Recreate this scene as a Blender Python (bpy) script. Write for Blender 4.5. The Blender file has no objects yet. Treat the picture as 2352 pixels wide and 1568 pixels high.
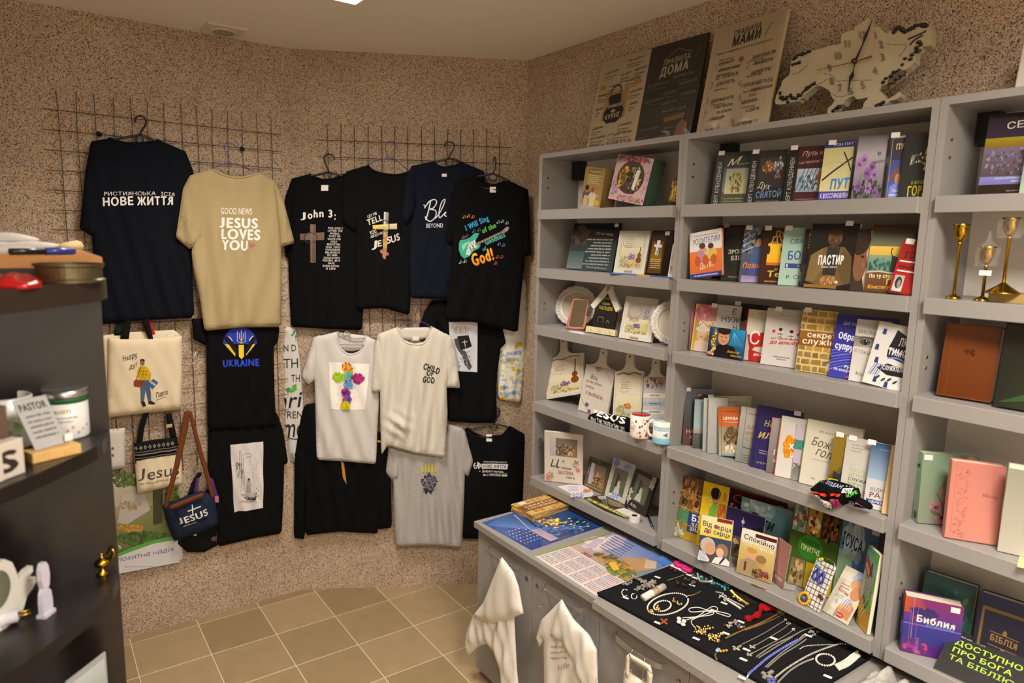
import bpy, bmesh, math, random
from mathutils import Vector, Matrix
from mathutils.geometry import delaunay_2d_cdt, tessellate_polygon, intersect_point_line

# ------------------------------------------------------------------ camera, world, exposure
SC = bpy.context.scene
COL = SC.collection
YAW, PITCH, ROLL = math.radians(35.8328), math.radians(8.4823), math.radians(-1.2805)
FPX = 1568.0
CAM = Vector((0,0,1.952))
_f = Vector((math.sin(YAW)*math.cos(PITCH), math.cos(YAW)*math.cos(PITCH),-math.sin(PITCH)))
_r = Vector((math.cos(YAW),-math.sin(YAW),0))
_d = _f.cross(_r)
CR = _r*math.cos(ROLL) + _d*math.sin(ROLL)
CD = -_r*math.sin(ROLL) + _d*math.cos(ROLL)
CF = _f
cam_data = bpy.data.cameras.new('camera')
cam_data.lens = 24.0
cam_data.sensor_width = 36.0
cam_data.sensor_fit = 'HORIZONTAL'
cam_data.clip_start = 0.05
cam_data.dof.use_dof = True
cam_data.dof.focus_distance = 2.55
cam_data.dof.aperture_fstop = 3.2
cam = bpy.data.objects.new('camera', cam_data)
COL.objects.link(cam)
cam.matrix_world = Matrix(((CR.x,-CD.x,-CF.x, CAM.x),(CR.y,-CD.y,-CF.y, CAM.y),(CR.z,-CD.z,-CF.z, CAM.z),(0,0,0,1)))
SC.camera = cam
world = bpy.data.worlds.new('world')
world.use_nodes = True
world.node_tree.nodes['Background'].inputs[0].default_value = (1.0,0.9,0.8,1)
world.node_tree.nodes['Background'].inputs[1].default_value = 0.02
SC.world = world
SC.view_settings.view_transform = 'Standard'
SC.view_settings.look = 'None'
SC.view_settings.gamma = 1.0
SC.view_settings.use_curve_mapping = False
SC.view_settings.exposure = 0.0
SC.cycles.use_denoising = True
SC.cycles.max_bounces = 6
LAMP_POWER = 6.0
LAMP_WATT = 66.0
LAMP_COLOR = (1.0,0.92,0.82)

# ------------------------------------------------------------------ helpers
def ray(px, py):
    return CR*((px-1176)/FPX) + CD*((py-784)/FPX) + CF

def on_plane(px, py, P0, N):
    d = ray(px, py)
    return CAM + d*((P0-CAM).dot(N)/d.dot(N))

class Frame:
    """a real plane: origin, right axis u, up axis v, normal n towards the room"""
    def __init__(s, o, u, v, n):
        s.o, s.u, s.v, s.n = Vector(o), Vector(u).normalized(), Vector(v).normalized(), Vector(n).normalized()
    def pt(s, a, b, c=0.0):
        return s.o + s.u*a + s.v*b + s.n*c
    def uv(s, px, py, c=0.0):
        p = on_plane(px, py, s.o + s.n*c, s.n) - s.o
        return (p.dot(s.u), p.dot(s.v))

ZC = 2.8631; YL = 3.5467; XR = 2.1945
CL = Vector((1.16, YL,0)); CRN = Vector((XR,2.953,0))
X = Vector((1,0,0)); Y = Vector((0,1,0)); Z = Vector((0,0,1))
F_LEFT = Frame((0, YL,0), X, Z,-Y)
_mu = (CRN-CL).normalized()
F_MID = Frame(CL, _mu, Z, Vector((_mu.y,-_mu.x,0)))
F_RIGHT = Frame((XR,0,0),-Y, Z,-X)
XS = 1.965                                     # front plane of the shelf side boards
F_SHELF = Frame((XS,0,0),-Y, Z,-X)
def F_TOP(z):
    return Frame((0,0, z),-Y,-X, Z)         # horizontal: u towards viewer's right, v towards the room

def lin(h):
    if not isinstance(h, str):
        return tuple(h)
    h = h.lstrip('#')
    if len(h) == 3: h = ''.join(c*2 for c in h)
    return tuple(((c/12.92) if c <= 0.04045 else ((c+0.055)/1.055)**2.4) for c in (int(h[i:i+2],16)/255 for i in (0,2,4)))

MATS = {}
def nodes_of(name):
    m = bpy.data.materials.new(name)
    m.use_nodes = True
    nt = m.node_tree
    return m, nt, nt.nodes['Principled BSDF']

def mat(name, col='#888888', rough=0.5, metal=0.0, var=0.06, scale=40.0, bump=0.0, bscale=300.0, spec=0.5, alpha=1.0, trans=0.0, sheen=0.0, coat=0.0):
    if name in MATS:
        return MATS[name]
    m, nt, b = nodes_of(name)
    c = lin(col)
    b.inputs['Roughness'].default_value = rough
    b.inputs['Metallic'].default_value = metal
    b.inputs['Specular IOR Level'].default_value = spec
    b.inputs['Alpha'].default_value = alpha
    b.inputs['Transmission Weight'].default_value = trans
    if sheen:
        b.inputs['Sheen Weight'].default_value = sheen
        b.inputs['Sheen Roughness'].default_value = 0.6
    if coat:
        b.inputs['Coat Weight'].default_value = coat
    tc = nt.nodes.new('ShaderNodeTexCoord')
    no = nt.nodes.new('ShaderNodeTexNoise')
    no.inputs['Scale'].default_value = scale
    no.inputs['Detail'].default_value = 4
    nt.links.new(tc.outputs['Object'], no.inputs['Vector'])
    mx = nt.nodes.new('ShaderNodeMix')
    mx.data_type = 'RGBA'
    mx.inputs['A'].default_value = tuple(max(0, x*(1-var*1.6)) for x in c) + (1,)
    mx.inputs['B'].default_value = tuple(min(1, x*(1+var*1.6)) for x in c) + (1,)
    nt.links.new(no.outputs['Fac'], mx.inputs['Factor'])
    nt.links.new(mx.outputs['Result'], b.inputs['Base Color'])
    if bump:
        n2 = nt.nodes.new('ShaderNodeTexNoise')
        n2.inputs['Scale'].default_value = bscale
        n2.inputs['Detail'].default_value = 2
        nt.links.new(tc.outputs['Object'], n2.inputs['Vector'])
        bp = nt.nodes.new('ShaderNodeBump')
        bp.inputs['Strength'].default_value = bump
        bp.inputs['Distance'].default_value = 0.002
        nt.links.new(n2.outputs['Fac'], bp.inputs['Height'])
        nt.links.new(bp.outputs['Normal'], b.inputs['Normal'])
    MATS[name] = m
    return m

def print_mat(name, rough=0.5, bump=0.0, coat=0.0, spec=0.5):
    """flat print: base colour from the printed colours stored on the mesh"""
    if name in MATS:
        return MATS[name]
    m, nt, b = nodes_of(name)
    a = nt.nodes.new('ShaderNodeAttribute')
    a.attribute_name = 'Col'
    nt.links.new(a.outputs['Color'], b.inputs['Base Color'])
    b.inputs['Roughness'].default_value = rough
    b.inputs['Coat Weight'].default_value = coat
    b.inputs['Specular IOR Level'].default_value = spec
    MATS[name] = m
    return m

ORG = {}
def org(o):
    return ORG.get(o.name, Vector((0,0,0))) if o else Vector((0,0,0))

def setp(o, label=None, cat=None, group=None, kind=None):
    if label: o['label'] = label
    if cat: o['category'] = cat
    if group: o['group'] = group
    if kind: o['kind'] = kind
    return o

def thing(name, loc, label, cat, group=None):
    o = bpy.data.objects.new(name, None)
    o.empty_display_size = 0.03
    o.location = loc
    COL.objects.link(o)
    ORG[o.name] = Vector(loc)
    return setp(o, label, cat, group)

def mk(name, V, F, m=None, parent=None, smooth=False, cols=None, label=None, cat=None, group=None, kind=None, mi=None):
    """one mesh object from world-space vertices"""
    if parent is not None:
        og = org(parent)
    else:
        xs = [v[0] for v in V]; ys = [v[1] for v in V]; zs = [v[2] for v in V]
        og = Vector(((min(xs)+max(xs))/2,(min(ys)+max(ys))/2, min(zs)))
        if kind == 'structure':
            og = Vector((0,0,0))
    me = bpy.data.meshes.new(name)
    me.from_pydata([(v[0]-og.x, v[1]-og.y, v[2]-og.z) for v in V],[], F)
    if m is not None:
        for q in (m if isinstance(m,(list, tuple)) else [m]):
            me.materials.append(q)
    if mi is not None:
        me.polygons.foreach_set('material_index', mi)
    if smooth:
        me.polygons.foreach_set('use_smooth',[True]*len(me.polygons))
    if cols is not None:
        at = me.color_attributes.new('Col', 'FLOAT_COLOR', 'POINT')
        flat = []
        for c in cols:
            flat += [c[0], c[1], c[2],1.0]
        at.data.foreach_set('color', flat)
    me.update()
    o = bpy.data.objects.new(name, me)
    COL.objects.link(o)
    if parent is not None:
        o.parent = parent
        ORG[o.name] = org(parent)
    else:
        o.location = og
        ORG[o.name] = og
    return setp(o, label, cat, group, kind)

class MB:
    """collects simple shapes of ONE part"""
    def __init__(s):
        s.V = []; s.F = []; s.mi = []; s.cur = 0
    def add(s, V, F):
        k = len(s.V)
        s.V += [Vector(v) for v in V]
        s.F += [tuple(i+k for i in f) for f in F]
        s.mi += [s.cur]*len(F)
        return s
    def box(s, o, ax, ay, az):
        """box from corner o along three vectors"""
        o, ax, ay, az = Vector(o), Vector(ax), Vector(ay), Vector(az)
        if ax.cross(ay).dot(az) < 0:
            ax, ay = ay, ax
        p = [o, o+ax, o+ax+ay, o+ay]
        p += [q+az for q in p]
        return s.add(p,[(3,2,1,0),(4,5,6,7),(0,1,5,4),(1,2,6,5),(2,3,7,6),(3,0,4,7)])
    def fbox(s, fr, a0, a1, b0, b1, c0, c1):
        return s.box(fr.pt(a0, b0, c0), fr.u*(a1-a0), fr.v*(b1-b0), fr.n*(c1-c0))
    def bbox(s, fr, a0, a1, b0, b1, c0, c1, r=0.002):
        """box with chamfered edges on the c1 side"""
        P = [fr.pt(a0, b0, c0), fr.pt(a1, b0, c0), fr.pt(a1, b1, c0), fr.pt(a0, b1, c0),
             fr.pt(a0, b0, c1-r), fr.pt(a1, b0, c1-r), fr.pt(a1, b1, c1-r), fr.pt(a0, b1, c1-r),
             fr.pt(a0+r, b0+r, c1), fr.pt(a1-r, b0+r, c1), fr.pt(a1-r, b1-r, c1), fr.pt(a0+r, b1-r, c1)]
        Fs = [(3,2,1,0),(8,9,10,11)]
        for i in range(4):
            j = (i+1) % 4
            Fs += [(i, j, j+4, i+4),(i+4, j+4, j+8, i+8)]
        return s.add(P, Fs)
    def tube(s, pts, r, n=6, closed=False, caps=True):
        V, F = tube(pts, r, n, closed, caps)
        return s.add(V, F)
    def lathe(s, prof, c, n=20, ax=None, e1=None):
        V, F = lathe(prof, c, n, ax, e1)
        return s.add(V, F)
    def ball(s, c, r, n=8, sc=(1,1,1)):
        c = Vector(c)
        rings = max(3, n//2)
        V = [c + Vector((0,0, r*sc[2]))]
        for i in range(1, rings):
            t = math.pi*i/rings
            for j in range(n):
                p = 2*math.pi*j/n
                V.append(c + Vector((r*sc[0]*math.sin(t)*math.cos(p), r*sc[1]*math.sin(t)*math.sin(p), r*sc[2]*math.cos(t))))
        V.append(c - Vector((0,0, r*sc[2])))
        F = [(0,1+j,1+(j+1) % n) for j in range(n)]
        for i in range(rings-2):
            for j in range(n):
                a = 1+i*n+j; b = 1+i*n+(j+1) % n
                F.append((a, a+n, b+n, b))
        L = len(V)-1; k = 1+(rings-2)*n
        F += [(L, k+(j+1) % n, k+j) for j in range(n)]
        return s.add(V, F)
    def prism(s, fr, pts, c0, c1):
        """extruded outline (u,v points of a frame)"""
        n = len(pts)
        ar = sum(pts[i][0]*pts[(i+1) % n][1]-pts[(i+1) % n][0]*pts[i][1] for i in range(n))
        if ar < 0:
            pts = pts[::-1]
        V = [fr.pt(a, b, c0) for a, b in pts] + [fr.pt(a, b, c1) for a, b in pts]
        tri = tessellate_polygon([[Vector((a, b,0)) for a, b in pts]])
        F = []
        for t in tri:
            a, b, c = t
            A = (Vector(pts[b])-Vector(pts[a])).cross(Vector(pts[c])-Vector(pts[a]))
            if A < 0:
                t = (a, c, b)
            F.append(tuple(i+n for i in t)); F.append(tuple(reversed(t)))
        for i in range(n):
            j = (i+1) % n
            F.append((i, j, j+n, i+n))
        return s.add(V, F)
    def obj(s, name, m, parent=None, smooth=False, **kw):
        return mk(name, s.V, s.F, m, parent, smooth, mi=s.mi if any(s.mi) else None, **kw)

def tube(pts, r, n=6, closed=False, caps=True):
    pts = [Vector(p) for p in pts]
    N = len(pts)
    rs = r if isinstance(r,(list, tuple)) else [r]*N
    V = []; F = []
    prev = None
    for i in range(N):
        a = pts[(i-1) % N] if (closed or i > 0) else pts[i]
        b = pts[(i+1) % N] if (closed or i < N-1) else pts[i]
        t = (b-a)
        t = t.normalized() if t.length > 1e-9 else Vector((0,0,1))
        if prev is None:
            e = t.orthogonal().normalized()
        else:
            e = prev - t*prev.dot(t)
            e = e.normalized() if e.length > 1e-6 else t.orthogonal().normalized()
        prev = e
        g = t.cross(e)
        for j in range(n):
            w = 2*math.pi*j/n
            V.append(pts[i] + e*(rs[i]*math.cos(w)) + g*(rs[i]*math.sin(w)))
    for i in range(N if closed else N-1):
        for j in range(n):
            k = (i+1) % N
            F.append((i*n+j, i*n+(j+1) % n, k*n+(j+1) % n, k*n+j))
    if caps and not closed:
        F.append(tuple(reversed(range(n))))
        F.append(tuple((N-1)*n+j for j in range(n)))
    return V, F

def lathe(prof, c, n=20, ax=None, e1=None):
    """profile of (radius, height) turned about ax through c"""
    c = Vector(c); ax = Vector(ax or (0,0,1)).normalized()
    e = Vector(e1).normalized() if e1 is not None else ax.orthogonal().normalized()
    g = ax.cross(e)
    V = []; F = []
    for (r, h) in prof:
        for j in range(n):
            w = 2*math.pi*j/n
            V.append(c + ax*h + e*(r*math.cos(w)) + g*(r*math.sin(w)))
    for i in range(len(prof)-1):
        for j in range(n):
            k = (j+1) % n
            F.append((i*n+j, i*n+k,(i+1)*n+k,(i+1)*n+j))
    F.append(tuple(reversed(range(n))))
    F.append(tuple((len(prof)-1)*n+j for j in range(n)))
    return V, F

def curve_pts(pts, sub=6, closed=False):
    """Catmull-Rom through points"""
    P = [Vector(p) for p in pts]
    n = len(P); out = []
    for i in range(n if closed else n-1):
        p0 = P[(i-1) % n] if (closed or i > 0) else P[i]
        p1 = P[i]; p2 = P[(i+1) % n]
        p3 = P[(i+2) % n] if (closed or i < n-2) else P[(i+1) % n]
        for k in range(sub):
            t = k/sub
            out.append(0.5*((2*p1) + (p2-p0)*t + (2*p0-5*p1+4*p2-p3)*t*t + (3*p1-p0-3*p2+p3)*t**3))
    if not closed:
        out.append(P[-1])
    return out

# ------------------------------------------------------------------ lettering and flat print
_tc = bpy.data.curves.new('glyph_source', 'FONT')
_to = bpy.data.objects.new('glyph_source', _tc)
COL.objects.link(_to)
_tc.resolution_u = 3
GL = {}
CAP = 0.729
def _eval_text(s, off):
    _tc.body = s
    _tc.offset = off
    dg = bpy.context.evaluated_depsgraph_get()
    dg.update()
    e = _to.evaluated_get(dg)
    me = e.to_mesh()
    V = [(v.co.x, v.co.y) for v in me.vertices]
    F = [tuple(p.vertices) for p in me.polygons]
    e.to_mesh_clear()
    return V, F
def base_glyph(c):
    if ('bar',) not in GL:
        V, F = _eval_text('|',0.0)
        GL[('bar',)] = max(v[0] for v in V)
    if c not in GL:
        V2, _ = _eval_text(c+'|',0.0)
        adv = max(v[0] for v in V2) - GL[('bar',)]
        V, F = _eval_text(c,0.0) if c != ' ' else ([],[])
        GL[c] = (V, F, adv)
    return GL[c]
def _sc(g, sx, sy):
    return [(x*sx, y*sy) for x, y in g[0]], g[1], g[2]*sx
def _mir(g):
    return [(g[2]-x, y) for x, y in g[0]],[tuple(reversed(f)) for f in g[1]], g[2]
def _join(*gs):
    V = []; F = []
    for g in gs:
        k = len(V); V += g[0]; F += [tuple(i+k for i in f) for f in g[1]]
    return V, F
def _rect(x0, y0, x1, y1):
    return [(x0, y0),(x1, y0),(x1, y1),(x0, y1)],[(0,1,2,3)]
XH = .70
LOOK = {'е': 'e', 'Р': 'P', 'э': 'э'}
def glyph(c, off=0.0):
    """letter outline; letters the font fills badly are put together from sound ones"""
    k = ('g', c)
    if k in GL:
        return GL[k]
    w = .095
    if c in ('Ч', 'ч'):
        V, F = _join(_rect(.06,.36,.06+w, CAP), _rect(.06,.30,.56,.30+w), _rect(.52,0,.52+w, CAP)); g = (V, F,.68)
    elif c in ('Ь', 'ь', 'Ъ', 'ъ'):
        b = base_glyph('b'); g = _sc(b,1.12, CAP/max(v[1] for v in b[0]))
    elif c in ('Ы', 'ы'):
        b = base_glyph('b'); b = _sc(b,1.05, CAP/max(v[1] for v in b[0])); V, F = _join(b, _rect(b[2]+.05,0, b[2]+.05+w, CAP)); g = (V, F, b[2]+.22)
    elif c in ('Э', 'э'):
        g = _mir(base_glyph('Є'))
    elif c in ('Я', 'я'):
        g = _mir(base_glyph('R'))
    elif c in ('Ю', 'ю'):
        o = base_glyph('O'); V, F = _join(_rect(.08,0,.08+w, CAP), _rect(.1,.32,.38,.32+w),([(x+.26, y) for x, y in o[0]], o[1])); g = (V, F, o[2]+.27)
    elif c in ('Ф', 'ф'):
        o = _sc(base_glyph('O'),1.0,.82); V, F = _join(([(x, y+.07) for x, y in o[0]], o[1]), _rect(o[2]/2-w/2,-.02, o[2]/2+w/2, CAP+.02)); g = (V, F, o[2])
    elif c == 'н':
        g = base_glyph('Н')
    elif c == 'J':
        b = base_glyph('J'); y0 = min(v[1] for v in b[0]); g = ([(x*1.35,(y-y0)*CAP/(CAP-y0)) for x, y in b[0]], b[1], b[2]*1.35)
    else:
        g = base_glyph(LOOK.get(c, c))
    if c in 'чьъыэяюфн':
        g = _sc(g,.82, XH)
    GL[k] = g
    return g

class Cv:
    """2D drawing whose shapes become one print mesh"""
    def __init__(s, flip=False):
        s.V = []; s.C = []; s.F = []; s.L = 0; s.flip = flip; s.T = None; s.rnd = random.Random(7)
    def _add(s, pts, cols, faces):
        k = len(s.V)
        if s.T:
            pts = [s.T(x, y) for x, y in pts]
        s.V += [(x, y, s.L) for x, y in pts]
        s.C += cols
        s.F += [tuple(i+k for i in f) for f in faces]
    def poly(s, pts, col, new=True):
        c = lin(col)
        if new: s.L += 1
        tri = tessellate_polygon([[Vector((p[0], p[1],0)) for p in pts]]) if len(pts) > 4 else [tuple(range(len(pts)))]
        s._add(list(pts),[c]*len(pts), tri)
        return s
    def rect(s, x0, y0, x1, y1, col, col2=None, nx=1, ny=1):
        """col2 = colour at y1"""
        a = lin(col); b = lin(col2) if col2 else a
        s.L += 1
        P = []; C = []; F = []
        for j in range(ny+1):
            for i in range(nx+1):
                t = j/ny
                P.append((x0+(x1-x0)*i/nx, y0+(y1-y0)*t))
                C.append(tuple(a[k]*(1-t)+b[k]*t for k in range(3)))
        for j in range(ny):
            for i in range(nx):
                q = j*(nx+1)+i
                F.append((q, q+1, q+nx+2, q+nx+1))
        s._add(P, C, F)
        return s
    def quad(s, pts, cols, n=1):
        """four corners with four colours, subdivided n x n"""
        cs = [lin(c) for c in cols]
        s.L += 1
        P = []; C = []; F = []
        for j in range(n+1):
            for i in range(n+1):
                u, v = i/n, j/n
                w = ((1-u)*(1-v), u*(1-v), u*v,(1-u)*v)
                P.append((sum(w[k]*pts[k][0] for k in range(4)), sum(w[k]*pts[k][1] for k in range(4))))
                C.append(tuple(sum(w[k]*cs[k][q] for k in range(4)) for q in range(3)))
        for j in range(n):
            for i in range(n):
                q = j*(n+1)+i
                F.append((q, q+1, q+n+2, q+n+1))
        s._add(P, C, F)
        return s
    def ell(s, cx, cy, rx, ry, col, n=14, rot=0.0, new=True):
        c, d = math.cos(rot), math.sin(rot)
        pts = []
        for i in range(n):
            a = 2*math.pi*i/n
            x, y = rx*math.cos(a), ry*math.sin(a)
            pts.append((cx+c*x-d*y, cy+d*x+c*y))
        if new: s.L += 1
        s._add(pts,[lin(col)]*n,[tuple(range(n))])
        return s
    def ring(s, cx, cy, rx, ry, w, col, n=20):
        pts = []
        for i in range(n+1):
            a = 2*math.pi*i/n
            pts.append((cx+rx*math.cos(a), cy+ry*math.sin(a)))
        return s.line(pts, w, col)
    def line(s, pts, w, col, asp=1.0):
        """stroke of width w"""
        c = lin(col)
        s.L += 1
        P = []; n = len(pts)
        for i in range(n):
            a = pts[max(0, i-1)]; b = pts[min(n-1, i+1)]
            dx, dy = b[0]-a[0], b[1]-a[1]
            l = math.hypot(dx, dy) or 1e-9
            ww = w[i] if isinstance(w,(list, tuple)) else w
            P.append((pts[i][0]-dy/l*ww/2*asp, pts[i][1]+dx/l*ww/2))
            P.append((pts[i][0]+dy/l*ww/2*asp, pts[i][1]-dx/l*ww/2))
        F = [(2*i,2*i+1,2*i+3,2*i+2) for i in range(n-1)]
        s._add(P,[c]*len(P), F)
        return s
    def curve(s, pts, w, col, sub=6, closed=False):
        q = curve_pts([(p[0], p[1],0) for p in pts], sub, closed)
        if closed: q.append(q[0])
        return s.line([(p.x, p.y) for p in q], w, col)
    def text(s, t, p0, p1, h, col, bold=0.0, it=0.0, col2=None, jig=0.0):
        """lettering from p0 to p1 (baseline), capital height h"""
        c = lin(col); c2 = lin(col2) if col2 else None
        s.L += 1
        x = 0.0; G = []
        ext = bold*.9
        for ch in t:
            V, F, adv = glyph(ch)
            G.append((x, V, F,.8))
            if ext > .002:
                for q_,(ex, ey) in enumerate(((ext,0),(-ext,0),(0, ext*.7),(0,-ext*.7))):
                    G.append((x+ex,[(a, b+ey) for a, b in V], F,.2*q_))
            x += adv + bold*1.5
        tot = x or 1.0
        dx, dy = (p1[0]-p0[0])/tot,(p1[1]-p0[1])/tot
        l = math.hypot(dx, dy) or 1e-9
        k = h/CAP
        ux, uy = ((dy/l*k,-dx/l*k) if s.flip else (-dy/l*k, dx/l*k))
        L0 = s.L
        for (x0, V, F, dl) in G:
            s.L = L0+dl
            jy = jig*math.sin(round(x0*2)*2.3)
            P = []; C = []
            for (gx, gy) in V:
                xx = x0+gx+it*gy; yy = gy+jy
                P.append((p0[0]+dx*xx+ux*yy, p0[1]+dy*xx+uy*yy))
                C.append(c if c2 is None else tuple(c[q]*(1-max(0, min(1, gy/CAP)))+c2[q]*max(0, min(1, gy/CAP)) for q in range(3)))
            s._add(P, C, F)
        s.L = L0+.8
        return s
    def scrib(s, x0, x1, y, h, col, seed=0):
        """an unreadable line of tiny lettering, as a row of small strokes"""
        r = random.Random(seed)
        c = lin(col)
        s.L += 1
        x = x0
        sg = 1 if x1 > x0 else -1
        while x < x1:
            w = h*r.uniform(0.9,4.2)
            w = min(w, x1-x)
            q = x
            while q < x+w:
                ww = h*r.uniform(.25,.45); hh = h*r.uniform(.6,1.0)
                s._add([(q, y),(q+ww, y),(q+ww, y+hh),(q, y+hh)],[c]*4,[(0,1,2,3)])
                q += ww + h*.2
            x += w + h*.55
        return s
    def blobs(s, cx, cy, rx, ry, cols, n, r0, r1, seed=0, asp=1.0):
        r = random.Random(seed)
        n = int(n*2.4); r0 *= .6; r1 *= .68
        for i in range(n):
            a = r.uniform(0,2*math.pi); q = math.sqrt(r.random())
            k = r.uniform(r0, r1)
            s.L += .15
            s.ell(cx+rx*q*math.cos(a), cy+ry*q*math.sin(a), k*asp, k*r.uniform(.6,1), r.choice(cols),7, r.uniform(0,3), new=False)
        return s
    def flower(s, cx, cy, r, col, mid='#d8b040', n=6, asp=1.0):
        s.L += 1
        for i in range(n):
            a = 2*math.pi*i/n
            s.ell(cx+r*.55*math.cos(a)*asp, cy+r*.55*math.sin(a), r*.45*asp, r*.4, col,8, a, new=False)
        return s.ell(cx, cy, r*.25*asp, r*.25, mid,7)
    def split(s, maxlen):
        """cut long edges so that the print follows a curved surface"""
        V, C = s.V, s.C
        out = []
        stack = []
        for f in s.F:
            for i in range(1, len(f)-1):
                stack.append((f[0], f[i], f[i+1]))
        mid = {}
        m2 = maxlen*maxlen
        while stack:
            t = stack.pop()
            best = 0; k = -1
            for i in range(3):
                a, b = V[t[i]], V[t[(i+1) % 3]]
                d = (a[0]-b[0])**2+(a[1]-b[1])**2
                if d > best: best, k = d, i
            if best <= m2:
                out.append(t); continue
            a, b, c = t[k], t[(k+1) % 3], t[(k+2) % 3]
            key = (a, b) if a < b else (b, a)
            if key not in mid:
                mid[key] = len(V)
                V.append(tuple((V[a][q]+V[b][q])/2 for q in range(3)))
                C.append(tuple((C[a][q]+C[b][q])/2 for q in range(3)))
            m = mid[key]
            stack += [(a, m, c),(m, b, c)]
        s.F = out
    def build(s, name, fn, m, parent, dz=4e-5, maxlen=None, **kw):
        maxlen = maxlen or getattr(fn, 'maxlen', None)
        if maxlen: s.split(maxlen)
        V = [fn(x, y, l*dz) for x, y, l in s.V]
        return mk(name, V, s.F, m, parent, cols=s.C, **kw)

M_INK = print_mat('matte_textile_ink',0.75, spec=0.25)
M_COVER = print_mat('coated_paper_print',0.38, spec=0.5)
M_GLOSS = print_mat('laminated_print',0.18, coat=0.3)
M_MATTEP = print_mat('matte_paper_print',0.7, spec=0.3)

# ------------------------------------------------------------------ setting
def plaster_mat():
    m, nt, b = nodes_of('speckled_mosaic_plaster')
    N = nt.nodes; L = nt.links
    tc = N.new('ShaderNodeTexCoord')
    mp = N.new('ShaderNodeMapping')
    mp.inputs['Scale'].default_value = (1,1,0.8)
    L.new(tc.outputs['Object'], mp.inputs['Vector'])
    vo = N.new('ShaderNodeTexVoronoi')
    vo.inputs['Scale'].default_value = 380
    L.new(mp.outputs['Vector'], vo.inputs['Vector'])
    sep = N.new('ShaderNodeSeparateColor')
    L.new(vo.outputs['Color'], sep.inputs['Color'])
    rp = N.new('ShaderNodeValToRGB')
    rp.color_ramp.interpolation = 'CONSTANT'
    e = rp.color_ramp.elements
    e[0].position = 0.0; e[0].color = lin('#5a473b') + (1,)
    e[1].position = 0.12; e[1].color = lin('#94796a') + (1,)
    for p, c in ((0.26, '#b39c86'),(0.45, '#c6b196'),(0.70, '#bba58f'),(0.88, '#d0c0a8')):
        q = e.new(p); q.color = lin(c) + (1,)
    L.new(sep.outputs['Red'], rp.inputs['Fac'])
    no = N.new('ShaderNodeTexNoise')
    no.inputs['Scale'].default_value = 3.0
    no.inputs['Detail'].default_value = 5
    L.new(tc.outputs['Object'], no.inputs['Vector'])
    mx = N.new('ShaderNodeMix'); mx.data_type = 'RGBA'; mx.blend_type = 'MULTIPLY'
    mx.inputs['Factor'].default_value = 0.35
    L.new(rp.outputs['Color'], mx.inputs['A'])
    r2 = N.new('ShaderNodeValToRGB')
    r2.color_ramp.elements[0].position = 0.35; r2.color_ramp.elements[0].color = (0.62,0.55,0.5,1)
    r2.color_ramp.elements[1].position = 0.65; r2.color_ramp.elements[1].color = (1,1,1,1)
    L.new(no.outputs['Fac'], r2.inputs['Fac'])
    L.new(r2.outputs['Color'], mx.inputs['B'])
    L.new(mx.outputs['Result'], b.inputs['Base Color'])
    b.inputs['Roughness'].default_value = 0.85
    b.inputs['Specular IOR Level'].default_value = 0.25
    bp = N.new('ShaderNodeBump')
    bp.inputs['Strength'].default_value = 0.6; bp.inputs['Distance'].default_value = 0.002
    L.new(vo.outputs['Distance'], bp.inputs['Height'])
    bp.invert = True
    L.new(bp.outputs['Normal'], b.inputs['Normal'])
    return m
M_PLASTER = plaster_mat()
M_CEIL = mat('ceiling_paint', '#e6dfd4',0.9, var=0.02, scale=6, bump=0.15, bscale=180)
M_GROUT = mat('tile_grout', '#c8bb9c',0.9, var=0.08, scale=30)

def tile_mat():
    m, nt, b = nodes_of('glazed_floor_tile')
    N = nt.nodes; L = nt.links
    oi = N.new('ShaderNodeObjectInfo')
    tc = N.new('ShaderNodeTexCoord')
    no = N.new('ShaderNodeTexNoise'); no.inputs['Scale'].default_value = 9; no.inputs['Detail'].default_value = 6
    L.new(tc.outputs['Object'], no.inputs['Vector'])
    r1 = N.new('ShaderNodeValToRGB')
    r1.color_ramp.elements[0].color = lin('#8f7a58') + (1,)
    r1.color_ramp.elements[1].color = lin('#a48d6c') + (1,)
    L.new(oi.outputs['Random'], r1.inputs['Fac'])
    mx = N.new('ShaderNodeMix'); mx.data_type = 'RGBA'; mx.blend_type = 'MULTIPLY'; mx.inputs['Factor'].default_value = 0.35
    L.new(r1.outputs['Color'], mx.inputs['A']); L.new(no.outputs['Color'], mx.inputs['B'])
    r3 = N.new('ShaderNodeValToRGB')
    r3.color_ramp.elements[0].position = .3; r3.color_ramp.elements[0].color = (.6,.58,.55,1)
    r3.color_ramp.elements[1].position = .7; r3.color_ramp.elements[1].color = (1,1,1,1)
    L.new(no.outputs['Fac'], r3.inputs['Fac']); L.new(r3.outputs['Color'], mx.inputs['B'])
    L.new(mx.outputs['Result'], b.inputs['Base Color'])
    b.inputs['Roughness'].default_value = 0.42
    return m
M_TILE = tile_mat()

X0, Y0 = -2.3,-2.0
ROOM = [(X0, Y0),(XR, Y0),(XR, CRN.y),(CL.x, YL),(X0, YL)]

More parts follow.
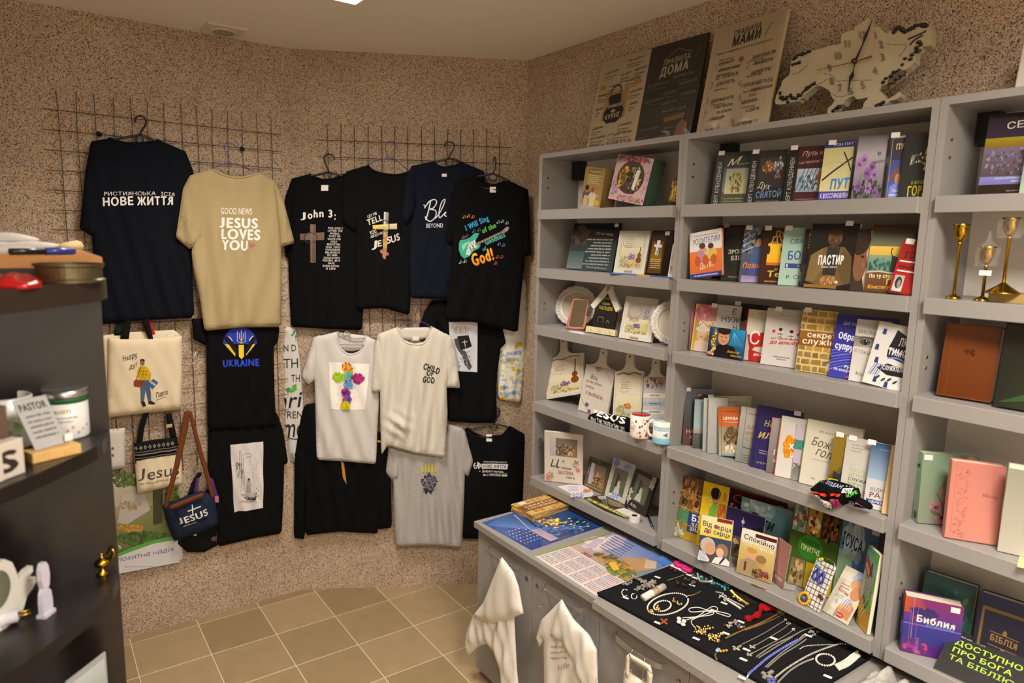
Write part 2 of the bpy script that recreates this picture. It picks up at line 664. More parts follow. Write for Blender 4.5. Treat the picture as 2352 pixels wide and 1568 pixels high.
def slab_wall(name, a, b, m, t=0.12):
    a = Vector((a[0], a[1],0)); b = Vector((b[0], b[1],0))
    d = (b-a).normalized(); out = Vector((d.y,-d.x,0))
    mb = MB(); mb.box(a-d*0.0, b-a, out*t, Z*(ZC+0.05))
    return mb.obj(name, m, kind='structure', label=None)
wl = slab_wall('wall_back',(CL.x, YL),(X0, YL), M_PLASTER)
setp(wl, 'speckled beige plaster wall behind the navy and tan t-shirts', 'wall')
wc = slab_wall('wall_corner',(XR, CRN.y),(CL.x, YL), M_PLASTER)
setp(wc, 'angled speckled plaster wall behind the row of black t-shirts', 'wall')
wr = slab_wall('wall_right',(XR, Y0),(XR, CRN.y), M_PLASTER)
setp(wr, 'speckled plaster wall behind the grey bookcases', 'wall')
setp(slab_wall('wall_left',(X0, YL),(X0, Y0), M_CEIL), 'pale painted wall on the far left of the room', 'wall')
setp(slab_wall('wall_front',(X0, Y0),(XR, Y0), M_CEIL), 'pale painted wall behind the viewer', 'wall')
mb = MB()
mb.box((X0-.12, Y0-.12, ZC), X*(XR-X0+.24), Y*(YL-Y0+.24), Z*.12)
ceiling = mb.obj('ceiling', M_CEIL, kind='structure', label='plain matt ceiling above the shop', cat='ceiling')
mb = MB()
mb.box((X0-.12, Y0-.12,-.12), X*(XR-X0+.24), Y*(YL-Y0+.24), Z*(.12-.0012))
floor = mb.obj('floor', M_GROUT, kind='structure', label='beige tiled floor with pale grout', cat='floor')

def clip(poly, a, b):
    """keep the left side of a->b"""
    out = []
    for i in range(len(poly)):
        p, q = poly[i], poly[(i+1) % len(poly)]
        sp = (b[0]-a[0])*(p[1]-a[1])-(b[1]-a[1])*(p[0]-a[0])
        sq = (b[0]-a[0])*(q[1]-a[1])-(b[1]-a[1])*(q[0]-a[0])
        if sp >= 0: out.append(p)
        if sp*sq < 0:
            t = sp/(sp-sq)
            out.append((p[0]+(q[0]-p[0])*t, p[1]+(q[1]-p[1])*t))
    return out
TS = 0.3; TO = (0.3111,3.4918); TR = math.radians(-0.374)
tile_me = None
for i in range(-10,8):
    for j in range(-2,19):
        cx0, cy0 = TS*i,-TS*j
        g = 0.0022
        pts = [(cx0+g, cy0-TS+g),(cx0+TS-g, cy0-TS+g),(cx0+TS-g, cy0-g),(cx0+g, cy0-g)]
        W = [(TO[0]+math.cos(TR)*a-math.sin(TR)*b, TO[1]+math.sin(TR)*a+math.cos(TR)*b) for a, b in pts]
        P = W
        for k in range(5):
            if P: P = clip(P, ROOM[k], ROOM[(k+1) % 5])
        if len(P) < 3: continue
        full = len(P) == 4 and all((Vector(P[k])-Vector(W[k])).length < 1e-6 for k in range(4))
        if full and tile_me is not None:
            o = bpy.data.objects.new('tile', tile_me)
            COL.objects.link(o); o.parent = floor
            o.location = (W[0][0]-tile_o[0], W[0][1]-tile_o[1],0)
            ORG[o.name] = Vector((0,0,0))
            continue
        c = (sum(p[0] for p in P)/len(P), sum(p[1] for p in P)/len(P))
        n = len(P)
        ins = [(p[0]+(c[0]-p[0])*.008, p[1]+(c[1]-p[1])*.008) for p in P]
        V = [(p[0], p[1],-.004) for p in P] + [(p[0], p[1],-.0008) for p in P] + [(p[0], p[1],0) for p in ins]
        Fc = [tuple(range(2*n,3*n))]
        for k in range(n):
            l = (k+1) % n
            Fc += [(k, l, l+n, k+n),(k+n, l+n, l+2*n, k+2*n)]
        o = mk('tile', V, Fc, M_TILE, floor)
        if full:
            tile_me = o.data; tile_o = W[0]

# ------------------------------------------------------------------ ceiling lamps and vent
M_LAMPF = mat('white_lamp_frame', '#e8e4dc',0.4)
def lamp_panel_mat():
    m = bpy.data.materials.new('lamp_diffuser')
    m.use_nodes = True
    nt = m.node_tree
    nt.nodes.clear()
    e = nt.nodes.new('ShaderNodeEmission'); o = nt.nodes.new('ShaderNodeOutputMaterial')
    e.inputs['Color'].default_value = LAMP_COLOR + (1,)
    e.inputs['Strength'].default_value = LAMP_POWER
    nt.links.new(e.outputs[0], o.inputs[0])
    return m
M_DIFF = lamp_panel_mat()
def lamp(cx, cy, label, power, spread):
    h = 0.3
    t = thing('ceiling_lamp',(cx, cy, ZC), label, 'lamp', 'square ceiling panels')
    b = MB()
    for (x0, y0, x1, y1) in ((-h,-h, h,-h+.012),(-h, h-.012, h, h),(-h,-h+.012,-h+.012, h-.012),(h-.012,-h+.012, h, h-.012)):
        b.box((cx+x0, cy+y0, ZC-.012), X*(x1-x0), Y*(y1-y0), Z*.0125)
    b.obj('frame', M_LAMPF, t)
    b = MB(); b.box((cx-h+.012, cy-h+.012, ZC-.009), X*(2*h-.024), Y*(2*h-.024), Z*.009)
    b.obj('diffuser', M_DIFF, t)
    ld = bpy.data.lights.new('panel_light', 'AREA')
    ld.shape = 'SQUARE'; ld.size = 2*h-.03; ld.energy = power; ld.color = LAMP_COLOR; ld.spread = math.radians(spread)
    lo = bpy.data.objects.new('panel_light', ld); COL.objects.link(lo); lo.parent = t; lo.location = (0,0,-.0125)
lamp(0.857,2.40, 'square white ceiling panel lamp nearest the t-shirt wall', LAMP_WATT*.42,134)
lamp(0.857,-0.10, 'square white ceiling panel lamp above the bookcases behind the viewer', LAMP_WATT*1.15,158)
lamp(-.25,-1.35, 'unseen fill panel added on the ceiling behind the viewer', LAMP_WATT*1.3,140)  # unseen panel, added to throw fill light into the shelves
M_VENT = mat('vent_plastic', '#d2c6b6',0.5)
M_DARK = mat('dark_void', '#15110e',0.9)
vt = thing('ceiling_vent',(0.825,3.43, ZC), 'flat square ceiling vent with round grille near the back wall', 'vent')
b = MB(); b.bbox(Frame((0.825,3.43, ZC), X,-Y,-Z),-.085,.085,-.085,.085,0,.008,.004)
b.obj('frame', M_VENT, vt)
b = MB(); b.lathe([(.055,0),(.055,.004),(.05,.006)],(0.825,3.43, ZC-.008),28,(0,0,-1))
b.obj('grille', M_VENT, vt)
for k in range(5):
    b = MB(); y = 3.43-.036+.018*k; w = math.sqrt(max(.0001,.048**2-(y-3.43)**2))
    b.box((.825-w, y-.003, ZC-.0155), X*(2*w), Y*.006, Z*.002)
    b.obj('slot', mat('vent_slot', '#7a6d5c',0.8), vt)

# ------------------------------------------------------------------ wire display grids
M_WIRE = mat('galvanised_wire', '#4e463c',0.45,0.7, var=0.2)
def wire_grid(fr, us, vs, u_lim, v_lim, label, jit=0.0):
    t = thing('wire_grid', fr.pt(sum(us)/len(us), v_lim[0],0.012), label, 'wire grid')
    r = random.Random(3)
    for a in us:
        b = MB()
        d = [r.uniform(-jit, jit) for _ in range(3)]
        b.tube([fr.pt(a+d[0], v_lim[1]+r.uniform(-.006,.004),.012), fr.pt(a+d[1], v_lim[1]-.13,.012), fr.pt(a+d[2], v_lim[0],.012)],.0017,5)
        b.obj('wire', M_WIRE, t)
    for c in vs:
        b = MB()
        b.tube([fr.pt(u_lim[0]+r.uniform(-.004,.004), c,.0155), fr.pt(u_lim[1], c-.004,.0155)],.0017,5)
        b.obj('wire', M_WIRE, t)
    return t
gl = wire_grid(F_LEFT,[0.177+.0675*i for i in range(14)],[2.446-.0825*i for i in range(20)],(.118,1.107),(.80,2.529), 'wire grid on the wall behind the navy and tan t-shirts and bags',.004)
gm = wire_grid(F_MID,[0.181+.0670*i for i in range(14)],[2.428-.0825*i for i in range(18)],(.128,1.117),(.95,2.510), 'wire grid on the angled wall behind the black t-shirts',.003)
M_BLACKM = mat('black_metal', '#17130f',0.4,0.6)
for px in ((228,308),(556,342)):
    a, c = F_LEFT.uv(*px,.018)
    b = MB(); b.lathe([(.011,0),(.011,.003),(.004,.006),(.003,.009)], F_LEFT.pt(a, c,.016),14,-Y)
    b.obj('fixing_washer', M_BLACKM, gl)

# ------------------------------------------------------------------ grey bookcases
M_GREY = mat('grey_melamine', '#8e8a87',0.42, var=0.03, scale=90)
M_BACK = mat('pale_hardboard', '#d6d0c8',0.55, var=0.03)
M_BRKT = mat('dark_bracket_plastic', '#141a17',0.5)
M_BRASS = mat('brass', '#a8863c',0.3,1.0, var=0.1)
LIPS = [2.0885,1.8235,1.557,1.191,0.818]
LIPH = 0.043; PT = 0.02; ZT = 2.339; ZB = 0.765
LIPX = 0.02
def bookcase(y_far, y_near, label):
    ua, ub = -y_far,-y_near
    t = thing('bookcase', F_SHELF.pt((ua+ub)/2, ZB,-.11), label, 'bookcase', 'grey bookcases along the right wall')
    D = XR-.004-XS
    for (a0, a1) in ((ua+.0006, ua+PT),(ub-PT, ub-.0006)):
        b = MB(); b.fbox(F_SHELF, a0, a1, ZB, ZT,-D,0); b.obj('side_panel', M_GREY, t)
    b = MB(); b.fbox(F_SHELF, ua+PT, ub-PT, ZT-.02, ZT,-D,0); b.obj('top_panel', M_GREY, t)
    b = MB(); b.fbox(F_SHELF, ua+PT, ub-PT, ZB, ZT-.02,-D,-D+.004); b.obj('back_panel', M_BACK, t)
    b = MB(); b.fbox(F_SHELF, ua+.022, ua+.075, ZT-.105, ZT-.022,-D+.004,-D+.05); b.obj('bracket_cover', M_BRKT, t)
    for z in LIPS:
        b = MB(); b.fbox(F_SHELF, ua+PT, ub-PT, z-.02, z,-D+.004,0)
        s = b.obj('shelf', M_GREY, t)
        b = MB(); b.bbox(F_SHELF, ua+PT, ub-PT, z-LIPH, z,0.0, LIPX,.0015); b.obj('shelf_lip', M_GREY, s)
    for z in (2.235,2.19,1.66,1.63,1.0,.955):
        b = MB(); b.lathe([(.004,0),(.004,.003)], F_SHELF.pt(ua+PT, z,-.035),8,-Y)
        b.obj('shelf_pin', M_BRASS, t)
    return t
YA0, YAB, YBC = 2.537,1.697,0.8515
bookcase(YA0, YAB, 'grey bookcase nearest the t-shirt wall, holding boards, plates and photo frames')
bookcase(YAB, YBC, 'middle grey bookcase filled with rows of paperback books')
bookcase(YBC, YBC-.845, 'grey bookcase at the right edge with brass candlesticks and bibles')

# ------------------------------------------------------------------ counter cabinets
CZ = 0.73
M_GREYC = mat('grey_counter_laminate', '#8b8782',0.38, var=0.05, scale=120)
M_STEELH = mat('satin_grey_handle', '#9c978f',0.35,0.6)
M_STEEL = mat('steel', '#b9b4ab',0.25,1.0)
SEAMS = [2.385,1.990,1.604,1.210,0.816,0.42]
clabels = ['grey base cabinet at the end nearest the t-shirt wall', 'second grey base cabinet from the t-shirt wall, under the calendars',
           'third grey base cabinet from the t-shirt wall, under the jewellery board', 'fourth grey base cabinet from the t-shirt wall, under the jewellery board', 'grey base cabinet below the bibles at the right edge']
F_DOOR = Frame((1.562,0,0),-Y, Z,-X)
for k in range(5):
    y1, y0 = SEAMS[k], SEAMS[k+1]
    t = thing('base_cabinet', F_DOOR.pt(-(y0+y1)/2,0,-.3), clabels[k], 'cabinet', 'grey base cabinets under the counter')
    b = MB(); b.fbox(F_DOOR,-y1,-y0,.03,.702,-.62,-.019); b.obj('body', M_GREY, t)
    b = MB(); b.bbox(F_DOOR,-y1+.0015,-y0-.0015,.03,.698,-.018,0,.001); d = b.obj('door', M_GREY, t)
    # bow handle
    c = -(y0+y1)/2 + (0.003 if k == 0 else 0.0)
    hp = [F_DOOR.pt(c-.108,.642,0), F_DOOR.pt(c-.104,.642,.016), F_DOOR.pt(c-.085,.642,.027), F_DOOR.pt(c-.04,.642,.034), F_DOOR.pt(c,.642,.036),
          F_DOOR.pt(c+.04,.642,.034), F_DOOR.pt(c+.085,.642,.027), F_DOOR.pt(c+.104,.642,.016), F_DOOR.pt(c+.108,.642,0)]
    hb = MB()
    V = []; Fh = []
    for i, p in enumerate(hp):
        V += [p+Z*.009+X*.0015, p+Z*.009-X*.0015, p-Z*.009-X*.0015, p-Z*.009+X*.0015]
    for i in range(len(hp)-1):
        for j in range(4):
            l = (j+1) % 4
            Fh.append((4*i+j,4*i+l,4*i+4+l,4*i+4+j))
    hb.add(V, Fh)
    hb.obj('handle', M_STEELH, d, smooth=False)
    b = MB(); b.lathe([(.009,0),(.009,.003),(.006,.004)], F_DOOR.pt((-y0-.035) if k % 2 == 0 else (-y1+.035),.618,0),16,-X); b.obj('lock', M_STEEL, d)
    for (du, dx) in ((.03,-.05),(.36,-.05),(.03,-.58),(.36,-.58)):
        b = MB(); b.lathe([(.02,0),(.02,.03)], F_DOOR.pt(-y1+du,0, dx),10, Z); b.obj('foot', M_DARK, t)
for (ya, yb, xf, lab) in ((2.39,1.606,1.542, 'grey worktop carrying the blue calendars'),(1.604,0.40,1.524, 'grey worktop carrying the black jewellery board')):
    b = MB(); b.bbox(F_TOP(CZ),-ya,-yb,-XR+.002,-xf,-.027,0,.0015)
    b.obj('worktop', M_GREYC, label=lab, cat='worktop')

# ------------------------------------------------------------------ hanging clothes
def fabric(name, col, rough=0.9, var=0.05):
    return mat(name, col, rough, var=var, scale=220, bump=0.25, bscale=900, spec=0.12)
M_NAVY = fabric('navy_cotton', '#0d1018'); M_BLACK = fabric('black_cotton', '#09090a'); M_BLACK2 = fabric('soft_black_cotton', '#0b0b0c')
M_TAN = fabric('tan_cotton', '#a89670'); M_WHITE = fabric('white_cotton', '#cbc7c2'); M_CREAMW = fabric('warm_white_cotton', '#cfc9bc')
M_GREYM = fabric('grey_melange_cotton', '#a9a5a1', var=0.25); M_CANVAS = fabric('natural_canvas', '#d9c9ab')
M_BLUEN = fabric('midnight_cotton', '#0f1320')

def dense(P, step):
    out = []
    n = len(P)
    for i in range(n):
        a = Vector(P[i]); b = Vector(P[(i+1) % n])
        k = max(1, int((b-a).length/step))
        for j in range(k):
            out.append(a.lerp(b, j/k))
    return out
def chaikin(P, it=1):
    for _ in range(it):
        Q = []
        for i in range(len(P)):
            a = Vector(P[i]); b = Vector(P[(i+1) % len(P)])
            Q += [a.lerp(b,.07), a.lerp(b,.93)]
        P = Q
    return P
def inside(P, x, y):
    r = False; n = len(P); j = n-1
    for i in range(n):
        if (P[i][1] > y) != (P[j][1] > y) and x < (P[j][0]-P[i][0])*(y-P[i][1])/(P[j][1]-P[i][1])+P[i][0]:
            r = not r
        j = i
    return r
def edge_dist(P, x, y):
    best = 9.0; n = len(P)
    for i in range(n):
        ax, ay = P[i]; bx, by = P[(i+1) % n]
        dx, dy = bx-ax, by-ay
        l = dx*dx+dy*dy
        t = 0 if l == 0 else max(0, min(1,((x-ax)*dx+(y-ay)*dy)/l))
        d = (ax+dx*t-x)**2+(ay+dy*t-y)**2
        if d < best: best = d
    return math.sqrt(best)

class Cloth:
    """a hanging piece of fabric: outline on a wall plane, rounded edges, folds, two sides"""
    def __init__(s, fr, px, c, bulge=.016, fold=.004, lam=.085, seed=0, rnd=.022, sub=.015, sm=1, skew=0.0, extra=None, uv=False):
        s.fr, s.c, s.bulge, s.fold, s.rnd, s.extra, s.skew = fr, c, bulge, fold, rnd, extra, skew
        P = [fr.uv(a, b, c+bulge) for a, b in px] if not uv else [tuple(p) for p in px]
        P = chaikin(P, sm) if sm else [Vector(p) for p in P]
        s.P = [(p[0], p[1]) for p in dense(P, sub)]
        r = random.Random(seed)
        s.w = [(2*math.pi/(lam*r.uniform(.7,1.5)), r.uniform(0,6.28), r.uniform(-.35,.35), r.uniform(.5,1)) for _ in range(3)]
        s.top = max(p[1] for p in s.P); s.bot = min(p[1] for p in s.P); s.sub = sub
    def h(s, x, y):
        d = edge_dist(s.P, x, y) if inside(s.P, x, y) else 0.0
        e = 1-math.exp(-d/s.rnd)
        t = (s.top-y)/(s.top-s.bot+1e-6)
        f = sum(a*math.sin(k*(x+q*y)+p) for k, p, q, a in s.w)*s.fold*(.35+.9*t)
        g = s.extra(x, y) if s.extra else 0.0
        return .003 + e*(s.bulge*(.8+.3*t) + f + g)
    def at(s, x, y, dz=0.0):
        return s.fr.pt(x, y, s.c + s.h(x, y) + dz)
    def pix(s, px, py, dz=0.0):
        a, b = s.fr.uv(px, py, s.c + s.bulge)
        return s.at(a, b, dz)
    def mesh(s, name, m, parent, **kw):
        P = s.P; n = len(P)
        pts = [Vector(p) for p in P]
        x0 = min(p[0] for p in P); x1 = max(p[0] for p in P)
        yy = s.bot+s.sub*.5; row = 0
        while yy < s.top:
            xx = x0 + (s.sub*.5 if row % 2 else 0)
            while xx < x1:
                if inside(P, xx, yy) and edge_dist(P, xx, yy) > s.sub*.55:
                    pts.append(Vector((xx, yy)))
                xx += s.sub
            yy += s.sub; row += 1
        V2, E2, F2, _, _, _ = delaunay_2d_cdt(pts,[(i,(i+1) % n) for i in range(n)],[],1,1e-6)
        V = [s.at(v.x, v.y) for v in V2]
        k = len(V)
        F = []
        cnt = {}
        for f in F2:
            f = tuple(f)
            ar = sum(V2[f[i]].x*V2[f[(i+1) % len(f)]].y-V2[f[(i+1) % len(f)]].x*V2[f[i]].y for i in range(len(f)))
            if ar < 0: f = f[::-1]
            F.append(f)
            for i in range(len(f)):
                cnt[(f[i], f[(i+1) % len(f)])] = 1
        V += [s.fr.pt(v.x, v.y, s.c-.003) for v in V2]
        back = [tuple(i+k for i in reversed(f)) for f in F]
        rim = [(a, a+k, b+k, b) for (a, b) in cnt if (b, a) not in cnt]
        return mk(name, V, F+back+rim, m, parent, smooth=True, **kw)

def on_cloth(cl, dz0=.0014):
    f = lambda x, y, z: cl.pix(x, y, dz0+z)
    f.maxlen = 6.0
    return f

def strip_on(cl, pts, w, name, m, parent, dz=.002, sub=4, closed=False):
    """a sewn band (collar, hem) following a pixel path on the cloth"""
    Q = curve_pts([(x, y,0) for x, y in pts],14, closed)
    P = [cl.pix(q.x, q.y, dz) for q in Q]
    b = MB(); b.tube(P, w,6, closed); return b.obj(name, m, parent, smooth=True)

def hanger(fr, c, hook, neck, ends, m, label, r=.0022, ring=None, bar=None, grp=None):
    """hook: pixel path of the hook down to the neck; ends: two pixel paths for the arms"""
    t = thing('clothes_hanger', fr.pt(*fr.uv(*neck, c), c), label, 'hanger', grp)
    b = MB(); b.tube(curve_pts([fr.pt(*fr.uv(x, y, c), c) for x, y in hook],5), r,6); b.obj('hook', m, t, smooth=True)
    for e in ends:
        b = MB(); b.tube(curve_pts([fr.pt(*fr.uv(x, y, c), c) for x, y in e],4), r*1.25,6); b.obj('arm', m, t, smooth=True)
    if ring:
        b = MB(); cx, cy, rr = ring
        b.tube([fr.pt(*fr.uv(cx+rr*math.cos(a*math.pi/7), cy+rr*math.sin(a*math.pi/7), c), c) for a in range(14)], r*.8,6, True); b.obj('ring', m, t, smooth=True)
    if bar:
        b = MB(); b.tube([fr.pt(*fr.uv(x, y, c), c) for x, y in bar], r,6); b.obj('trouser_bar', m, t, smooth=True)
    return t
M_HBLK = mat('black_hanger_plastic', '#0e0d0d',0.35)
M_HPUR = mat('purple_coated_wire', '#4a3572',0.35)
M_HCLR = mat('clear_grey_hanger_plastic', '#a8a098',0.2, alpha=0.75)

def garment(name, fr, c, body, sleeves, m, label, seed=0, neck=None, inner=None, tag=None, hem=None, draw=None, cat='t-shirt', grp='t-shirts on the wall grids', bulge=.012, fold=.004, lam=.085, extra=None, cm=None, cuffs=None, rnd=.011):
    cl = Cloth(fr, body, c, bulge, fold, lam, seed, extra=extra, rnd=rnd)
    bx = sum(p[0] for p in cl.P)/len(cl.P)
    t = thing(name, fr.pt(bx, cl.bot, c), label, cat, grp)
    if inner:
        ci = Cloth(fr, inner, c-.004,.002,0, seed=seed+5)
        ci.mesh('inside_back', m, t)
    o = cl.mesh('body', m, t)
    for i, sv in enumerate(sleeves):
        cs = Cloth(fr, sv, c-.002, bulge*.95, fold*.9,.06, seed+11+i, rnd=.010)
        so = cs.mesh('sleeve', m, t)
        if cuffs and i < len(cuffs) and cuffs[i]:
            strip_on(cs, cuffs[i],.0012, 'sleeve_hem', m, so,.0005)
    if neck:
        strip_on(cl, neck,.0055, 'collar', cm or m, t,-.001)
    if hem:
        strip_on(cl, hem,.0011, 'hem_stitch', m, o,.0004)
    if tag:
        b = MB(); x0, y0, x1, y1 = tag
        q = [cl.pix(x0, y0,.001), cl.pix(x1, y0,.001), cl.pix(x1, y1,.002), cl.pix(x0, y1,.002)]
        b.add(q+[p+fr.n*.0008 for p in q],[(3,2,1,0),(4,5,6,7),(0,1,5,4),(1,2,6,5),(2,3,7,6),(3,0,4,7)])
        b.obj('size_tag', mat('white_label', '#dcd8d4',0.7), t)
    if draw:
        cv = Cv(flip=True)
        draw(cv)
        cv.build('print', on_cloth(cl), M_INK, t)
    return t, cl

# --- navy shirt
def d(cv):
    cv.text('РИСТИЯНСЬКА',(238,449),(358,448),8.5, '#d6d3d0',.012)
    cv.text('ІСІЯ',(369,449),(401,451),8.5, '#d6d3d0',.012)
    cv.text('НОВЕ',(235,473),(309,470),19, '#e6e3df',.045)
    cv.text('ЖИТТЯ',(315,471),(399,470),19, '#e6e3df',.045)
garment('tshirt', F_LEFT,.045,[(251,317),(209,324),(205,420),(213,560),(228,745),(330,736),(448,730),(440,575),(440,480),(446,395),(427,347),(366,321),(340,326),(290,327)],
        [[(209,324),(196,399),(190,460),(183,525),(216,545),(247,561),(238,480),(228,400),(232,330)],[(410,340),(427,347),(445,392),(452,440),(462,560),(430,575),(426,480)]],
        M_NAVY, 'oversized navy t-shirt with white lettering hanging at the far left',1, neck=[(250,317),(290,328),(340,327),(366,321)], draw=d, hem=[(230,738),(330,729),(446,723)])
hanger(F_LEFT,.052,[(310,281),(312,270),(322,266),(333,271),(335,283),(329,295),(324,303),(323,309)],(323,309),[[(323,309),(296,314),(262,321)],[(323,309),(342,316),(358,325)]], M_HBLK, 'black plastic hanger carrying the navy shirt at the far left',.0042, ring=(321,319,8))
# --- tan shirt
def d(cv):
    cv.text('GOOD NEWS',(507,491),(579,493),15, '#e9e0d4',.02)
    cv.text('JESUS',(507,522),(594,524),23, '#efe9e0',.06)
    cv.text('LOVES',(507,548),(599,551),24, '#efe9e0',.06)
    cv.text('YOU',(510,573),(571,575),23, '#efe9e0',.06)
    cv.L += 1
    cv.poly([(580,571),(574,564),(574,560),(577,558),(580,561),(583,558),(586,560),(586,564)], '#b5656c')
garment('tshirt', F_LEFT,.075,[(485,387),(437,403),(441,470),(452,520),(441,580),(446,621),(462,697),(471,760),(557,752),(647,751),(648,660),(647,567),(642,500),(634,418),(600,398),(588,399),(553,407),(519,402)],
        [[(455,396),(437,403),(421,433),(413,490),(405,545),(437,573),(467,545),(462,480),(462,420)],[(622,408),(634,418),(653,460),(678,558),(647,567),(640,500),(630,440)]],
        M_TAN, 'tan t-shirt with white JESUS LOVES YOU lettering',2, neck=[(485,387),(519,403),(553,408),(588,400),(600,398)], draw=d, hem=[(470,748),(557,742),(646,741)], cuffs=[[(408,540),(438,566),(463,542)],[(675,551),(648,559)]], fold=.009)
hanger(F_LEFT,.083,[(546,342),(538,333),(527,327),(517,331),(515,341),(520,353),(524,364),(525,374)],(525,374),[[(525,374),(513,377),(486,386)],[(525,374),(545,377),(560,383),(582,394)]], M_HPUR, 'purple wire hanger carrying the tan t-shirt',.0019)
# --- black UKRAINE shirt under the tan one
def d(cv):
    cv.poly([(551+39*math.cos(math.radians(a)),790+40*math.sin(math.radians(a))) for a in range(180,361,12)], '#2038a0')
    cv.poly([(515,790),(528,790),(541,803),(540,818)], '#e3c21c')
    cv.poly([(586,790),(574,790),(566,803),(565,816)], '#e3c21c')
    cv.poly([(548,792),(560,792),(560,818),(554,824),(548,818)], '#e3c21c')
    cv.poly([(513,771),(522,773),(534,786),(544,800),(544,816),(536,806),(526,792),(516,782)], '#0d0d10')
    cv.poly([(590,771),(581,773),(572,786),(563,800),(563,816),(570,806),(580,790),(587,780)], '#0d0d10')
    cv.line([(524,772),(530,777),(533,782)],2, '#d8d4d0'); cv.line([(581,771),(575,777),(572,782)],2, '#d8d4d0')
    cv.line([(545,759),(545,783),(554,788),(563,783),(563,759)],1.6, '#d6b93a')
    cv.line([(554,757),(554,788)],2, '#d6b93a'); cv.line([(549,764),(550,777),(554,783),(558,777),(559,764)],1.4, '#d6b93a')
    cv.text('UKRAINE',(511,842),(596,839),16, '#2b45c4',.06)
garment('tshirt', F_LEFT,.045,[(468,745),(640,743),(630,800),(632,900),(636,980),(560,986),(478,988),(477,900),(476,790)],
        [[(441,732),(470,732),(478,790),(472,793),(446,780)],[(625,745),(643,752),(640,784),(628,800)]],
        M_BLACK, 'black t-shirt with blue and yellow UKRAINE heart print below the tan shirt',3, draw=d)
# --- black shirt with boat drawing
def d(cv):
    cv.quad([(529,1021),(604,1013.5),(604,1166),(537.6,1175.5)],['#cfcac8', '#d8d3d0', '#d5d0cc', '#cac5c2'],10)
    r = random.Random(4)
    for x in (549,553,558):
        cv.line([(x,1034 if x < 555 else 1042),(x+3,1128)],.9, '#3a3a3c')
    cv.curve([(560,1042),(574,1040),(576,1047),(570,1048)],.9, '#333')
    for k in range(40):
        x = r.uniform(542,556); y = r.uniform(1058,1092)
        cv.line([(x, y),(x+r.uniform(-4,4), y+r.uniform(3,9))],.7, '#4a4a4c')
    for k in range(26):
        x = r.uniform(556,594); y = r.uniform(1050,1120)
        cv.line([(x, y),(x+r.uniform(-6,6), y+r.uniform(-4,8))],.5, '#8a8684')
    cv.poly([(566,1104),(570,1100),(574,1104),(575,1128),(564,1128)], '#a5a09c'); cv.ell(570,1100,3,4, '#2d2d2f')
    cv.poly([(553,1134),(590,1128),(592,1136),(584,1146),(562,1144)], '#b8b3b0')
    cv.curve([(553,1134),(572,1139),(592,1133)],1.2, '#222'); cv.poly([(560,1141),(590,1138),(586,1147),(566,1146)], '#2a2a2c')
    for k in range(8):
        cv.line([(548+k*4,1151+r.uniform(-2,2)),(560+k*4,1150+r.uniform(-2,2))],.6, '#77736f')
garment('tshirt', F_LEFT,.030,[(480,980),(636,945),(650,1000),(654,1070),(652,1150),(648,1226),(590,1236),(501,1257),(488,1180),(478,1100)],
        [[(630,946),(638,950),(652,990),(663,1064),(641,1072),(636,1000)]],
        M_BLACK2, 'black t-shirt with a white panel drawing of a boat',4, draw=d, fold=.006)
# --- white lettered cloth apron
def d(cv):
    cv.text('AN D',(640,807),(681,806),16, '#2a2a2c'); cv.text('L TH',(632,846),(687,844),23, '#2a2a2c')
    cv.text('TH',(669,876),(690,876),17, '#2a2a2c'); cv.text('hri',(634,938),(692,934),38, '#232325',.01,.25)
    cv.curve([(634,925),(645,880),(652,850),(642,845),(632,866)],1.8, '#232325')
    cv.text('STREN',(637,959),(697,960),17, '#2a2a2c'); cv.text('me',(648,1003),(699,1002),46, '#232325',.01,.2)
    cv.curve([(650,1000),(668,1006),(692,1008),(700,1000)],2, '#232325')
    cv.poly([(655,892),(666,889),(668,899),(660,901)], '#3f9a35'); cv.poly([(669,899),(672,884),(681,881),(682,894),(674,900)], '#4fae40')
    cv.line([(670,902),(668,889)],1.2, '#20301c')
    for (x, y) in ((676,762),(680,772),(672,768)): cv.ell(x, y,2,4, '#3f7a55',7,.6)
    cv.curve([(672,756),(678,770),(680,785)],.8, '#3d6a50')
    for k in range(7): cv.ell(668+k*1.5,1042+(k % 3)*5,1,4, '#5b7a6a',6,.5-k*.15)
    for k in range(6): cv.ell(690+k*1.6,1052+(k % 2)*5,2.2,4, '#57a04e',7, k*.3)
garment('apron', F_MID,.022,[(644,750),(678,752),(689,836),(696,930),(702,1061),(664,1062),(652,985),(634,949),(629,900),(631,836)],[], M_WHITE,
        'white cloth apron with black script lettering and a green butterfly',5, draw=d, cat='apron', grp='lettered aprons', bulge=.008, fold=.003, lam=.05)
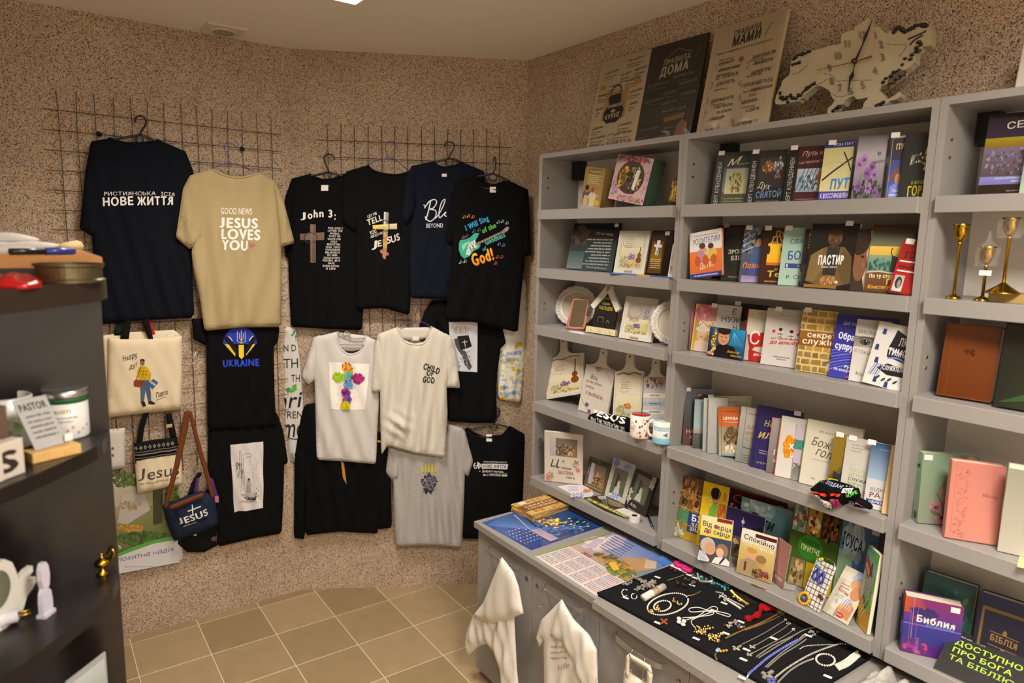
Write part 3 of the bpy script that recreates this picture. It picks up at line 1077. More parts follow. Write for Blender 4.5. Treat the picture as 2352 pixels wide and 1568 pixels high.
# --- John 3:16 shirt
def d(cv):
    for ch, x, y in (('J',694,505),('o',707,502),('h',720,499),('n',733,498),('3',754,499),(':',768,504)):
        cv.text(ch,(x, y),(x+(12 if ch != ':' else 4), y),18, '#e4e0da',.035)
    cv.rect(713,515,725.5,603, '#6d5a4c', '#5d4b40',1,6); cv.poly([(689,537),(745,533),(745,551),(690,551)], '#6f5c4e')
    cv.poly([(713,515),(719,515),(719,603),(715,603)], '#7a6757')
    r = random.Random(2)
    for k in range(16):
        a = k*math.pi/8
        cv.line([(714+16*math.cos(a),546+13*math.sin(a)),(714+15*math.cos(a+.8),546+12*math.sin(a+.8))],1.3, '#3a2e27')
    L = ['FOR GOD S', 'LOVED THE', 'WORLD,', 'THAT HE', 'GAVE HIS', 'ONLY', 'BEGOTTEN', 'SON, THAT', 'WHOSOEVER', 'BELIEVETH', 'IN HIM', 'SHOULD NOT', 'PERISH, BUT', 'HAVE', 'EVERLASTIN', 'G LIFE']
    for i, s in enumerate(L):
        w = 3.75*len(s); cx = 771-i*.75
        cv.text(s,(cx-w/2,525.5+i*6.2),(cx+w/2,526.3+i*6.2),4.5, '#cfcac4',.03)
garment('tshirt', F_MID,.040,[(709,399),(669,410),(664,520),(661,604),(664,680),(668,751),(754,756),(831,759),(834,700),(836,560),(832,440),(815,408),(792,400),(778,405),(750,412),(726,407)],
        [[(680,406),(669,410),(653,456),(650,520),(655,590),(666,595),(674,500)]],
        M_BLACK, 'black t-shirt printed with John 3: and a brown cross',6, neck=[(709,399),(726,408),(750,413),(778,406),(792,400)], tag=(738,425,754,438), draw=d, hem=[(668,744),(754,749),(830,752)])
hanger(F_MID,.050,[(769,367),(765,358),(755,354),(746,358),(745,368),(750,381),(754,391),(754,395)],(754,395),[[(754,395),(735,400),(709,405)],[(754,395),(770,399),(788,405)]], M_HBLK, 'black plastic hanger carrying the John 3: shirt',.0042, ring=(752,403,8), bar=[(718,425),(782,429)])
# --- Let me tell you shirt
def d(cv):
    W_ = '#d8d3cc'
    cv.quad([(882,486),(893,488),(891,520),(881,518)],['#c9c6c2', '#9a9794', '#7d7a70', '#b5b1a6'],2)
    cv.quad([(881,518),(891,520),(889,570),(880,568)],['#a8a060', '#8d8a7a', '#c2a02a', '#d8b52c'],2)
    cv.quad([(880,568),(889,570),(886,595),(880,593)],['#8fae3c', '#b5556a', '#c94f6a', '#6d9a3a'],2)
    cv.quad([(856,517),(912,513),(912,526),(857,526)],['#d9bd2e', '#cfc9ad', '#b7b09a', '#e0c233'],3)
    cv.line([(858,520),(880,517),(911,516)],1.6, '#e9e3c2'); cv.line([(884,487),(884,515)],1.4, '#e6e3de'); cv.line([(889,488),(888,514)],1.2, '#55534f')
    cv.curve([(876,512),(884,506),(892,512),(894,524),(888,531),(880,528)],2, '#3a302a')
    cv.text('LET ME',(845,501),(867,492),6.5, W_,.03,.1); cv.text('TELL',(845,518),(880,505),14, W_,.03,.15)
    cv.text('YOU',(851,540),(866,534),9, W_,.03,.15); cv.text('ABOUT MY',(852,547),(880,537),6, W_,.02,.15)
    cv.text('J',(857,573),(869,571),20, W_,.03,.2); cv.text('E',(867,567),(878,564),14, W_,.03,.2); cv.text('S',(889,560),(900,556),15, W_,.03,.2)
    cv.text('US',(899,558),(920,550),16, W_,.03,.25)
    cv.blobs(884,556,5,18,['#b8405a', '#d06a7a', '#7a9a3a', '#d8b040'],22,1.2,2.6,3); cv.blobs(882,580,7,10,['#6d9a3a', '#c85a6a', '#8aa84a'],18,1.2,2.4,5)
    for (x, y) in ((876,577),(890,583)): cv.flower(x, y,4, '#b5556a')
garment('tshirt', F_MID,.062,[(843,379),(795,393),(806,450),(818,535),(816,604),(819,711),(881,708),(941,724),(945,640),(955,560),(965,410),(940,394),(915,400),(888,399),(860,392)],
        [[(815,387),(795,393),(788,408),(786,453),(785,511),(816,534),(828,480),(818,420)]],
        M_BLACK2, 'black t-shirt with a painted yellow cross and LET ME TELL YOU lettering',7, neck=[(843,379),(860,393),(888,400),(915,401),(940,395)], draw=d, hem=[(819,704),(881,701),(940,717)])
hanger(F_MID,.070,[(913,342),(907,330),(896,325),(888,328),(885,340),(888,353),(892,362)],(892,362),[[(892,362),(878,366),(863,369),(843,379)],[(892,362),(909,367),(922,378),(939,392)]], M_HPUR, 'purple wire hanger carrying the LET ME TELL YOU shirt',.0019)
# --- navy Blessed shirt
def d(cv):
    Wc = '#d9dde2'
    cv.curve([(973,470),(978,473),(984,464),(990,460)],2.2, Wc); cv.curve([(989,462),(984,485),(978,505)],2.6, Wc)
    cv.curve([(975,478),(986,463),(998,458),(1003,465),(996,477),(988,480),(1001,484),(1000,498),(989,508),(979,503),(977,497)],2.3, Wc)
    cv.curve([(1000,502),(1012,485),(1022,462),(1020,458),(1013,468),(1008,490),(1010,500),(1018,493),(1024,487),(1021,494),(1026,497)],2.2, Wc)
    cv.text('BEYOND',(979,523),(1018,522),10, Wc,.01)
garment('tshirt', F_MID,.084,[(995,370),(945,381),(955,470),(943,520),(940,600),(943,685),(1005,687),(1090,690),(1110,600),(1118,500),(1115,394),(1060,371),(1046,378),(1022,382),(1005,378)],
        [[(965,376),(945,381),(933,405),(927,460),(922,497),(933,516),(953,487),(957,420)]],
        M_BLUEN, 'navy blue t-shirt with white script Ble lettering, half hidden',8, neck=[(995,370),(1006,380),(1022,384),(1046,380),(1060,372)], tag=(1015,399,1026,406), draw=d)
hanger(F_MID,.094,[(1021,338),(1023,329),(1031,326),(1041,329),(1043,339),(1037,350),(1032,358),(1031,364)],(1031,364),[[(1031,364),(1012,369),(996,373)],[(1031,364),(1046,367),(1060,373)]], M_HBLK, 'black plastic hanger carrying the navy script shirt',.0042, ring=(1032,372,9))
# --- I will sing shirt
def d(cv):
    cv.text('I Will Sing',(1071,530),(1124,505),13, '#3f9fd0',.05,.1); cv.text('of the',(1109,536),(1141,521),12, '#6fb843',.05,.1)
    cv.text('Goodness',(1116,563),(1162,543),13, '#57b9a8',.05,.1); cv.text('of',(1109,577),(1118,573),9, '#3f9fd0',.03,.1)
    cv.text('God!',(1087,611),(1138,594),28, '#e88f1c',.06,.1, col2='#f2b92e')
    cv.poly([(1054,560),(1057,551),(1068,550),(1080,545),(1090,535),(1101,535),(1097,544),(1092,552),(1095,560),(1104,562),(1100,570),(1088,576),(1078,588),(1066,594),(1058,586),(1054,574)], '#3fae92')
    cv.poly([(1060,562),(1072,556),(1082,552),(1070,566),(1062,578)], '#8fdcc4'); cv.poly([(1076,560),(1090,550),(1092,560),(1098,566),(1086,572),(1078,586),(1070,584)], '#d6d8d4')
    cv.line([(1091,562),(1160,530)],5, '#8f8578'); cv.line([(1091,562),(1160,530)],1, '#4a4640')
    cv.poly([(1152,531),(1164,520),(1170,522),(1166,530),(1156,536)], '#9a938c')
    for k in range(7): cv.line([(1098+k*9,556-k*4.2),(1100+k*9,561-k*4.2)],.8, '#d8d2c8')
    cv.line([(1078,566),(1084,578)],1.6, '#333'); cv.line([(1084,562),(1090,572)],1.6, '#333')
    for (x, y, c) in ((1064,500, '#e0962a'),(1074,498, '#e0962a'),(1084,500, '#d87f2a'),(1142,512, '#b9cfd6'),(1152,510, '#c9cfd6'),(1162,514, '#a8c0d0'),(1086,533, '#5f7fae'),(1098,530, '#5f7fae'),(1062,547, '#b35f8a'),(1070,544, '#a3609a'),(1144,562, '#8a8fd0'),(1154,565, '#8a8fd0'),(1056,604, '#c0d0c0'),(1066,602, '#c0d0c0'),(1140,592, '#c86a4a'),(1150,592, '#b35a3a'),(1136,606, '#c86a4a')):
        cv.ell(x, y,2,1.6, c,7); cv.line([(x+1.6, y),(x+1.6, y-6),(x+5, y-5),(x+5, y+1)],.9, c)
garment('tshirt', F_MID,.108,[(1095,402),(1080,408),(1048,416),(1040,460),(1040,560),(1034,640),(1022,735),(1090,740),(1190,764),(1195,700),(1205,604),(1209,500),(1214,436),(1178,418),(1160,415),(1135,423),(1112,417)],
        [[(1060,412),(1048,416),(1036,450),(1024,552),(1040,566),(1054,480)],[(1200,428),(1214,436),(1217,500),(1221,586),(1198,590),(1198,480)]],
        M_BLACK, 'black t-shirt with a green guitar and colourful God! lettering',9, neck=[(1095,402),(1112,418),(1135,424),(1160,416)], tag=(1125,429,1139,442), draw=d, hem=[(1023,729),(1090,734),(1190,757)])
hanger(F_MID,.118,[(1133,372),(1134,363),(1137,361),(1139,370),(1137,385),(1134,394),(1133,399)],(1133,399),[[(1133,399),(1115,402),(1096,405)],[(1133,399),(1150,406),(1172,417)]], M_HBLK, 'black plastic hanger carrying the guitar shirt',.0042, ring=(1132,408,9), bar=[(1104,431),(1155,438)])
# --- black shirt with fist print behind
def d(cv):
    cv.quad([(1031,739),(1097,739),(1096,854),(1036,851)],['#cdd0d6', '#cfd2d8', '#cbced4', '#c5c8ce'],6)
    r = random.Random(9)
    for k in range(10): cv.curve([(1046+k*3.2,767),(1044+k*3.4+r.uniform(-3,3),757),(1048+k*3+r.uniform(-3,3),750-(k % 3)*3)],.8, '#a57a48')
    cv.poly([(1050,772),(1076,769),(1084,795),(1056,805)], '#17171a'); cv.line([(1066,780),(1069,796)],1.4, '#d0d0d4'); cv.line([(1061,786),(1073,784)],1.4, '#d0d0d4')
    cv.poly([(1043,778),(1052,776),(1058,802),(1070,806),(1077,826),(1084,842),(1078,850),(1068,838),(1062,818),(1052,804),(1046,792)], '#4c4c50')
    for k in range(24): cv.ell(r.uniform(1050,1080), r.uniform(800,846),1,3, r.choice(['#8a8a90', '#1c1c20', '#c0c0c6']),6, r.uniform(0,3), new=(k % 6 == 0))
garment('tshirt', F_MID,.045,[(985,690),(1150,690),(1150,800),(1140,880),(1142,972),(1080,972),(1028,968),(1020,880),(1012,760)],
        [[(1135,735),(1150,735),(1163,788),(1149,802),(1149,815),(1138,790)],[(992,690),(975,715),(958,762),(1000,775),(1014,720)]],
        M_BLACK2, 'black t-shirt with a white panel of a fist holding a black book',10, draw=d)
# --- white shirt with colour cross
def d(cv):
    cv.quad([(755.6,831),(849,835.6),(839,941),(761,939)],['#eeebe4', '#efece6', '#ece8e2', '#ebe7e0'],6)
    cols = [(797,842,['#d02a5a', '#e8562a', '#f0b020']),(800,852,['#e0402a', '#d8c020', '#8ac030']),(800,865,['#5a8ac8', '#7aa8d8', '#50b070']),(778,866,['#a8d020', '#c8d830', '#7ab828']),(822,868,['#7a2a8a', '#a02a70', '#d03060']),
            (800,882,['#4a9ac0', '#70b0c8', '#6a4aa0']),(796,900,['#d03070', '#7a2a8a', '#40208a']),(798,916,['#5a2a9a', '#3a60b0', '#d04a80']),(793,930,['#a0c820', '#f0d020', '#e8a020'])]
    for i,(x, y, cs) in enumerate(cols):
        cv.blobs(x, y,14 if y in (866,868) else 9,10, cs,40,2,6, i); cv.blobs(x, y,20,14, cs,16,.5,1.3, i+40)
white1, cw1 = garment('tshirt', F_MID,.058,[(775,762),(720,775),(716,830),(722,880),(724,960),(727,1057),(790,1060),(863,1067),(866,1000),(870,920),(868,860),(862,782),(840,771),(829,804),(810,813),(795,811),(777,793)],
        [[(735,770),(720,775),(706,820),(692,864),(707,884),(722,873),(728,830)],[(855,778),(862,782),(874,830),(880,880),(866,892),(862,850)]],
        M_WHITE, 'white t-shirt with a rainbow splatter cross',11, neck=[(775,762),(777,793),(795,812),(810,814),(829,804),(840,771)], inner=[(774,763),(841,771),(838,800),(812,806),(790,805),(777,795)], draw=d, hem=[(728,1049),(790,1052),(862,1059)], cuffs=[[(695,862),(708,878),(722,868)]], fold=.008)
hanger(F_MID,.072,[(789,772),(790,765),(798,762),(804,768),(803,776)],(803,776),[[(803,776),(790,770),(776,764)],[(803,776),(818,778),(838,776)]], M_HCLR, 'clear grey plastic hanger inside the rainbow cross shirt',.0028, bar=[(781,791),(835,792)])
# --- Child of God shirt
def crumple(x, y):
    a, b2 = F_MID.uv(915,975,.1)
    r2 = ((x-a)/.055)**2+((y-b2)/.06)**2
    return .022*math.exp(-r2)*(1+.8*math.sin(60*(x-a)+90*(y-b2))) - .006*math.exp(-((x-a+.05)/.03)**2-((y-b2)/.05)**2)
def d(cv):
    cv.text('CHILD',(971,846),(1009,858),14, '#26251f',.05, jig=.04); cv.text('OF',(979,862),(995,865),13, '#26251f',.05); cv.text('GOD',(970,876),(998,881),14, '#26251f',.05, jig=.04)
garment('tshirt', F_MID,.090,[(911,752),(868,768),(872,880),(873,960),(876,1045),(890,1024),(955,1042),(1022,1052),(1028,950),(1026,890),(1032,850),(1038,775),(992,750),(977,785),(950,790),(927,781)],
        [[(882,762),(868,768),(860,800),(853,904),(894,892),(884,830)],[(1022,765),(1038,775),(1048,820),(1057,892),(1024,890),(1022,830)]],
        M_CREAMW, 'warm white t-shirt with small CHILD OF GOD lettering',12, neck=[(911,752),(926,782),(950,791),(976,786),(992,750)], inner=[(911,753),(992,751),(984,775),(950,782),(920,776)], tag=(947,772,962,782), draw=d, extra=crumple, hem=[(892,1018),(955,1035),(1021,1044)], cuffs=[[(856,897),(892,885)],[(1054,885),(1026,883)]], fold=.008)
hanger(F_MID,.100,[(950,690),(958,700),(960,708),(953,725),(955,738)],(955,738),[[(955,738),(935,742),(918,750)],[(955,738),(972,740),(990,751)]], M_HPUR, 'purple wire hanger carrying the CHILD OF GOD shirt',.0019)
# --- black long-sleeved shirt low
def d(cv):
    cv.poly([(783,1058),(790,1062),(794,1090),(796,1112),(788,1095)], '#c58a1e'); cv.poly([(868,1010),(877,1012),(875,1016),(867,1014)], '#d0a020')
garment('sweatshirt', F_MID,.037,[(700,930),(760,920),(880,1000),(892,1045),(896,1120),(868,1216),(866,1227),(780,1222),(700,1231),(697,1100),(694,1000)],
        [[(704,928),(697,935),(690,960),(676,1050),(674,1236),(699,1240),(704,1050)],[(878,1010),(896,1060),(900,1213),(867,1217),(862,1080)]],
        M_BLACK, 'black long-sleeved top hanging below the rainbow cross shirt',13, draw=d, cat='sweatshirt', fold=.006)
# --- grey lion shirt
def d(cv):
    r = random.Random(5)
    cv.blobs(986,1106,17,20,['#2c2a33', '#3a3742', '#4a4650', '#232129'],60,1.5,4.5,2)
    cv.poly([(972,1120),(998,1118),(990,1134),(984,1128),(978,1136)], '#33313a')
    for k in range(30):
        cv.line([(r.uniform(968,1004), r.uniform(1090,1124)),(r.uniform(968,1004), r.uniform(1100,1132))],.6, r.choice(['#77747e', '#a5a2aa', '#1d1b22']))
    cv.poly([(977,1096),(986,1094),(995,1096),(992,1110),(986,1114),(981,1110)], '#6a6770'); cv.ell(981,1100,1.6,1.1, '#15131a'); cv.ell(991,1100,1.6,1.1, '#15131a'); cv.poly([(983,1106),(989,1106),(986,1111)], '#1b1920')
    for (x, y) in ((970,1072),(978,1067),(985,1064),(993,1067),(1001,1072)):
        cv.poly([(x-2.5,1083),(x-2, y+4),(x, y),(x+2, y+4),(x+2.5,1083)], '#c9bd2c'); cv.ell(x, y,1.8,1.8, '#d8cc3a',7)
garment('tshirt', F_MID,.052,[(890,1025),(960,1040),(1025,1000),(1030,975),(1065,985),(1068,1080),(1065,1180),(1061,1261),(1030,1256),(970,1254),(909,1257),(905,1180),(903,1110),(900,1060)],
        [[(892,1030),(886,1085),(901,1106),(917,1096),(916,1040)],[(1050,980),(1068,990),(1087,1060),(1076,1095),(1062,1088),(1054,1020)]],
        M_GREYM, 'grey melange t-shirt with a crowned lion print',14, draw=d, hem=[(909,1249),(970,1246),(1061,1253)], fold=.007)
# --- black mission shirt near counter
def d(cv):
    cv.curve([(1092,1062),(1088,1068),(1092,1075),(1097,1068),(1097,1060)],2, '#dcd9d6'); cv.line([(1099,1061),(1099,1076)],2, '#dcd9d6'); cv.curve([(1099,1062),(1104,1068),(1099,1075)],2, '#dcd9d6'); cv.line([(1088,1068),(1104,1068)],1.5, '#dcd9d6')
    cv.text('ХРИСТИЯНСЬКА МІСІЯ',(1110,1061),(1164,1062.5),3, '#c9c6c3',.03)
    cv.poly([(1106,1064),(1167,1065),(1165,1077),(1106,1075)], '#dcd9d6'); cv.text('НОВЕ ЖИТТЯ',(1109,1073),(1162,1074.5),7, '#17171a',.03)
    cv.text('Доброго вечора,',(1107,1083),(1157,1085),5.2, '#d8d5d2',.03); cv.text('ми з УКРАЇНИ',(1109,1091.5),(1150,1093),5.4, '#d8d5d2',.03)
    cv.line([(1100,1081),(1104,1081)],1, '#d8d5d2')
    cv.rect(1152,1085,1165,1089, '#2f62b8'); cv.rect(1152,1089,1165,1093, '#e8c52a')
garment('tshirt', F_MID,.040,[(1068,984),(1058,1060),(1062,1150),(1060,1238),(1130,1240),(1200,1238),(1203,1150),(1206,1075),(1212,1002),(1172,979),(1152,1000),(1112,1003),(1086,992)],
        [[(1196,992),(1212,1002),(1219,1040),(1217,1066),(1202,1082),(1196,1030)]],
        M_BLACK2, 'black t-shirt with small white mission lettering beside the bookcase',15, neck=[(1072,984),(1087,994),(1112,1004),(1152,1001),(1172,980)], tag=(1117,998,1130,1013), draw=d)
hanger(F_MID,.048,[(1141,936),(1147,941),(1146,953),(1138,964),(1136,974)],(1136,974),[[(1136,974),(1110,978),(1078,986)],[(1136,974),(1150,976),(1170,982)]], M_HBLK, 'black plastic hanger carrying the mission lettering shirt',.0042, ring=(1134,980,8), bar=[(1087,1001),(1156,1009)])
# --- patterned apron by the corner
def d(cv):
    r = random.Random(12)
    for k in range(46):
        x, y = r.uniform(1147,1206), r.uniform(778,915)
        if k % 2: cv.curve([(x-4, y),(x, y-5),(x+4, y),(x+7, y-4)],1.2, r.choice(['#7aa0c8', '#d8c03a', '#8ab0d0', '#e0c848']))
        else: cv.flower(x, y,5, r.choice(['#d8bd35', '#e2cc55', '#88a8c8']), '#c9a020',5)
    for (s, x, y) in (('РОДНА',1150,832),('ЛЮБОВ',1162,815),('ДИВНА',1168,828),('ЄДНА',1150,893),('ЗЕЛЕНЕНЬКО',1146,906),('СВІТЛО',1175,880)):
        cv.text(s,(x, y),(x+5.2*len(s)*.9, y-1),7, '#6a96c4',.01)
    for k in range(10): cv.ell(1208+r.uniform(-6,8),668+k*8,2.5,3, r.choice(['#7aa0c8', '#d8c03a']),7)
garment('apron', F_MID,.021,[(1202,640),(1212,660),(1222,695),(1221,725),(1213,745),(1208,800),(1197,925),(1144,917),(1141,800),(1150,700),(1190,690)],[], fabric('pale_patterned_cotton', '#e4e1d6'),
        'pale apron with yellow and blue doodles at the wall corner',16, draw=d, cat='apron', grp='lettered aprons', bulge=.010, fold=.004, lam=.05)

# ------------------------------------------------------------------ books and flat things on the shelves
M_PAGES = mat('book_pages', '#d8cdb4',0.8, var=0.12, scale=400)
M_TAGP = mat('price_tag_paper', '#d8d2cf',0.6)
def solid(col, rough=0.4, pre='cover_board'):
    return mat(pre + '_' + (col.lstrip('#') if isinstance(col, str) else 'x') + '_%d' % int(rough*100), col, rough, var=0.03)

def norm_fn(fr, w, h, dz0=.0004):
    return lambda x, y, z: fr.pt(min(1.0, max(0.0, x))*w, min(1.0, max(0.0, y))*h, dz0+z)

def book_at(fr, w, h, t, label, draw, col, spine=None, tag=None, group=None, hard=False, name='book', page=True, gloss=None, pagetop=False, cat='book'):
    """fr: origin at lower left of the front cover; builds cover, pages, print"""
    T = thing(name, fr.pt(w/2,0,-t/2), label, cat, group)
    k = .0022 if hard else .0008
    m = solid(col)
    b = MB()
    if page:
        b.bbox(fr,0, w,0, h,-k,0,.0006); b.fbox(fr,0, w,0, h,-t,-t+k); b.fbox(fr,0, k,0, h,-t+k,-k)
    else:
        b.bbox(fr,0, w,0, h,-t,0,.0008)
    b.obj('cover' if page else 'panel', m, T)
    if page:
        q = .003 if hard else .0006
        b = MB(); b.fbox(fr, k, w-q, q, h-q,-t+k,-k); b.obj('pages', M_PAGES, T)
    if draw:
        cv = Cv(); draw(cv)
        cv.build('cover_print', norm_fn(fr, w, h), gloss or M_COVER, T)
    if spine:
        sf = Frame(fr.pt(0,0,-t), fr.n, fr.v,-fr.u)
        cv = Cv(); spine(cv)
        cv.build('spine_print', norm_fn(sf, t, h), gloss or M_COVER, T)
    if tag:
        for (x, y) in ([tag] if not isinstance(tag[0], tuple) else tag):
            b = MB(); b.fbox(fr, x*w-.011, x*w+.011, y*h-.009, y*h+.006,.0012,.0022); b.obj('price_tag', M_TAGP, T)
    return T

def pose(z, tl, tr, bl=None, yaw=8, lean=9, d=.04, t=.012, base=F_SHELF, fixroll=None):
    """frame, width, height of a book standing on a shelf of height z, from the places of its corners"""
    n, u, v = base.n, base.u, base.v
    ya, le = math.radians(yaw), math.radians(lean)
    U = u*math.cos(ya) - n*math.sin(ya); Nf = n*math.cos(ya) + u*math.sin(ya)
    Vv = v*math.cos(le) - Nf*math.sin(le); Nn = Nf*math.cos(le) + v*math.sin(le)
    a0, _ = base.uv(*(bl or tl),-d)
    A = base.pt(a0, z + t*math.sin(le)+.0005,-d)
    fr = Frame(A, U, Vv, Nn)
    a1, b1 = fr.uv(*tl); a2, b2 = fr.uv(*tr)
    roll = math.atan2(a1, b1) if bl else 0.0
    if fixroll is not None: roll = math.radians(fixroll)
    if abs(roll) < math.radians(6) and fixroll is None:
        A = A + U*(a1*.5 if bl else a1)
        return Frame(A, U, Vv, Nn), max(.02, a2-a1),(b1+b2)/2
    U2 = U*math.cos(roll) - Vv*math.sin(roll); V2 = Vv*math.cos(roll) + U*math.sin(roll)
    w = math.hypot(a2-a1, b2-b1); h = math.hypot(a1, b1)
    A = A + v*max(0,(-(U2*w).dot(v)) if roll > 0 else 0)
    return Frame(A, U2, V2, Nn), w, h

def book(z, label, draw, col, tl, tr, bl=None, yaw=8, lean=9, d=.04, t=.011, w=None, h=None, base=F_SHELF, fixroll=None, **kw):
    fr, ww, hh = pose(z, tl, tr, bl, yaw, lean, d, t, base, fixroll)
    return book_at(fr, w or ww, h or hh, t, label, draw, col, **kw)

def card_pose(z, tl, tr, br, bl):
    """rectangle with its lower edge resting at height z, from four corner places"""
    B = on_plane(*bl, Vector((0,0, z+.003)), Z); C = on_plane(*br, Vector((0,0, z+.003)), Z)
    u = (C-B); w = u.length; u.normalize()
    A1 = on_plane(*tl, B, u) - B; A2 = on_plane(*tr, C, u) - C
    v = (A1+A2)/2
    return Frame(B, u, v, u.cross(v)), w, v.length

R1, R2, R3, R4, R5 = LIPS
TAGT = (.15,1.0)
# --- middle bookcase, top row
def author_band(cv, c='#15181a'):
    cv.rect(0,0,.27,1, c, '#0e1012'); cv.T = lambda x, y: (.27-y*.27, x)
    cv.text('РОБЕРТ КЛЕНДЕННЕН',(-.12,.3),(.82,.3),.42, '#b9b6ac',.01); cv.T = lambda x, y: (.27+x*.73, y)
def d(cv):
    author_band(cv)
    cv.rect(0,0,1,.25, '#3c4420', '#4a5128'); cv.rect(0,.25,1,.7, '#6f7a78', '#3c4a50'); cv.rect(0,.7,1,1, '#262c18', '#1d2014')
    cv.rect(.1,.2,.95,.68, '#c8c090', '#8f9188'); cv.blobs(.5,.42,.26,.2,['#8f8348', '#6a6034', '#b0a468', '#4a4630'],30,.03,.08,1); cv.text('М',(.05,.72),(.55,.78),.12, '#c9c6b8',0,.4); cv.text('олитва',(.45,.74),(.98,.76),.035, '#a9a698',0,.3)
    for k in range(2): cv.scrib(.1,.9,.05+.05*k,.022, '#b5b59a', k)
book(R1, 'dark green paperback with praying hands, leftmost of the top middle row', d, '#15181a',(1646.7,350),(1727.8,347.6),(1632.7,469), yaw=14, d=.06, t=.012, tag=(.14,1.0))
def d(cv):
    author_band(cv)
    cv.rect(0,0,1,1, '#1c1a1c', '#26221f'); cv.rect(.03,.3,.97,.86, '#2e2a2c', '#3a3230',1,2); cv.blobs(.35,.68,.2,.1,['#b07a48', '#8a5a34', '#c89058'],20,.02,.06,1); cv.blobs(.72,.72,.16,.15,['#8f9296', '#b5b8bc', '#6a6c72'],16,.02,.07,2); cv.blobs(.75,.5,.1,.05,['#7a5038', '#9a6844'],10,.02,.04,4)
    cv.text('Дух',(.04,.3),(.5,.25),.12, '#d8d2c2',0,.3); cv.text('СВЯТОЙ',(.02,.1),(.98,.12),.12, '#6f96c8',.02); cv.scrib(.05,.9,.03,.02, '#9a9a9a',4)
book(R1, 'black paperback with a white dove and blue title in the top middle row', d, '#15181a',(1727,347.6),(1812,342.5),(1709,465), yaw=14, d=.06, t=.012, tag=(.14,1.0))
def d(cv):
    author_band(cv)
    cv.rect(0,0,1,1, '#4a1a20', '#3a1418'); cv.rect(.04,.18,.99,.6, '#8fa4b5', '#a8b8c4',1,1); cv.blobs(.5,.35,.4,.12,['#3a5a78', '#d8d4cc', '#6f8aa0', '#5a7a98'],30,.03,.09,1)
    for k in range(6): cv.line([(.05+.15*k,.2),(.3+.13*k,.6)],.018, '#2e2420')
    cv.blobs(.85,.45,.1,.08,['#c07040', '#a85a30', '#d88a5a'],12,.03,.06,3); cv.text('Путь к',(.12,.82),(.85,.84),.09, '#c9a9a0',0,.3); cv.text('наставничеству',(.05,.68),(.97,.71),.06, '#b89a92',0,.3); cv.scrib(.1,.9,.04,.02, '#b89a92',3)
book(R1, 'dark red paperback with bare branches in the top middle row', d, '#15181a',(1811,340),(1902,332.3),(1798.5,462.4), yaw=14, d=.06, t=.012, tag=(.14,1.0))
def d(cv):
    cv.rect(0,0,1,.16, '#3f3a9a', '#4a44a8'); cv.rect(0,.16,1,.9, '#d8cf9a', '#b8b07a',1,3); cv.rect(0,.9,1,1, '#242a6a'); cv.text('РОН ПУТ',(.3,.925),(.98,.935),.045, '#b9bcd8',.01)
    cv.line([(.05,.35),(.4,.5),(1,.72)],.035, '#23211e'); cv.line([(.68,.82),(.85,.66),(.99,.5)],.035, '#2a2824'); cv.curve([(0,.6),(.4,.66),(.8,.62)],.008, '#a89f6a')
    cv.text('ПУТ',(.35,.19),(1.0,.21),.17, '#2f7fd0',.05,.08); cv.text('К ВОССТАНОВЛЕН',(.06,.04),(1.0,.05),.08, '#e8e6f0',.03)
book(R1, 'yellow and blue paperback with barbed wire in the top middle row', d, '#3f3a9a',(1899.3,328.5),(1968,320.8),(1875,461), yaw=14, d=.05, tag=(.25,1.0))
def d(cv):
    cv.rect(0,0,1,.7, '#6a6070', '#a8a0a8'); cv.rect(0,.7,1,1, '#a8a0a8', '#56525a'); cv.blobs(.5,.15,.5,.15,['#3a4a30', '#2a3424', '#55604a'],40,.03,.09,2)
    for k,(x, y) in enumerate(((.15,.55),(.6,.5),(.7,.38),(.2,.2),(.55,.17),(.8,.1),(.3,.62),(.45,.4))): cv.flower(x, y,.09, '#8a5fa0' if k % 2 else '#a87ab8', '#5a3a6a',7,1.4)
    for x in (.2,.5,.7): cv.line([(x,0),(x+.05,.4)],.01, '#3a5030')
    cv.text('8',(.72,.68),(.84,.68),.06, '#3a3540'); cv.text('крил',(.6,.56),(.97,.57),.045, '#3a3540',0,.3)
book(R1, 'grey-lilac paperback with purple thistles in the top middle row', d, '#5a5560',(1969.4,313),(2037,309),(1958,457), yaw=14, d=.045)
def d(cv):
    cv.rect(0,0,1,1, '#28307a', '#141a48'); cv.line([(.1,.02),(.1,.95),(.98,.97)],.03, '#b89030'); cv.rect(.14,0,1,.6, '#4a56b0', '#2a3480'); cv.rect(.14,.6,1,.93, '#101230', '#0c0e24')
    cv.text('ПУТ',(.3,.76),(.95,.78),.09, '#c0a860',.05); cv.text('Н',(.7,.66),(.9,.67),.07, '#c0a860',.05); cv.ell(.5,.36,.25,.11, '#6a4428'); cv.ell(.58,.3,.16,.09, '#b58058'); cv.poly([(.18,0),(.2,.18),(.5,.24),(.85,.15),(.9,0)], '#6f80d8')
    cv.text('Тина',(.3,.09),(.8,.1),.05, '#e8e8f0',0,.3); cv.text('поседу',(.2,.03),(.85,.04),.04, '#e8e8f0',.02,.3)
book(R1, 'deep blue paperback with a gold frame and a woman in profile', d, '#20286a',(2044.7,312),(2090,305),(2034.5,456), yaw=20, d=.045, t=.014, tag=(.2,1.0))
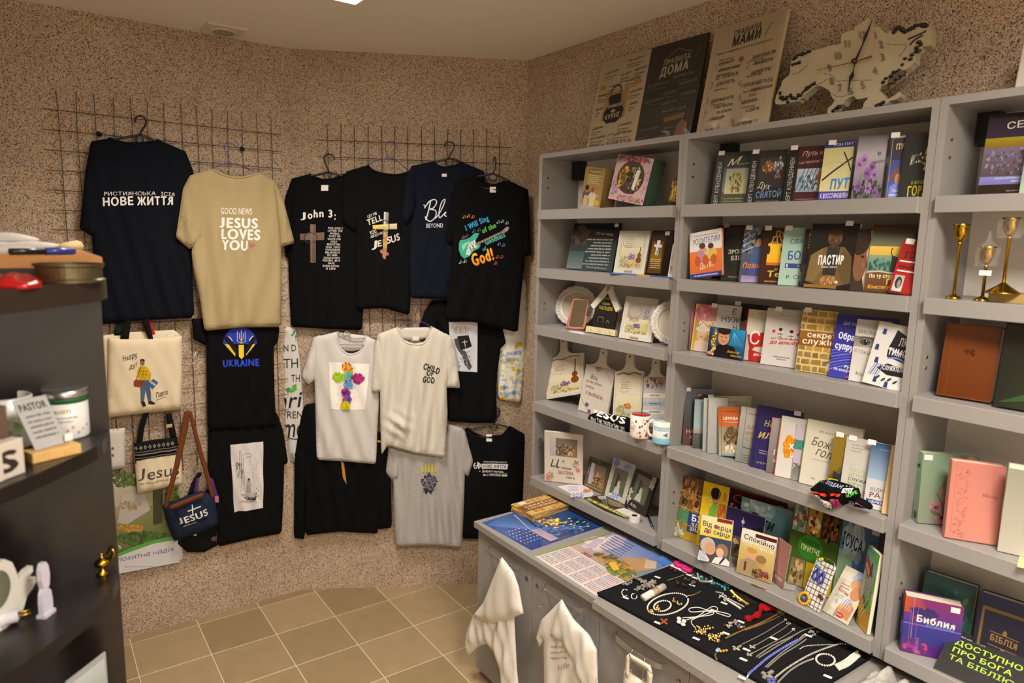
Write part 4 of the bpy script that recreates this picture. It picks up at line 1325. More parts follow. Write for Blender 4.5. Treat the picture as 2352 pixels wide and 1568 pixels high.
def d(cv):
    cv.rect(0,0,1,1, '#15140f', '#0f0e0c'); cv.blobs(.6,.55,.35,.13,['#d8d4c8', '#8a867a', '#4a4840', '#1a1814'],30,.03,.09,3); cv.blobs(.85,.72,.1,.2,['#d8c84a', '#b8a83a', '#e8e0a0'],18,.02,.06,5); cv.ell(.55,.47,.22,.07, '#1b1916')
    cv.text('К.ФРЕДЕРІК',(.4,.2),(1.0,.22),.05, '#b8a82a',.02); cv.text('ГОРД',(.3,.02),(1.0,.05),.15, '#c8b42a',.04)
book(R1, 'black paperback with yellow title at the right end of the top middle row', d, '#12110e',(2085.5,308),(2130,301.7),(2057,453.5), yaw=16, d=.035, w=.072)
# --- middle bookcase, second row
def people(cv, x, y, s, hair, skin, cloth):
    cv.ell(x, y-.10*s,.16*s,.11*s, cloth); cv.ell(x, y+.02*s,.075*s,.075*s, skin); cv.ell(x-.015*s, y+.05*s,.08*s,.055*s, hair)
def d(cv):
    cv.rect(0,0,1,.58, '#c8622a', '#d8722e'); cv.rect(0,.58,1,1, '#d8d4d0', '#c4bfba'); cv.rect(0,0,1,.09, '#2a3a8a'); cv.scrib(.15,.85,.025,.035, '#c8d0e8',1); cv.scrib(.15,.9,.9,.03, '#a8604a',2)
    cv.text('РОДИТЕЛЯМ',(.12,.72),(.96,.74),.13, '#3a4088',0); people(cv,.42,.62,1.2, '#4a2a1c', '#c8906a', '#b07a98'); people(cv,.68,.6,1.1, '#3a2218', '#d09a74', '#c8b048')
    cv.text('о',(.46,.5),(.6,.5),.1, '#e8e0d8'); cv.text('ДЕТЯХ',(.32,.18),(.78,.2),.13, '#e8e0d8',0)
    for x in (.25,.5,.75): cv.ell(x,.36,.09,.11, '#b5521e')
book(R2, 'orange and white hardback about children at the left of the second middle row', d, '#c8622a',(1583.8,537),(1656.4,538.3),(1585,642), yaw=4, d=.01, t=.012, lean=7, hard=True)
book(R2, 'dark red book standing behind the green bible guide', lambda cv: cv.rect(0,0,1,1, '#3a1418', '#5a2220'), '#4a1a1a',(1651.7,517),(1728,517), None, yaw=4, lean=4, d=.15, t=.012, tag=(.25,1.0))
def d(cv):
    cv.rect(0,0,1,1, '#3a3a30', '#1c221c',1,2); cv.text('ЗРОЗ',(.16,.5),(.75,.52),.08, '#d8d4c8',.03); cv.text('БІБ',(.3,.38),(.75,.4),.08, '#d8d4c8',.03); cv.scrib(.3,.75,.06,.03, '#a8a498',2); cv.ring(.5,.3,.35,.22,.006, '#55564a')
book(R2, 'dark olive paperback with white title in the second middle row', d, '#23271f',(1672,521.7),(1730,523),(1653,646.7), yaw=16, d=.07, t=.008)
def d(cv):
    cv.rect(0,0,1,1, '#3a4658', '#566274'); cv.blobs(.5,.75,.5,.25,['#6a7484', '#8a94a2', '#2a3038', '#4a5668'],40,.04,.1,2)
    for k in range(4): cv.line([(.0,.55+.1*k),(.5,.65+.12*k)],.02, '#b8bec8')
    cv.poly([(.4,.15),(.42,.5),(.6,.66),(.95,.6),(1,.1)], '#3f5a8a'); cv.ell(.75,.78,.2,.1, '#1c1a1c'); cv.ell(.68,.72,.12,.08, '#b58a6a'); cv.text('Позна',(.1,.25),(.95,.27),.1, '#e0813a',.04,.2); cv.text('БІЦІ',(.25,.16),(.9,.18),.08, '#5a3a9a',.04); cv.rect(.1,0,1,.12, '#b0a0c8', '#8a7aa8')
book(R2, 'paperback with a student in a library in the second middle row', d, '#3a4658',(1717,519),(1770,525),(1689.8,649), yaw=16, d=.06, t=.008, tag=(.2,1.0))
def d(cv):
    cv.rect(0,0,1,1, '#3c1a12', '#2c130e'); cv.rect(.28,.35,1,.72, '#e8a81a', '#f0c830',1,2); cv.rect(.28,.33,1,.38, '#c86a1a'); cv.ell(.32,.6,.07,.08, '#2a120c'); cv.ell(.9,.62,.08,.05, '#8a3a12')
    cv.text('Ду',(.5,.84),(.98,.86),.1, '#d8a83a',.02); cv.text('Ду',(.35,.73),(.98,.75),.11, '#d8a83a',.02); cv.text('и',(.65,.24),(.8,.24),.06, '#d8a83a',0,.2); cv.text('Те',(.38,.12),(.95,.13),.11, '#e0b83a',.03); cv.scrib(.3,.95,.03,.03, '#c8a040',1)
book(R2, 'dark brown paperback with a yellow window in the second middle row', d, '#36170f',(1757.6,524),(1812,521.7),(1736,652.6), yaw=16, d=.055, t=.008, tag=(.2,1.0))
def d(cv):
    cv.rect(0,0,1,1, '#a8c4b8', '#8fb0a4',1,2); cv.text('СВЯТ',(.28,.72),(1.0,.73),.08, '#2a3a44',0); cv.text('БОГ',(.25,.44),(1.05,.46),.15, '#3a4c8a',.02); cv.rect(.2,.3,1,.38, '#3a3a8a', '#443f98'); cv.ell(.3,.34,.06,.03, '#d8d8e8'); cv.ell(.36,.345,.06,.028, '#3a3a8a'); cv.ell(.75,.34,.05,.028, '#5aa04a'); cv.text('Р. СП',(.3,.11),(.98,.12),.065, '#3a5a4a',.01)
book(R2, 'mint green paperback with blue title in the second middle row', d, '#98b8ac',(1805.2,521.7),(1862,524),(1783.8,655), yaw=16, d=.05, t=.008, tag=(.18,1.0))
def d(cv):
    cv.rect(0,0,1,1, '#241c18', '#2a1e1c'); cv.text('КО',(.15,.86),(.5,.87),.07, '#c8c0b8',.03); cv.text('ЗА',(.15,.76),(.5,.77),.07, '#c8c0b8',.03); cv.text('ЗР',(.15,.66),(.5,.67),.07, '#c8c0b8',.03); cv.blobs(.15,.2,.15,.15,['#3a4a6a', '#55604a', '#6a5a3a'],14,.03,.08,1)
book(R2, 'dark paperback half hidden behind the pastor book', d, '#241c18',(1849,525),(1915,526),(1834,659.8), yaw=14, d=.05, t=.008, tag=(.35,1.0))
def d(cv):
    cv.rect(0,0,1,1, '#1a1612', '#0f0d0b',1,2); cv.poly([(.02,.1),(.06,.5),(.3,.62),(.45,.65),(.75,.64),(.92,.5),(.98,.1),(.5,.0)], '#6a5530'); cv.poly([(.36,.2),(.4,.64),(.66,.64),(.64,.2)], '#2a2a2c'); cv.poly([(.06,.5),(.3,.62),(.36,.3),(.2,.1),(.02,.1)], '#7a6238'); cv.poly([(.92,.5),(.72,.62),(.66,.3),(.8,.1),(.98,.1)], '#5c4828')
    cv.ell(.53,.78,.15,.13, '#6a4a30'); cv.ell(.53,.72,.11,.07, '#4a3322'); cv.ell(.53,.87,.15,.06, '#2a1e14'); cv.line([(.42,.8),(.52,.8)],.008, '#1a120c'); cv.line([(.55,.8),(.65,.8)],.008, '#1a120c'); cv.ell(.56,.74,.02,.035, '#7a563a')
    cv.blobs(.5,.12,.16,.06,['#a87a4e', '#8a6038', '#b98a5c'],14,.03,.06,3); cv.rect(0,0,.7,.05, '#8a6428'); cv.ell(.69,.1,.03,.025, '#c8c4c0')
    cv.text('ПАСТИР',(.24,.36),(.78,.38),.14, '#e4e0d8',.06); cv.text('Павло Савчук',(.32,.31),(.66,.32),.035, '#d8d0c0',.02)
book(R2, 'large dark paperback with a seated man and the title ПАСТИР', d, '#17130f',(1870.7,511),(1980,515.7),(1842,661), yaw=8, d=.02, t=.016, gloss=M_COVER, tag=(.78,1.01))
def d(cv):
    cv.rect(0,0,1,1, '#3a2a22', '#241a16'); cv.ell(.35,.5,.4,.35, '#7a5038'); cv.ell(.2,.75,.5,.18, '#2a1c14'); cv.ell(.45,.55,.1,.02, '#1a120c'); cv.ell(.55,.42,.1,.06, '#8a5a40'); cv.line([(.85,0),(.7,.2),(.88,.4),(.76,.6),(.9,.8),(.84,1)],.22, '#c4bcb0')
book(R2, 'paperback with a close-up bearded face and torn white edge', d, '#2a1e18',(1969.5,526),(2012,524),(1952.9,669.3), yaw=12, d=.035, t=.008)
def d(cv):
    cv.rect(0,.28,1,.6, '#3f6a68', '#8aa07a'); cv.rect(0,.55,1,.72, '#c8a84a', '#e0b850'); cv.rect(0,.68,1,.9, '#6a6a50', '#2a2e28'); cv.rect(0,.9,1,1, '#4a2018', '#331512'); cv.blobs(.3,.4,.3,.06,['#3a5a50', '#5a8a80', '#2a4a44'],24,.04,.09,1)
    cv.poly([(.55,.28),(.55,.55),(.7,.52),(1,.54),(1,.28)], '#2c2c26'); cv.curve([(.55,.55),(.52,.62),(.56,.66)],.02, '#1a1a16'); cv.rect(0,0,1,.29, '#5a3a26', '#6a462e'); cv.curve([(0,.29),(.3,.31),(.6,.29),(1,.31)],.02, '#c8b8a0')
    cv.text('По ту сторо',(.08,.21),(.72,.22),.055, '#e8dc9a',.04); cv.text('ГР',(.5,.12),(.72,.13),.08, '#e0c030',.05); cv.text('Конституц',(.08,.05),(.66,.055),.055, '#e0a020',.04)
book(R2, 'paperback with a sunset cliff scene and yellow title in the second middle row', d, '#5a3a26',(2006.4,517),(2105,514.5),(1983.8,671.7), yaw=10, d=.03, t=.010)
def d(cv):
    cv.rect(0,0,1,1, '#a81c1c', '#8f1616',1,2)
    for k in range(24): cv.line([(.02,.03+.04*k),(.98,.03+.04*k)],.004, '#7c1010')
    cv.text('ІСУ',(.2,.66),(.95,.67),.13, '#4a0c0c',.02,.1); cv.line([(.1,.6),(.95,.6)],.025, '#e0d4cc'); cv.line([(.1,.42),(.95,.42)],.025, '#e0d4cc'); cv.scrib(.15,.9,.48,.05, '#4a0c0c',1); cv.rect(.1,.04,.5,.34, '#c8c4be', '#a09c96'); cv.ell(.3,.2,.14,.11, '#2a2826'); cv.ell(.33,.18,.07,.08, '#8a8680')
    for k in range(12): cv.line([(.02+.08*k,0),(.02+.08*k,.035)],.03, '#1a0c0c')
book(R2, 'tilted red paperback with white stripes at the right end of the second middle row', d, '#a01a1a',(2083.8,553.8),(2120,549),(2039.8,672), yaw=10, lean=10, d=.005, t=.012, w=.062, fixroll=7, tag=(.3,.98))
# --- middle bookcase, third row
def spine_w(cv):
    cv.rect(0,0,1,1, '#b8b0a8', '#a8a098'); cv.T = lambda x, y: (1-y, x); cv.scrib(.1,.9,.3,.25, '#4a3a6a',2); cv.T = None
book(R3, 'white-spined booklet at the left end of the third middle row', lambda cv: cv.rect(0,0,1,1, '#8a2a5a', '#6a1f48'), '#8a2a5a',(1588,696),(1612,696),(1581,811), yaw=48, d=.05, t=.014, spine=spine_w, w=.07)
def d(cv):
    cv.rect(0,0,1,1, '#c8a82a', '#a86a78',1,3); cv.rect(0,0,.06,1, '#e0c83a'); cv.blobs(.3,.85,.4,.15,['#c87a8a', '#b85a70', '#d89aa0'],20,.05,.12,1); cv.ell(.4,.36,.22,.14, '#c8a880'); cv.ell(.42,.47,.32,.05, '#d0c0b0'); cv.ell(.42,.51,.2,.06, '#c8b8a8'); cv.poly([(.1,0),(.15,.2),(.4,.26),(.75,.2),(.8,0)], '#d0b8a8'); cv.ell(.4,.31,.07,.012, '#a85a50')
    cv.text('Красу',(.2,.56),(1.0,.6),.09, '#e8e0d0',.02,.35)
book(R3, 'yellow and pink paperback with a woman in a sun hat', d, '#c8a82a',(1597.6,698.6),(1645,699),(1587,811.7), yaw=14, d=.05, t=.009, w=.09, tag=(.8,1.0))
def d(cv):
    cv.rect(0,0,1,1, '#a8a49c', '#c4c0b8'); cv.text('Е',(.62,.82),(.85,.82),.12, '#2a2a34'); cv.text('НУЖ',(.18,.66),(1.05,.66),.12, '#34385a'); cv.text('Н',(.72,.5),(.95,.5),.12, '#2a2a34')
book(R3, 'pale grey paperback with НУЖ in dark capitals behind the saxophone book', d, '#bcb8b0',(1646.4,701),(1700,701),(1638,824.8), yaw=12, d=.07, t=.008)
def d(cv):
    cv.rect(0,0,1,1, '#2a2624', '#3a3634'); cv.ell(.5,.75,.5,.3, '#0f0e0e'); cv.rect(0,0,1,.5, '#6a6660', '#4a4644'); cv.poly([(.05,.45),(.15,.72),(.3,.66),(.5,.72),(.6,.6),(.5,.4),(.2,.3)], '#9a948c')
book(R3, 'dark paperback with a black and white hand behind the saxophone book', d, '#2a2624',(1688,696),(1765.5,701), None, yaw=10, lean=7, d=.10, t=.010, tag=(.1,1.0))
def d(cv):
    cv.quad([(0,0),(1,0),(1,1),(0,1)],['#141a38', '#1a2240', '#2a90c8', '#16406a'],3); cv.poly([(.18,.0),(.22,.35),(.4,.5),(.75,.4),(.9,0)], '#15131a'); cv.ell(.42,.68,.16,.26, '#c08a68'); cv.ell(.42,.92,.19,.14, '#2a1c16'); cv.ell(.36,.7,.03,.015, '#2a1c16'); cv.ell(.48,.7,.03,.015, '#2a1c16'); cv.ell(.42,.55,.05,.015, '#a05848')
    cv.blobs(.16,.5,.06,.45,['#b8943a', '#8a6a22', '#e0c060', '#5a4414'],34,.03,.07,2); cv.ell(.08,.1,.08,.06, '#c08a68'); cv.text('Золотой',(.55,.2),(.9,.2),.08, '#d8b84a',0,.3); cv.text('саксофон',(.66,.09),(.98,.08),.08, '#d8b84a',0,.3)
    for k in range(7): cv.line([(.7,.9),(.62+.06*k,.45)],.01, '#5ab8e0')
book(R3, 'blue disc case with a saxophone player in the third middle row', d, '#16406a',(1632,752),(1714.3,757),(1622.6,819), yaw=6, lean=6, d=.015, t=.008, name='disc_case', page=False, gloss=M_GLOSS, cat='disc case')
def d(cv):
    cv.rect(0,0,1,1, '#d0c8be', '#bab29e',1,2); cv.rect(0,0,.04,1, '#b0322a'); cv.poly([(.1,.5),(.9,.58),(.95,.3),(.5,.27),(.32,.16)], '#b8281e'); cv.poly([(.3,0),(.25,.22),(1,.16),(1,0)], '#b8281e'); cv.text('С',(.2,.32),(.75,.33),.26, '#e8e0d8',.01); cv.text('ЯКОГО',(.5,.1),(1.1,.11),.05, '#e8e0d8',.04); cv.rect(.45,.9,.68,.95, '#a89ab0'); cv.text('Н',(.9,.8),(1,.8),.12, '#3a6a4a')
book(R3, 'cream paperback with a red ribbon shape in the third middle row', d, '#c8c0b4',(1716.7,709.3),(1766,713),(1706,834.3), yaw=14, d=.05, t=.010)
def d(cv):
    cv.rect(0,0,1,1, '#c8c2be', '#a8a29e',1,3); cv.scrib(.35,.9,.88,.025, '#8a8480',3)
    for (x, y) in ((.46,.62),(.78,.6)):
        cv.ell(x, y,.05,.035, '#c8b8a8'); cv.ell(x, y+.02,.055,.03, '#2a2422'); cv.line([(x, y-.03),(x+.01, y-.1),(x-.05, y-.13)],.012, '#2a2422'); cv.line([(x+.01, y-.1),(x+.06, y-.13)],.012, '#2a2422'); cv.line([(x-.08, y-.06),(x+.08, y-.06)],.01, '#2a2422')
    cv.ell(.27,.6,.05,.028, '#b83028'); cv.ell(.98,.58,.05,.028, '#b83028'); cv.text('що треба знати',(.2,.46),(1.05,.48),.035, '#b0322c',.02,.3); cv.text('до шлюбу',(.2,.38),(1.02,.4),.06, '#b0281e',.04,.3); cv.scrib(.35,.82,.15,.025, '#77716d',1); cv.scrib(.45,.72,.11,.025, '#77716d',2)
book(R3, 'white paperback with little cartoon couple and red title', d, '#c4beba',(1764.3,706.9),(1844,712.9),(1745,842.6), yaw=12, d=.035, t=.009, tag=(.33,1.0))
def stones(cv, base, cols, seed=1, nx=4, ny=8):
    cv.rect(0,0,1,1, base); r = random.Random(seed)
    y = 0.0
    for j in range(ny):
        h = 1/ny; x = -r.uniform(0,.15)
        while x < 1:
            w = r.uniform(.16,.34)
            x0 = max(.01, x+.015); x1 = min(.99, x+w-.015)
            if x1 > x0+.02: cv.poly([(x0, y+.012+r.uniform(0,.01)),(x1, y+.01),(x1-.01, y+h-.012),(x0+.01, y+h-.012-r.uniform(0,.01))], r.choice(cols), new=(r.random() < .3))
            x += w
        y += h
def d(cv):
    stones(cv, '#c8b078',['#a8853a', '#8f7030', '#b8954a', '#9a7a36'],2, ny=9); cv.rect(0,.42,1,.66, '#7a4a1c', '#8a5824'); cv.text('секрет',(.22,.56),(1.05,.57),.09, '#e0d4bc',.03); cv.text('служін',(.1,.45),(1.05,.46),.09, '#e0d4bc',.03); cv.text('Філип Савочка',(.2,.84),(1.1,.86),.04, '#c8b078',.01); cv.ell(.98,.12,.1,.08, '#d8cfb8')
book(R3, 'stone-patterned yellow paperback about ministry in the third middle row', d, '#a8853a',(1844,710.5),(1925,715),(1825.7,858), yaw=12, d=.03, t=.009, tag=(.15,1.0))
def d(cv):
    cv.rect(0,0,1,1, '#3a3aa0', '#26267a',1,3)
    for k in range(7): cv.curve([(0,.12+.05*k),(.4,.22+.045*k),(1,.1+.06*k)],.012, '#5a60c8' if k % 2 else '#7a84d8')
    cv.text('ДАГ ХЬЮ',(.12,.84),(.42,.83),.045, '#b8bce0',.02); cv.text('Обра',(.07,.62),(.36,.6),.1, '#d8dcf0',.05); cv.text('супру',(.04,.46),(.36,.44),.1, '#d8dcf0',.05); cv.text('Ру',(.25,.17),(.34,.16),.045, '#d8dcf0',.04); cv.text('по консуль',(.08,.12),(.38,.1),.045, '#d8dcf0',.04); cv.rect(.3,.02,.34,.05, '#d83a7a')
book(R3, 'royal blue paperback with white title in the third middle row', d, '#2c2c88',(1923.8,718.8),(2038,732),(1902,872.4), yaw=8, d=.03, t=.010, w=.17)
def d(cv):
    cv.rect(0,0,1,1, '#cbc7c2', '#b0aca6',1,2); cv.text('ЗАКЛЮЧИ',(.06,.78),(.8,.75),.06, '#55504c',.01); cv.rect(.0,.56,.8,.73, '#8f8a84', '#6a655f',3,2); cv.ell(.32,.64,.16,.05, '#4a4540'); cv.ell(.34,.64,.06,.045, '#1a1816'); cv.ell(.36,.66,.015,.012, '#c8c4c0'); cv.curve([(.12,.68),(.3,.72),(.55,.69)],.02, '#3a3530'); cv.text('С ГЛАЗАМ',(.05,.47),(.66,.43),.05, '#55504c',.01); cv.text('БО',(.18,.11),(.4,.09),.05, '#55504c',.01)
book(R3, 'off-white paperback with a grey eye photograph', d, '#c4c0ba',(1972.6,730.7),(2052,741),(1945,879.5), yaw=9, d=.025, t=.009)
def d(cv):
    cv.rect(0,0,1,1, '#cfcdcb', '#bdbbb8',1,2); cv.poly([(.5,.92),(.72,.86),(1,.82),(1,.55),(.72,.58),(.4,.62),(.45,.75)], '#17191f'); cv.poly([(.4,.6),(1,.53),(1,.42),(.42,.48)], '#20232b'); cv.poly([(.25,.28),(.5,.38),(1,.36),(1,.22),(.55,.2)], '#17191f')
    cv.text('ЛЮБ',(.62,.68),(1.0,.7),.13, '#cfd0d4',.02); cv.text('ТИМОФ',(.42,.52),(1.02,.52),.11, '#d8d8dc',.03); cv.curve([(.45,.46),(.7,.49),(.95,.44)],.025, '#6a7fd0'); cv.text('ЛИСТИ',(.62,.35),(.85,.36),.04, '#d8d8dc',.02); cv.text('СЛУЖИТЕЛЮ',(.4,.27),(.98,.3),.07, '#d8d8dc',.03)
    for (x, y) in ((.2,.86),(.12,.6),(.2,.4),(.3,.1),(.6,.06)): cv.poly([(x-.05, y-.05),(x+.05, y-.05),(x+.04, y+.04),(x-.04, y+.04)], '#2a3a6a')
    for k in range(5): cv.line([(.08+.06*k,.15),(.2+.05*k,.35)],.02, '#3a3f52' if k % 2 else '#7a8ad0')
    for k in range(4): cv.ell(.35+.15*k,.14-.02*(k % 2),.06,.02, '#2a2c36',8,.5)
book(R3, 'white paperback with black ink drawings tilted at the right end of the third row', d, '#c8c6c4',(2040.5,747.4),(2090,756),(1978.6,886.7), yaw=8, lean=10, d=.005, t=.010, w=.105, fixroll=7)
# --- middle bookcase, fourth row
def spine_red(cv):
    cv.rect(0,0,1,1, '#4a1418', '#3a1014'); cv.T = lambda x, y: (1-y, x); cv.text('на переломлених надіях',(.2,.3),(.75,.3),.3, '#a89088',.01); cv.T = None; cv.ell(.5,.05,.2,.02, '#c8b8b0')
def d(cv):
    cv.rect(0,.3,1,1, '#1a1c22', '#39404a',1,2); cv.rect(0,0,1,.3, '#4a1418', '#3c1015'); cv.ell(.55,.62,.28,.3, '#0f0e10'); cv.ell(.52,.84,.1,.07, '#c89048'); cv.poly([(.4,.7),(.44,.86),(.6,.9),(.75,.6),(.7,.3),(.45,.3)], '#121114'); cv.text('НА',(.1,.2),(.36,.21),.07, '#c8a8a0',0); cv.text('Я',(.2,.11),(.3,.11),.06, '#c8a8a0',0)
book(R4, 'dark red and black book with a portrait at the left end of the fourth row', d, '#3a1014',(1571,896.7),(1642,888.7),(1569,1029.8), yaw=46, d=.05, t=.012, spine=spine_red, tag=(.1,.99))
def spine_or(cv): cv.rect(0,0,1,1, '#b86a14', '#c8801a'); cv.T = lambda x, y: (1-y, x); cv.scrib(.2,.8,.3,.3, '#3a2410',2); cv.T = None
def d(cv): cv.rect(0,0,1,.35, '#2a3436', '#3f4a4a'); cv.rect(0,.3,1,.42, '#8a8078', '#9a9a98'); cv.rect(0,.4,1,1, '#8aa0a8', '#7a9098')
book(R4, 'paperback with orange spine and misty blue cover in the fourth row', d, '#a86414',(1594,918.5),(1630,917),(1591.7,1043.7), yaw=44, d=.05, t=.014, w=.075, spine=spine_or)
for k,(lb, cc) in enumerate((('thin grey-spined booklet beside the orange-spined book', '#9a968e'),('thin pale booklet leaning left of the cream and navy book', '#a8a49c'))):
    book(R4, lb, lambda cv: cv.rect(0,0,1,1, '#8f9290', '#a5a5a0'), cc,(1616+11*k,914-2*k),(1636+11*k,914),(1614+11*k,1046+5*k), yaw=50, d=.045, t=.006, w=.07, spine=lambda cv: (cv.rect(0,0,1,1, '#9a9890', '#b0aca4')))
def spine_dk(cv): cv.rect(0,0,1,1, '#2a2230', '#3a3038'); cv.T = lambda x, y: (1-y, x); cv.scrib(.1,.9,.3,.35, '#a8a0a0',2); cv.T = None
def d(cv):
    cv.rect(0,0,1,.35, '#26344a', '#5a7078',1,2); cv.rect(0,.35,1,.5, '#5a7078', '#c0b898'); cv.rect(0,.5,1,1, '#c8c2a4', '#aaa68e',1,2); cv.scrib(.35,.7,.88,.025, '#7a766a',4); cv.blobs(.2,.6,.06,.1,['#6a3a2a', '#8a4a34'],8,.02,.05,2)
book(R4, 'cream and navy paperback with a price tag on its corner in the fourth row', d, '#b8b298',(1629.5,909.4),(1724.8,911.7),(1631.8,1055), yaw=18, d=.08, t=.012, tag=(.04,1.0))
def d(cv):
    cv.rect(0,.6,1,1, '#b8622e', '#a8542a'); cv.rect(0,0,1,.6, '#a89c88', '#8a8068'); cv.blobs(.6,.38,.34,.2,['#4a4a2c', '#6a5230', '#2e3026', '#8a6a44'],50,.03,.09,2); cv.blobs(.6,.15,.3,.08,['#d0c4ac', '#b89a70', '#e0d8c8'],16,.04,.09,3); cv.rect(.15,0,1,.08, '#4a8a96', '#b0a898')
    cv.text('ЦЕРКВА І',(.22,.74),(1.05,.745),.055, '#e8dcd0',.03); cv.scrib(.25,.9,.68,.025, '#d8b8a0',1); cv.scrib(.25,.95,.9,.02, '#8a4a28',5); cv.line([(.13,0),(.13,1)],.01, '#8a4420')
book(R4, 'orange-topped paperback about church history in the fourth row', d, '#b05c2c',(1650,933.5),(1699.6,934.6),(1650,1062), yaw=16, d=.055, t=.010)
def d(cv):
    cv.rect(0,0,1,1, '#7a7a74', '#a5a29a',1,3); cv.line([(.28,0),(.28,1)],.03, '#6a6a66')
    for i, s in enumerate(('ЗДО', 'МЕЖ', 'СТО')): cv.text(s,(.38,.62-.11*i),(1.05,.625-.11*i),.055, '#8a7038',.03)
    cv.scrib(.4,1,.88,.025, '#6a665e',1); cv.curve([(.3,.28),(.7,.26),(1,.27)],.02, '#55544e')
    for k in range(3): cv.scrib(.35,1,.13-.045*k,.02, '#5a564e', k)
book(R4, 'grey paperback with gold capitals in the fourth row', d, '#8a8880',(1698,934.6),(1745,936),(1691.5,1073.5), yaw=18, d=.055, t=.010)
def d(cv):
    cv.rect(0,0,1,1, '#2e265c', '#241f4a',1,2); cv.line([(.07,0),(.07,1)],.015, '#1e1a40'); cv.text('Неп',(.2,.68),(.5,.7),.1, '#a8925a',.02,.3); cv.text('ил',(.1,.48),(.42,.5),.13, '#b89a50',.03,.3); cv.scrib(.18,.4,.28,.02, '#a8a0b8',1); cv.scrib(.18,.4,.24,.02, '#a8a0b8',2); cv.text('VІН',(.15,.07),(.4,.08),.03, '#a8925a',.02)
book(R4, 'purple hardback with gold script in the fourth row', d, '#2a2354',(1735,934.6),(1839.6,941.5),(1723.7,1084), yaw=10, d=.05, t=.016, hard=True, tag=(.9,.99))
def d(cv):
    cv.rect(0,0,1,1, '#6a625e', '#8f8680',1,2); cv.text('Г',(.35,.33),(.7,.33),.1, '#d8d0c8',0); cv.text('ХРИ',(.4,.2),(1.1,.2),.055, '#d8d0c8',.02); cv.curve([(.7,.8),(.9,.86),(1,.74)],.02, '#a8383a'); cv.rect(0,.7,.05,1, '#b0285a')
book(R4, 'taupe paperback with a magenta spine edge in the fourth row', d, '#7a726c',(1772,960),(1806,961),(1759,1095), yaw=20, d=.045, t=.008)
def d(cv):
    cv.rect(0,0,1,1, '#cdc8c2', '#b5b0aa',1,2); cv.rect(0,0,.025,1, '#c8522a'); cv.blobs(.4,.52,.2,.16,['#d8861a', '#e09420', '#c87812'],40,.05,.1,3); cv.poly([(.25,.55),(.6,.42),(.62,.3)], '#d8861a'); cv.text('Х',(.4,.48),(.6,.48),.09, '#e8e4de',.05); cv.text('Ц',(.48,.36),(.62,.36),.07, '#e8e4de',.05)
book(R4, 'white paperback with an orange brush mark in the fourth row', d, '#c8c3bd',(1792.6,955),(1856.8,963),(1780,1103), yaw=14, d=.04, t=.009)
def d(cv):
    cv.rect(0,.25,1,1, '#b0a0b0', '#a89aa8'); cv.rect(0,.0,1,.3, '#8a8682', '#5a5652'); cv.rect(0,.55,1,.72, '#2f7a74'); cv.text('Д',(.5,.58),(.75,.58),.06, '#e0e8e4',.03)
    for k in range(6): cv.curve([(0,.2+.02*k),(.5,.3-.01*k),(1,.12+.02*k)],.015, '#3a3632' if k % 2 else '#c8c2ba')
    cv.text('І',(.7,.75),(.85,.75),.07, '#c83a6a',.04)
book(R4, 'lilac paperback with a teal band and open pages in the fourth row', d, '#a89aa8',(1827,974.8),(1866,975),(1817.8,1115), yaw=22, d=.05, t=.008)
def d(cv):
    cv.rect(0,0,1,1, '#cfc9b8', '#b8b2a2',1,2); cv.rect(0,0,.012,1, '#6a8a3a'); cv.text('ЯК РОЗ',(.24,.83),(.5,.82),.03, '#6a665c',.02); cv.text('Бож',(.12,.62),(.48,.6),.13, '#5f5638',.01,.3); cv.text('гол',(.22,.48),(.52,.45),.14, '#5f5638',.01,.3); cv.scrib(.18,.5,.4,.018, '#9a9484',2); cv.text('ПА',(.22,.1),(.3,.1),.03, '#6a665c',.02)
book(R4, 'cream paperback with olive script title in the fourth row', d, '#c8c2b0',(1854.6,964.5),(1977.4,981.7),(1832.7,1121.7), yaw=9, d=.045, t=.012, w=.17)
def d(cv):
    cv.rect(0,0,1,1, '#2a2a28', '#8a7220',1,2); cv.poly([(0,.3),(0,1),(.6,1),(.9,.6),(.4,.4)], '#7a6418'); cv.poly([(.2,0),(.25,.4),(.6,.35),(1,.5),(1,0)], '#2c2c2a'); cv.rect(.0,.22,.6,.26, '#d8b82a'); cv.text('П',(.75,.7),(1.05,.7),.12, '#d8d4cc',.04)
book(R4, 'gold and black paperback in the fourth row', d, '#2c2a20',(1912,995.5),(1950,998),(1902.8,1130), yaw=14, d=.03, t=.008, tag=(.35,1.0))
def d(cv):
    cv.rect(0,0,1,1, '#cac5bd', '#aaa59d',1,2)
    for k in range(3): cv.scrib(.2,.62-.05*k,.88-.05*k,.018, '#77726a', k)
    for i,(s, c, x) in enumerate((('КАК', '#a8b89a',.42),('ВОСПИТ', '#8fb070',.95),('ДЕТЕЙ,', '#8fae72',.78),('СЛУЖАЩ', '#55504a',1.0),('БОГУ?', '#5f9a3f',.68))): cv.text(s,(.22,.54-.075*i),(x,.535-.075*i),.05, c,.02)
    cv.rect(.75,.06,1,.2, '#c8b898', '#a8906a')
book(R4, 'white paperback on raising children with green title', d, '#c4bfb7',(1940.7,1003.5),(2011.8,1011.5),(1930,1147), yaw=12, d=.03, t=.009, tag=(.2,1.0))
def d(cv):
    cv.rect(0,0,1,.45, '#c8c4c0', '#b8b8ba'); cv.rect(0,.45,1,1, '#8fa8c0', '#23406a',1,3); cv.scrib(.4,.9,.9,.02, '#8a9ab0',1); cv.text('ВІДКР',(.22,.27),(.95,.28),.05, '#4a3a3a',0); cv.text('РА',(.2,.17),(.75,.18),.08, '#7a3030',.01); cv.rect(.1,.08,.95,.14, '#2a3a7a'); cv.text('ЦЕРКВ',(.22,.09),(.9,.095),.035, '#d8dce8',.03)
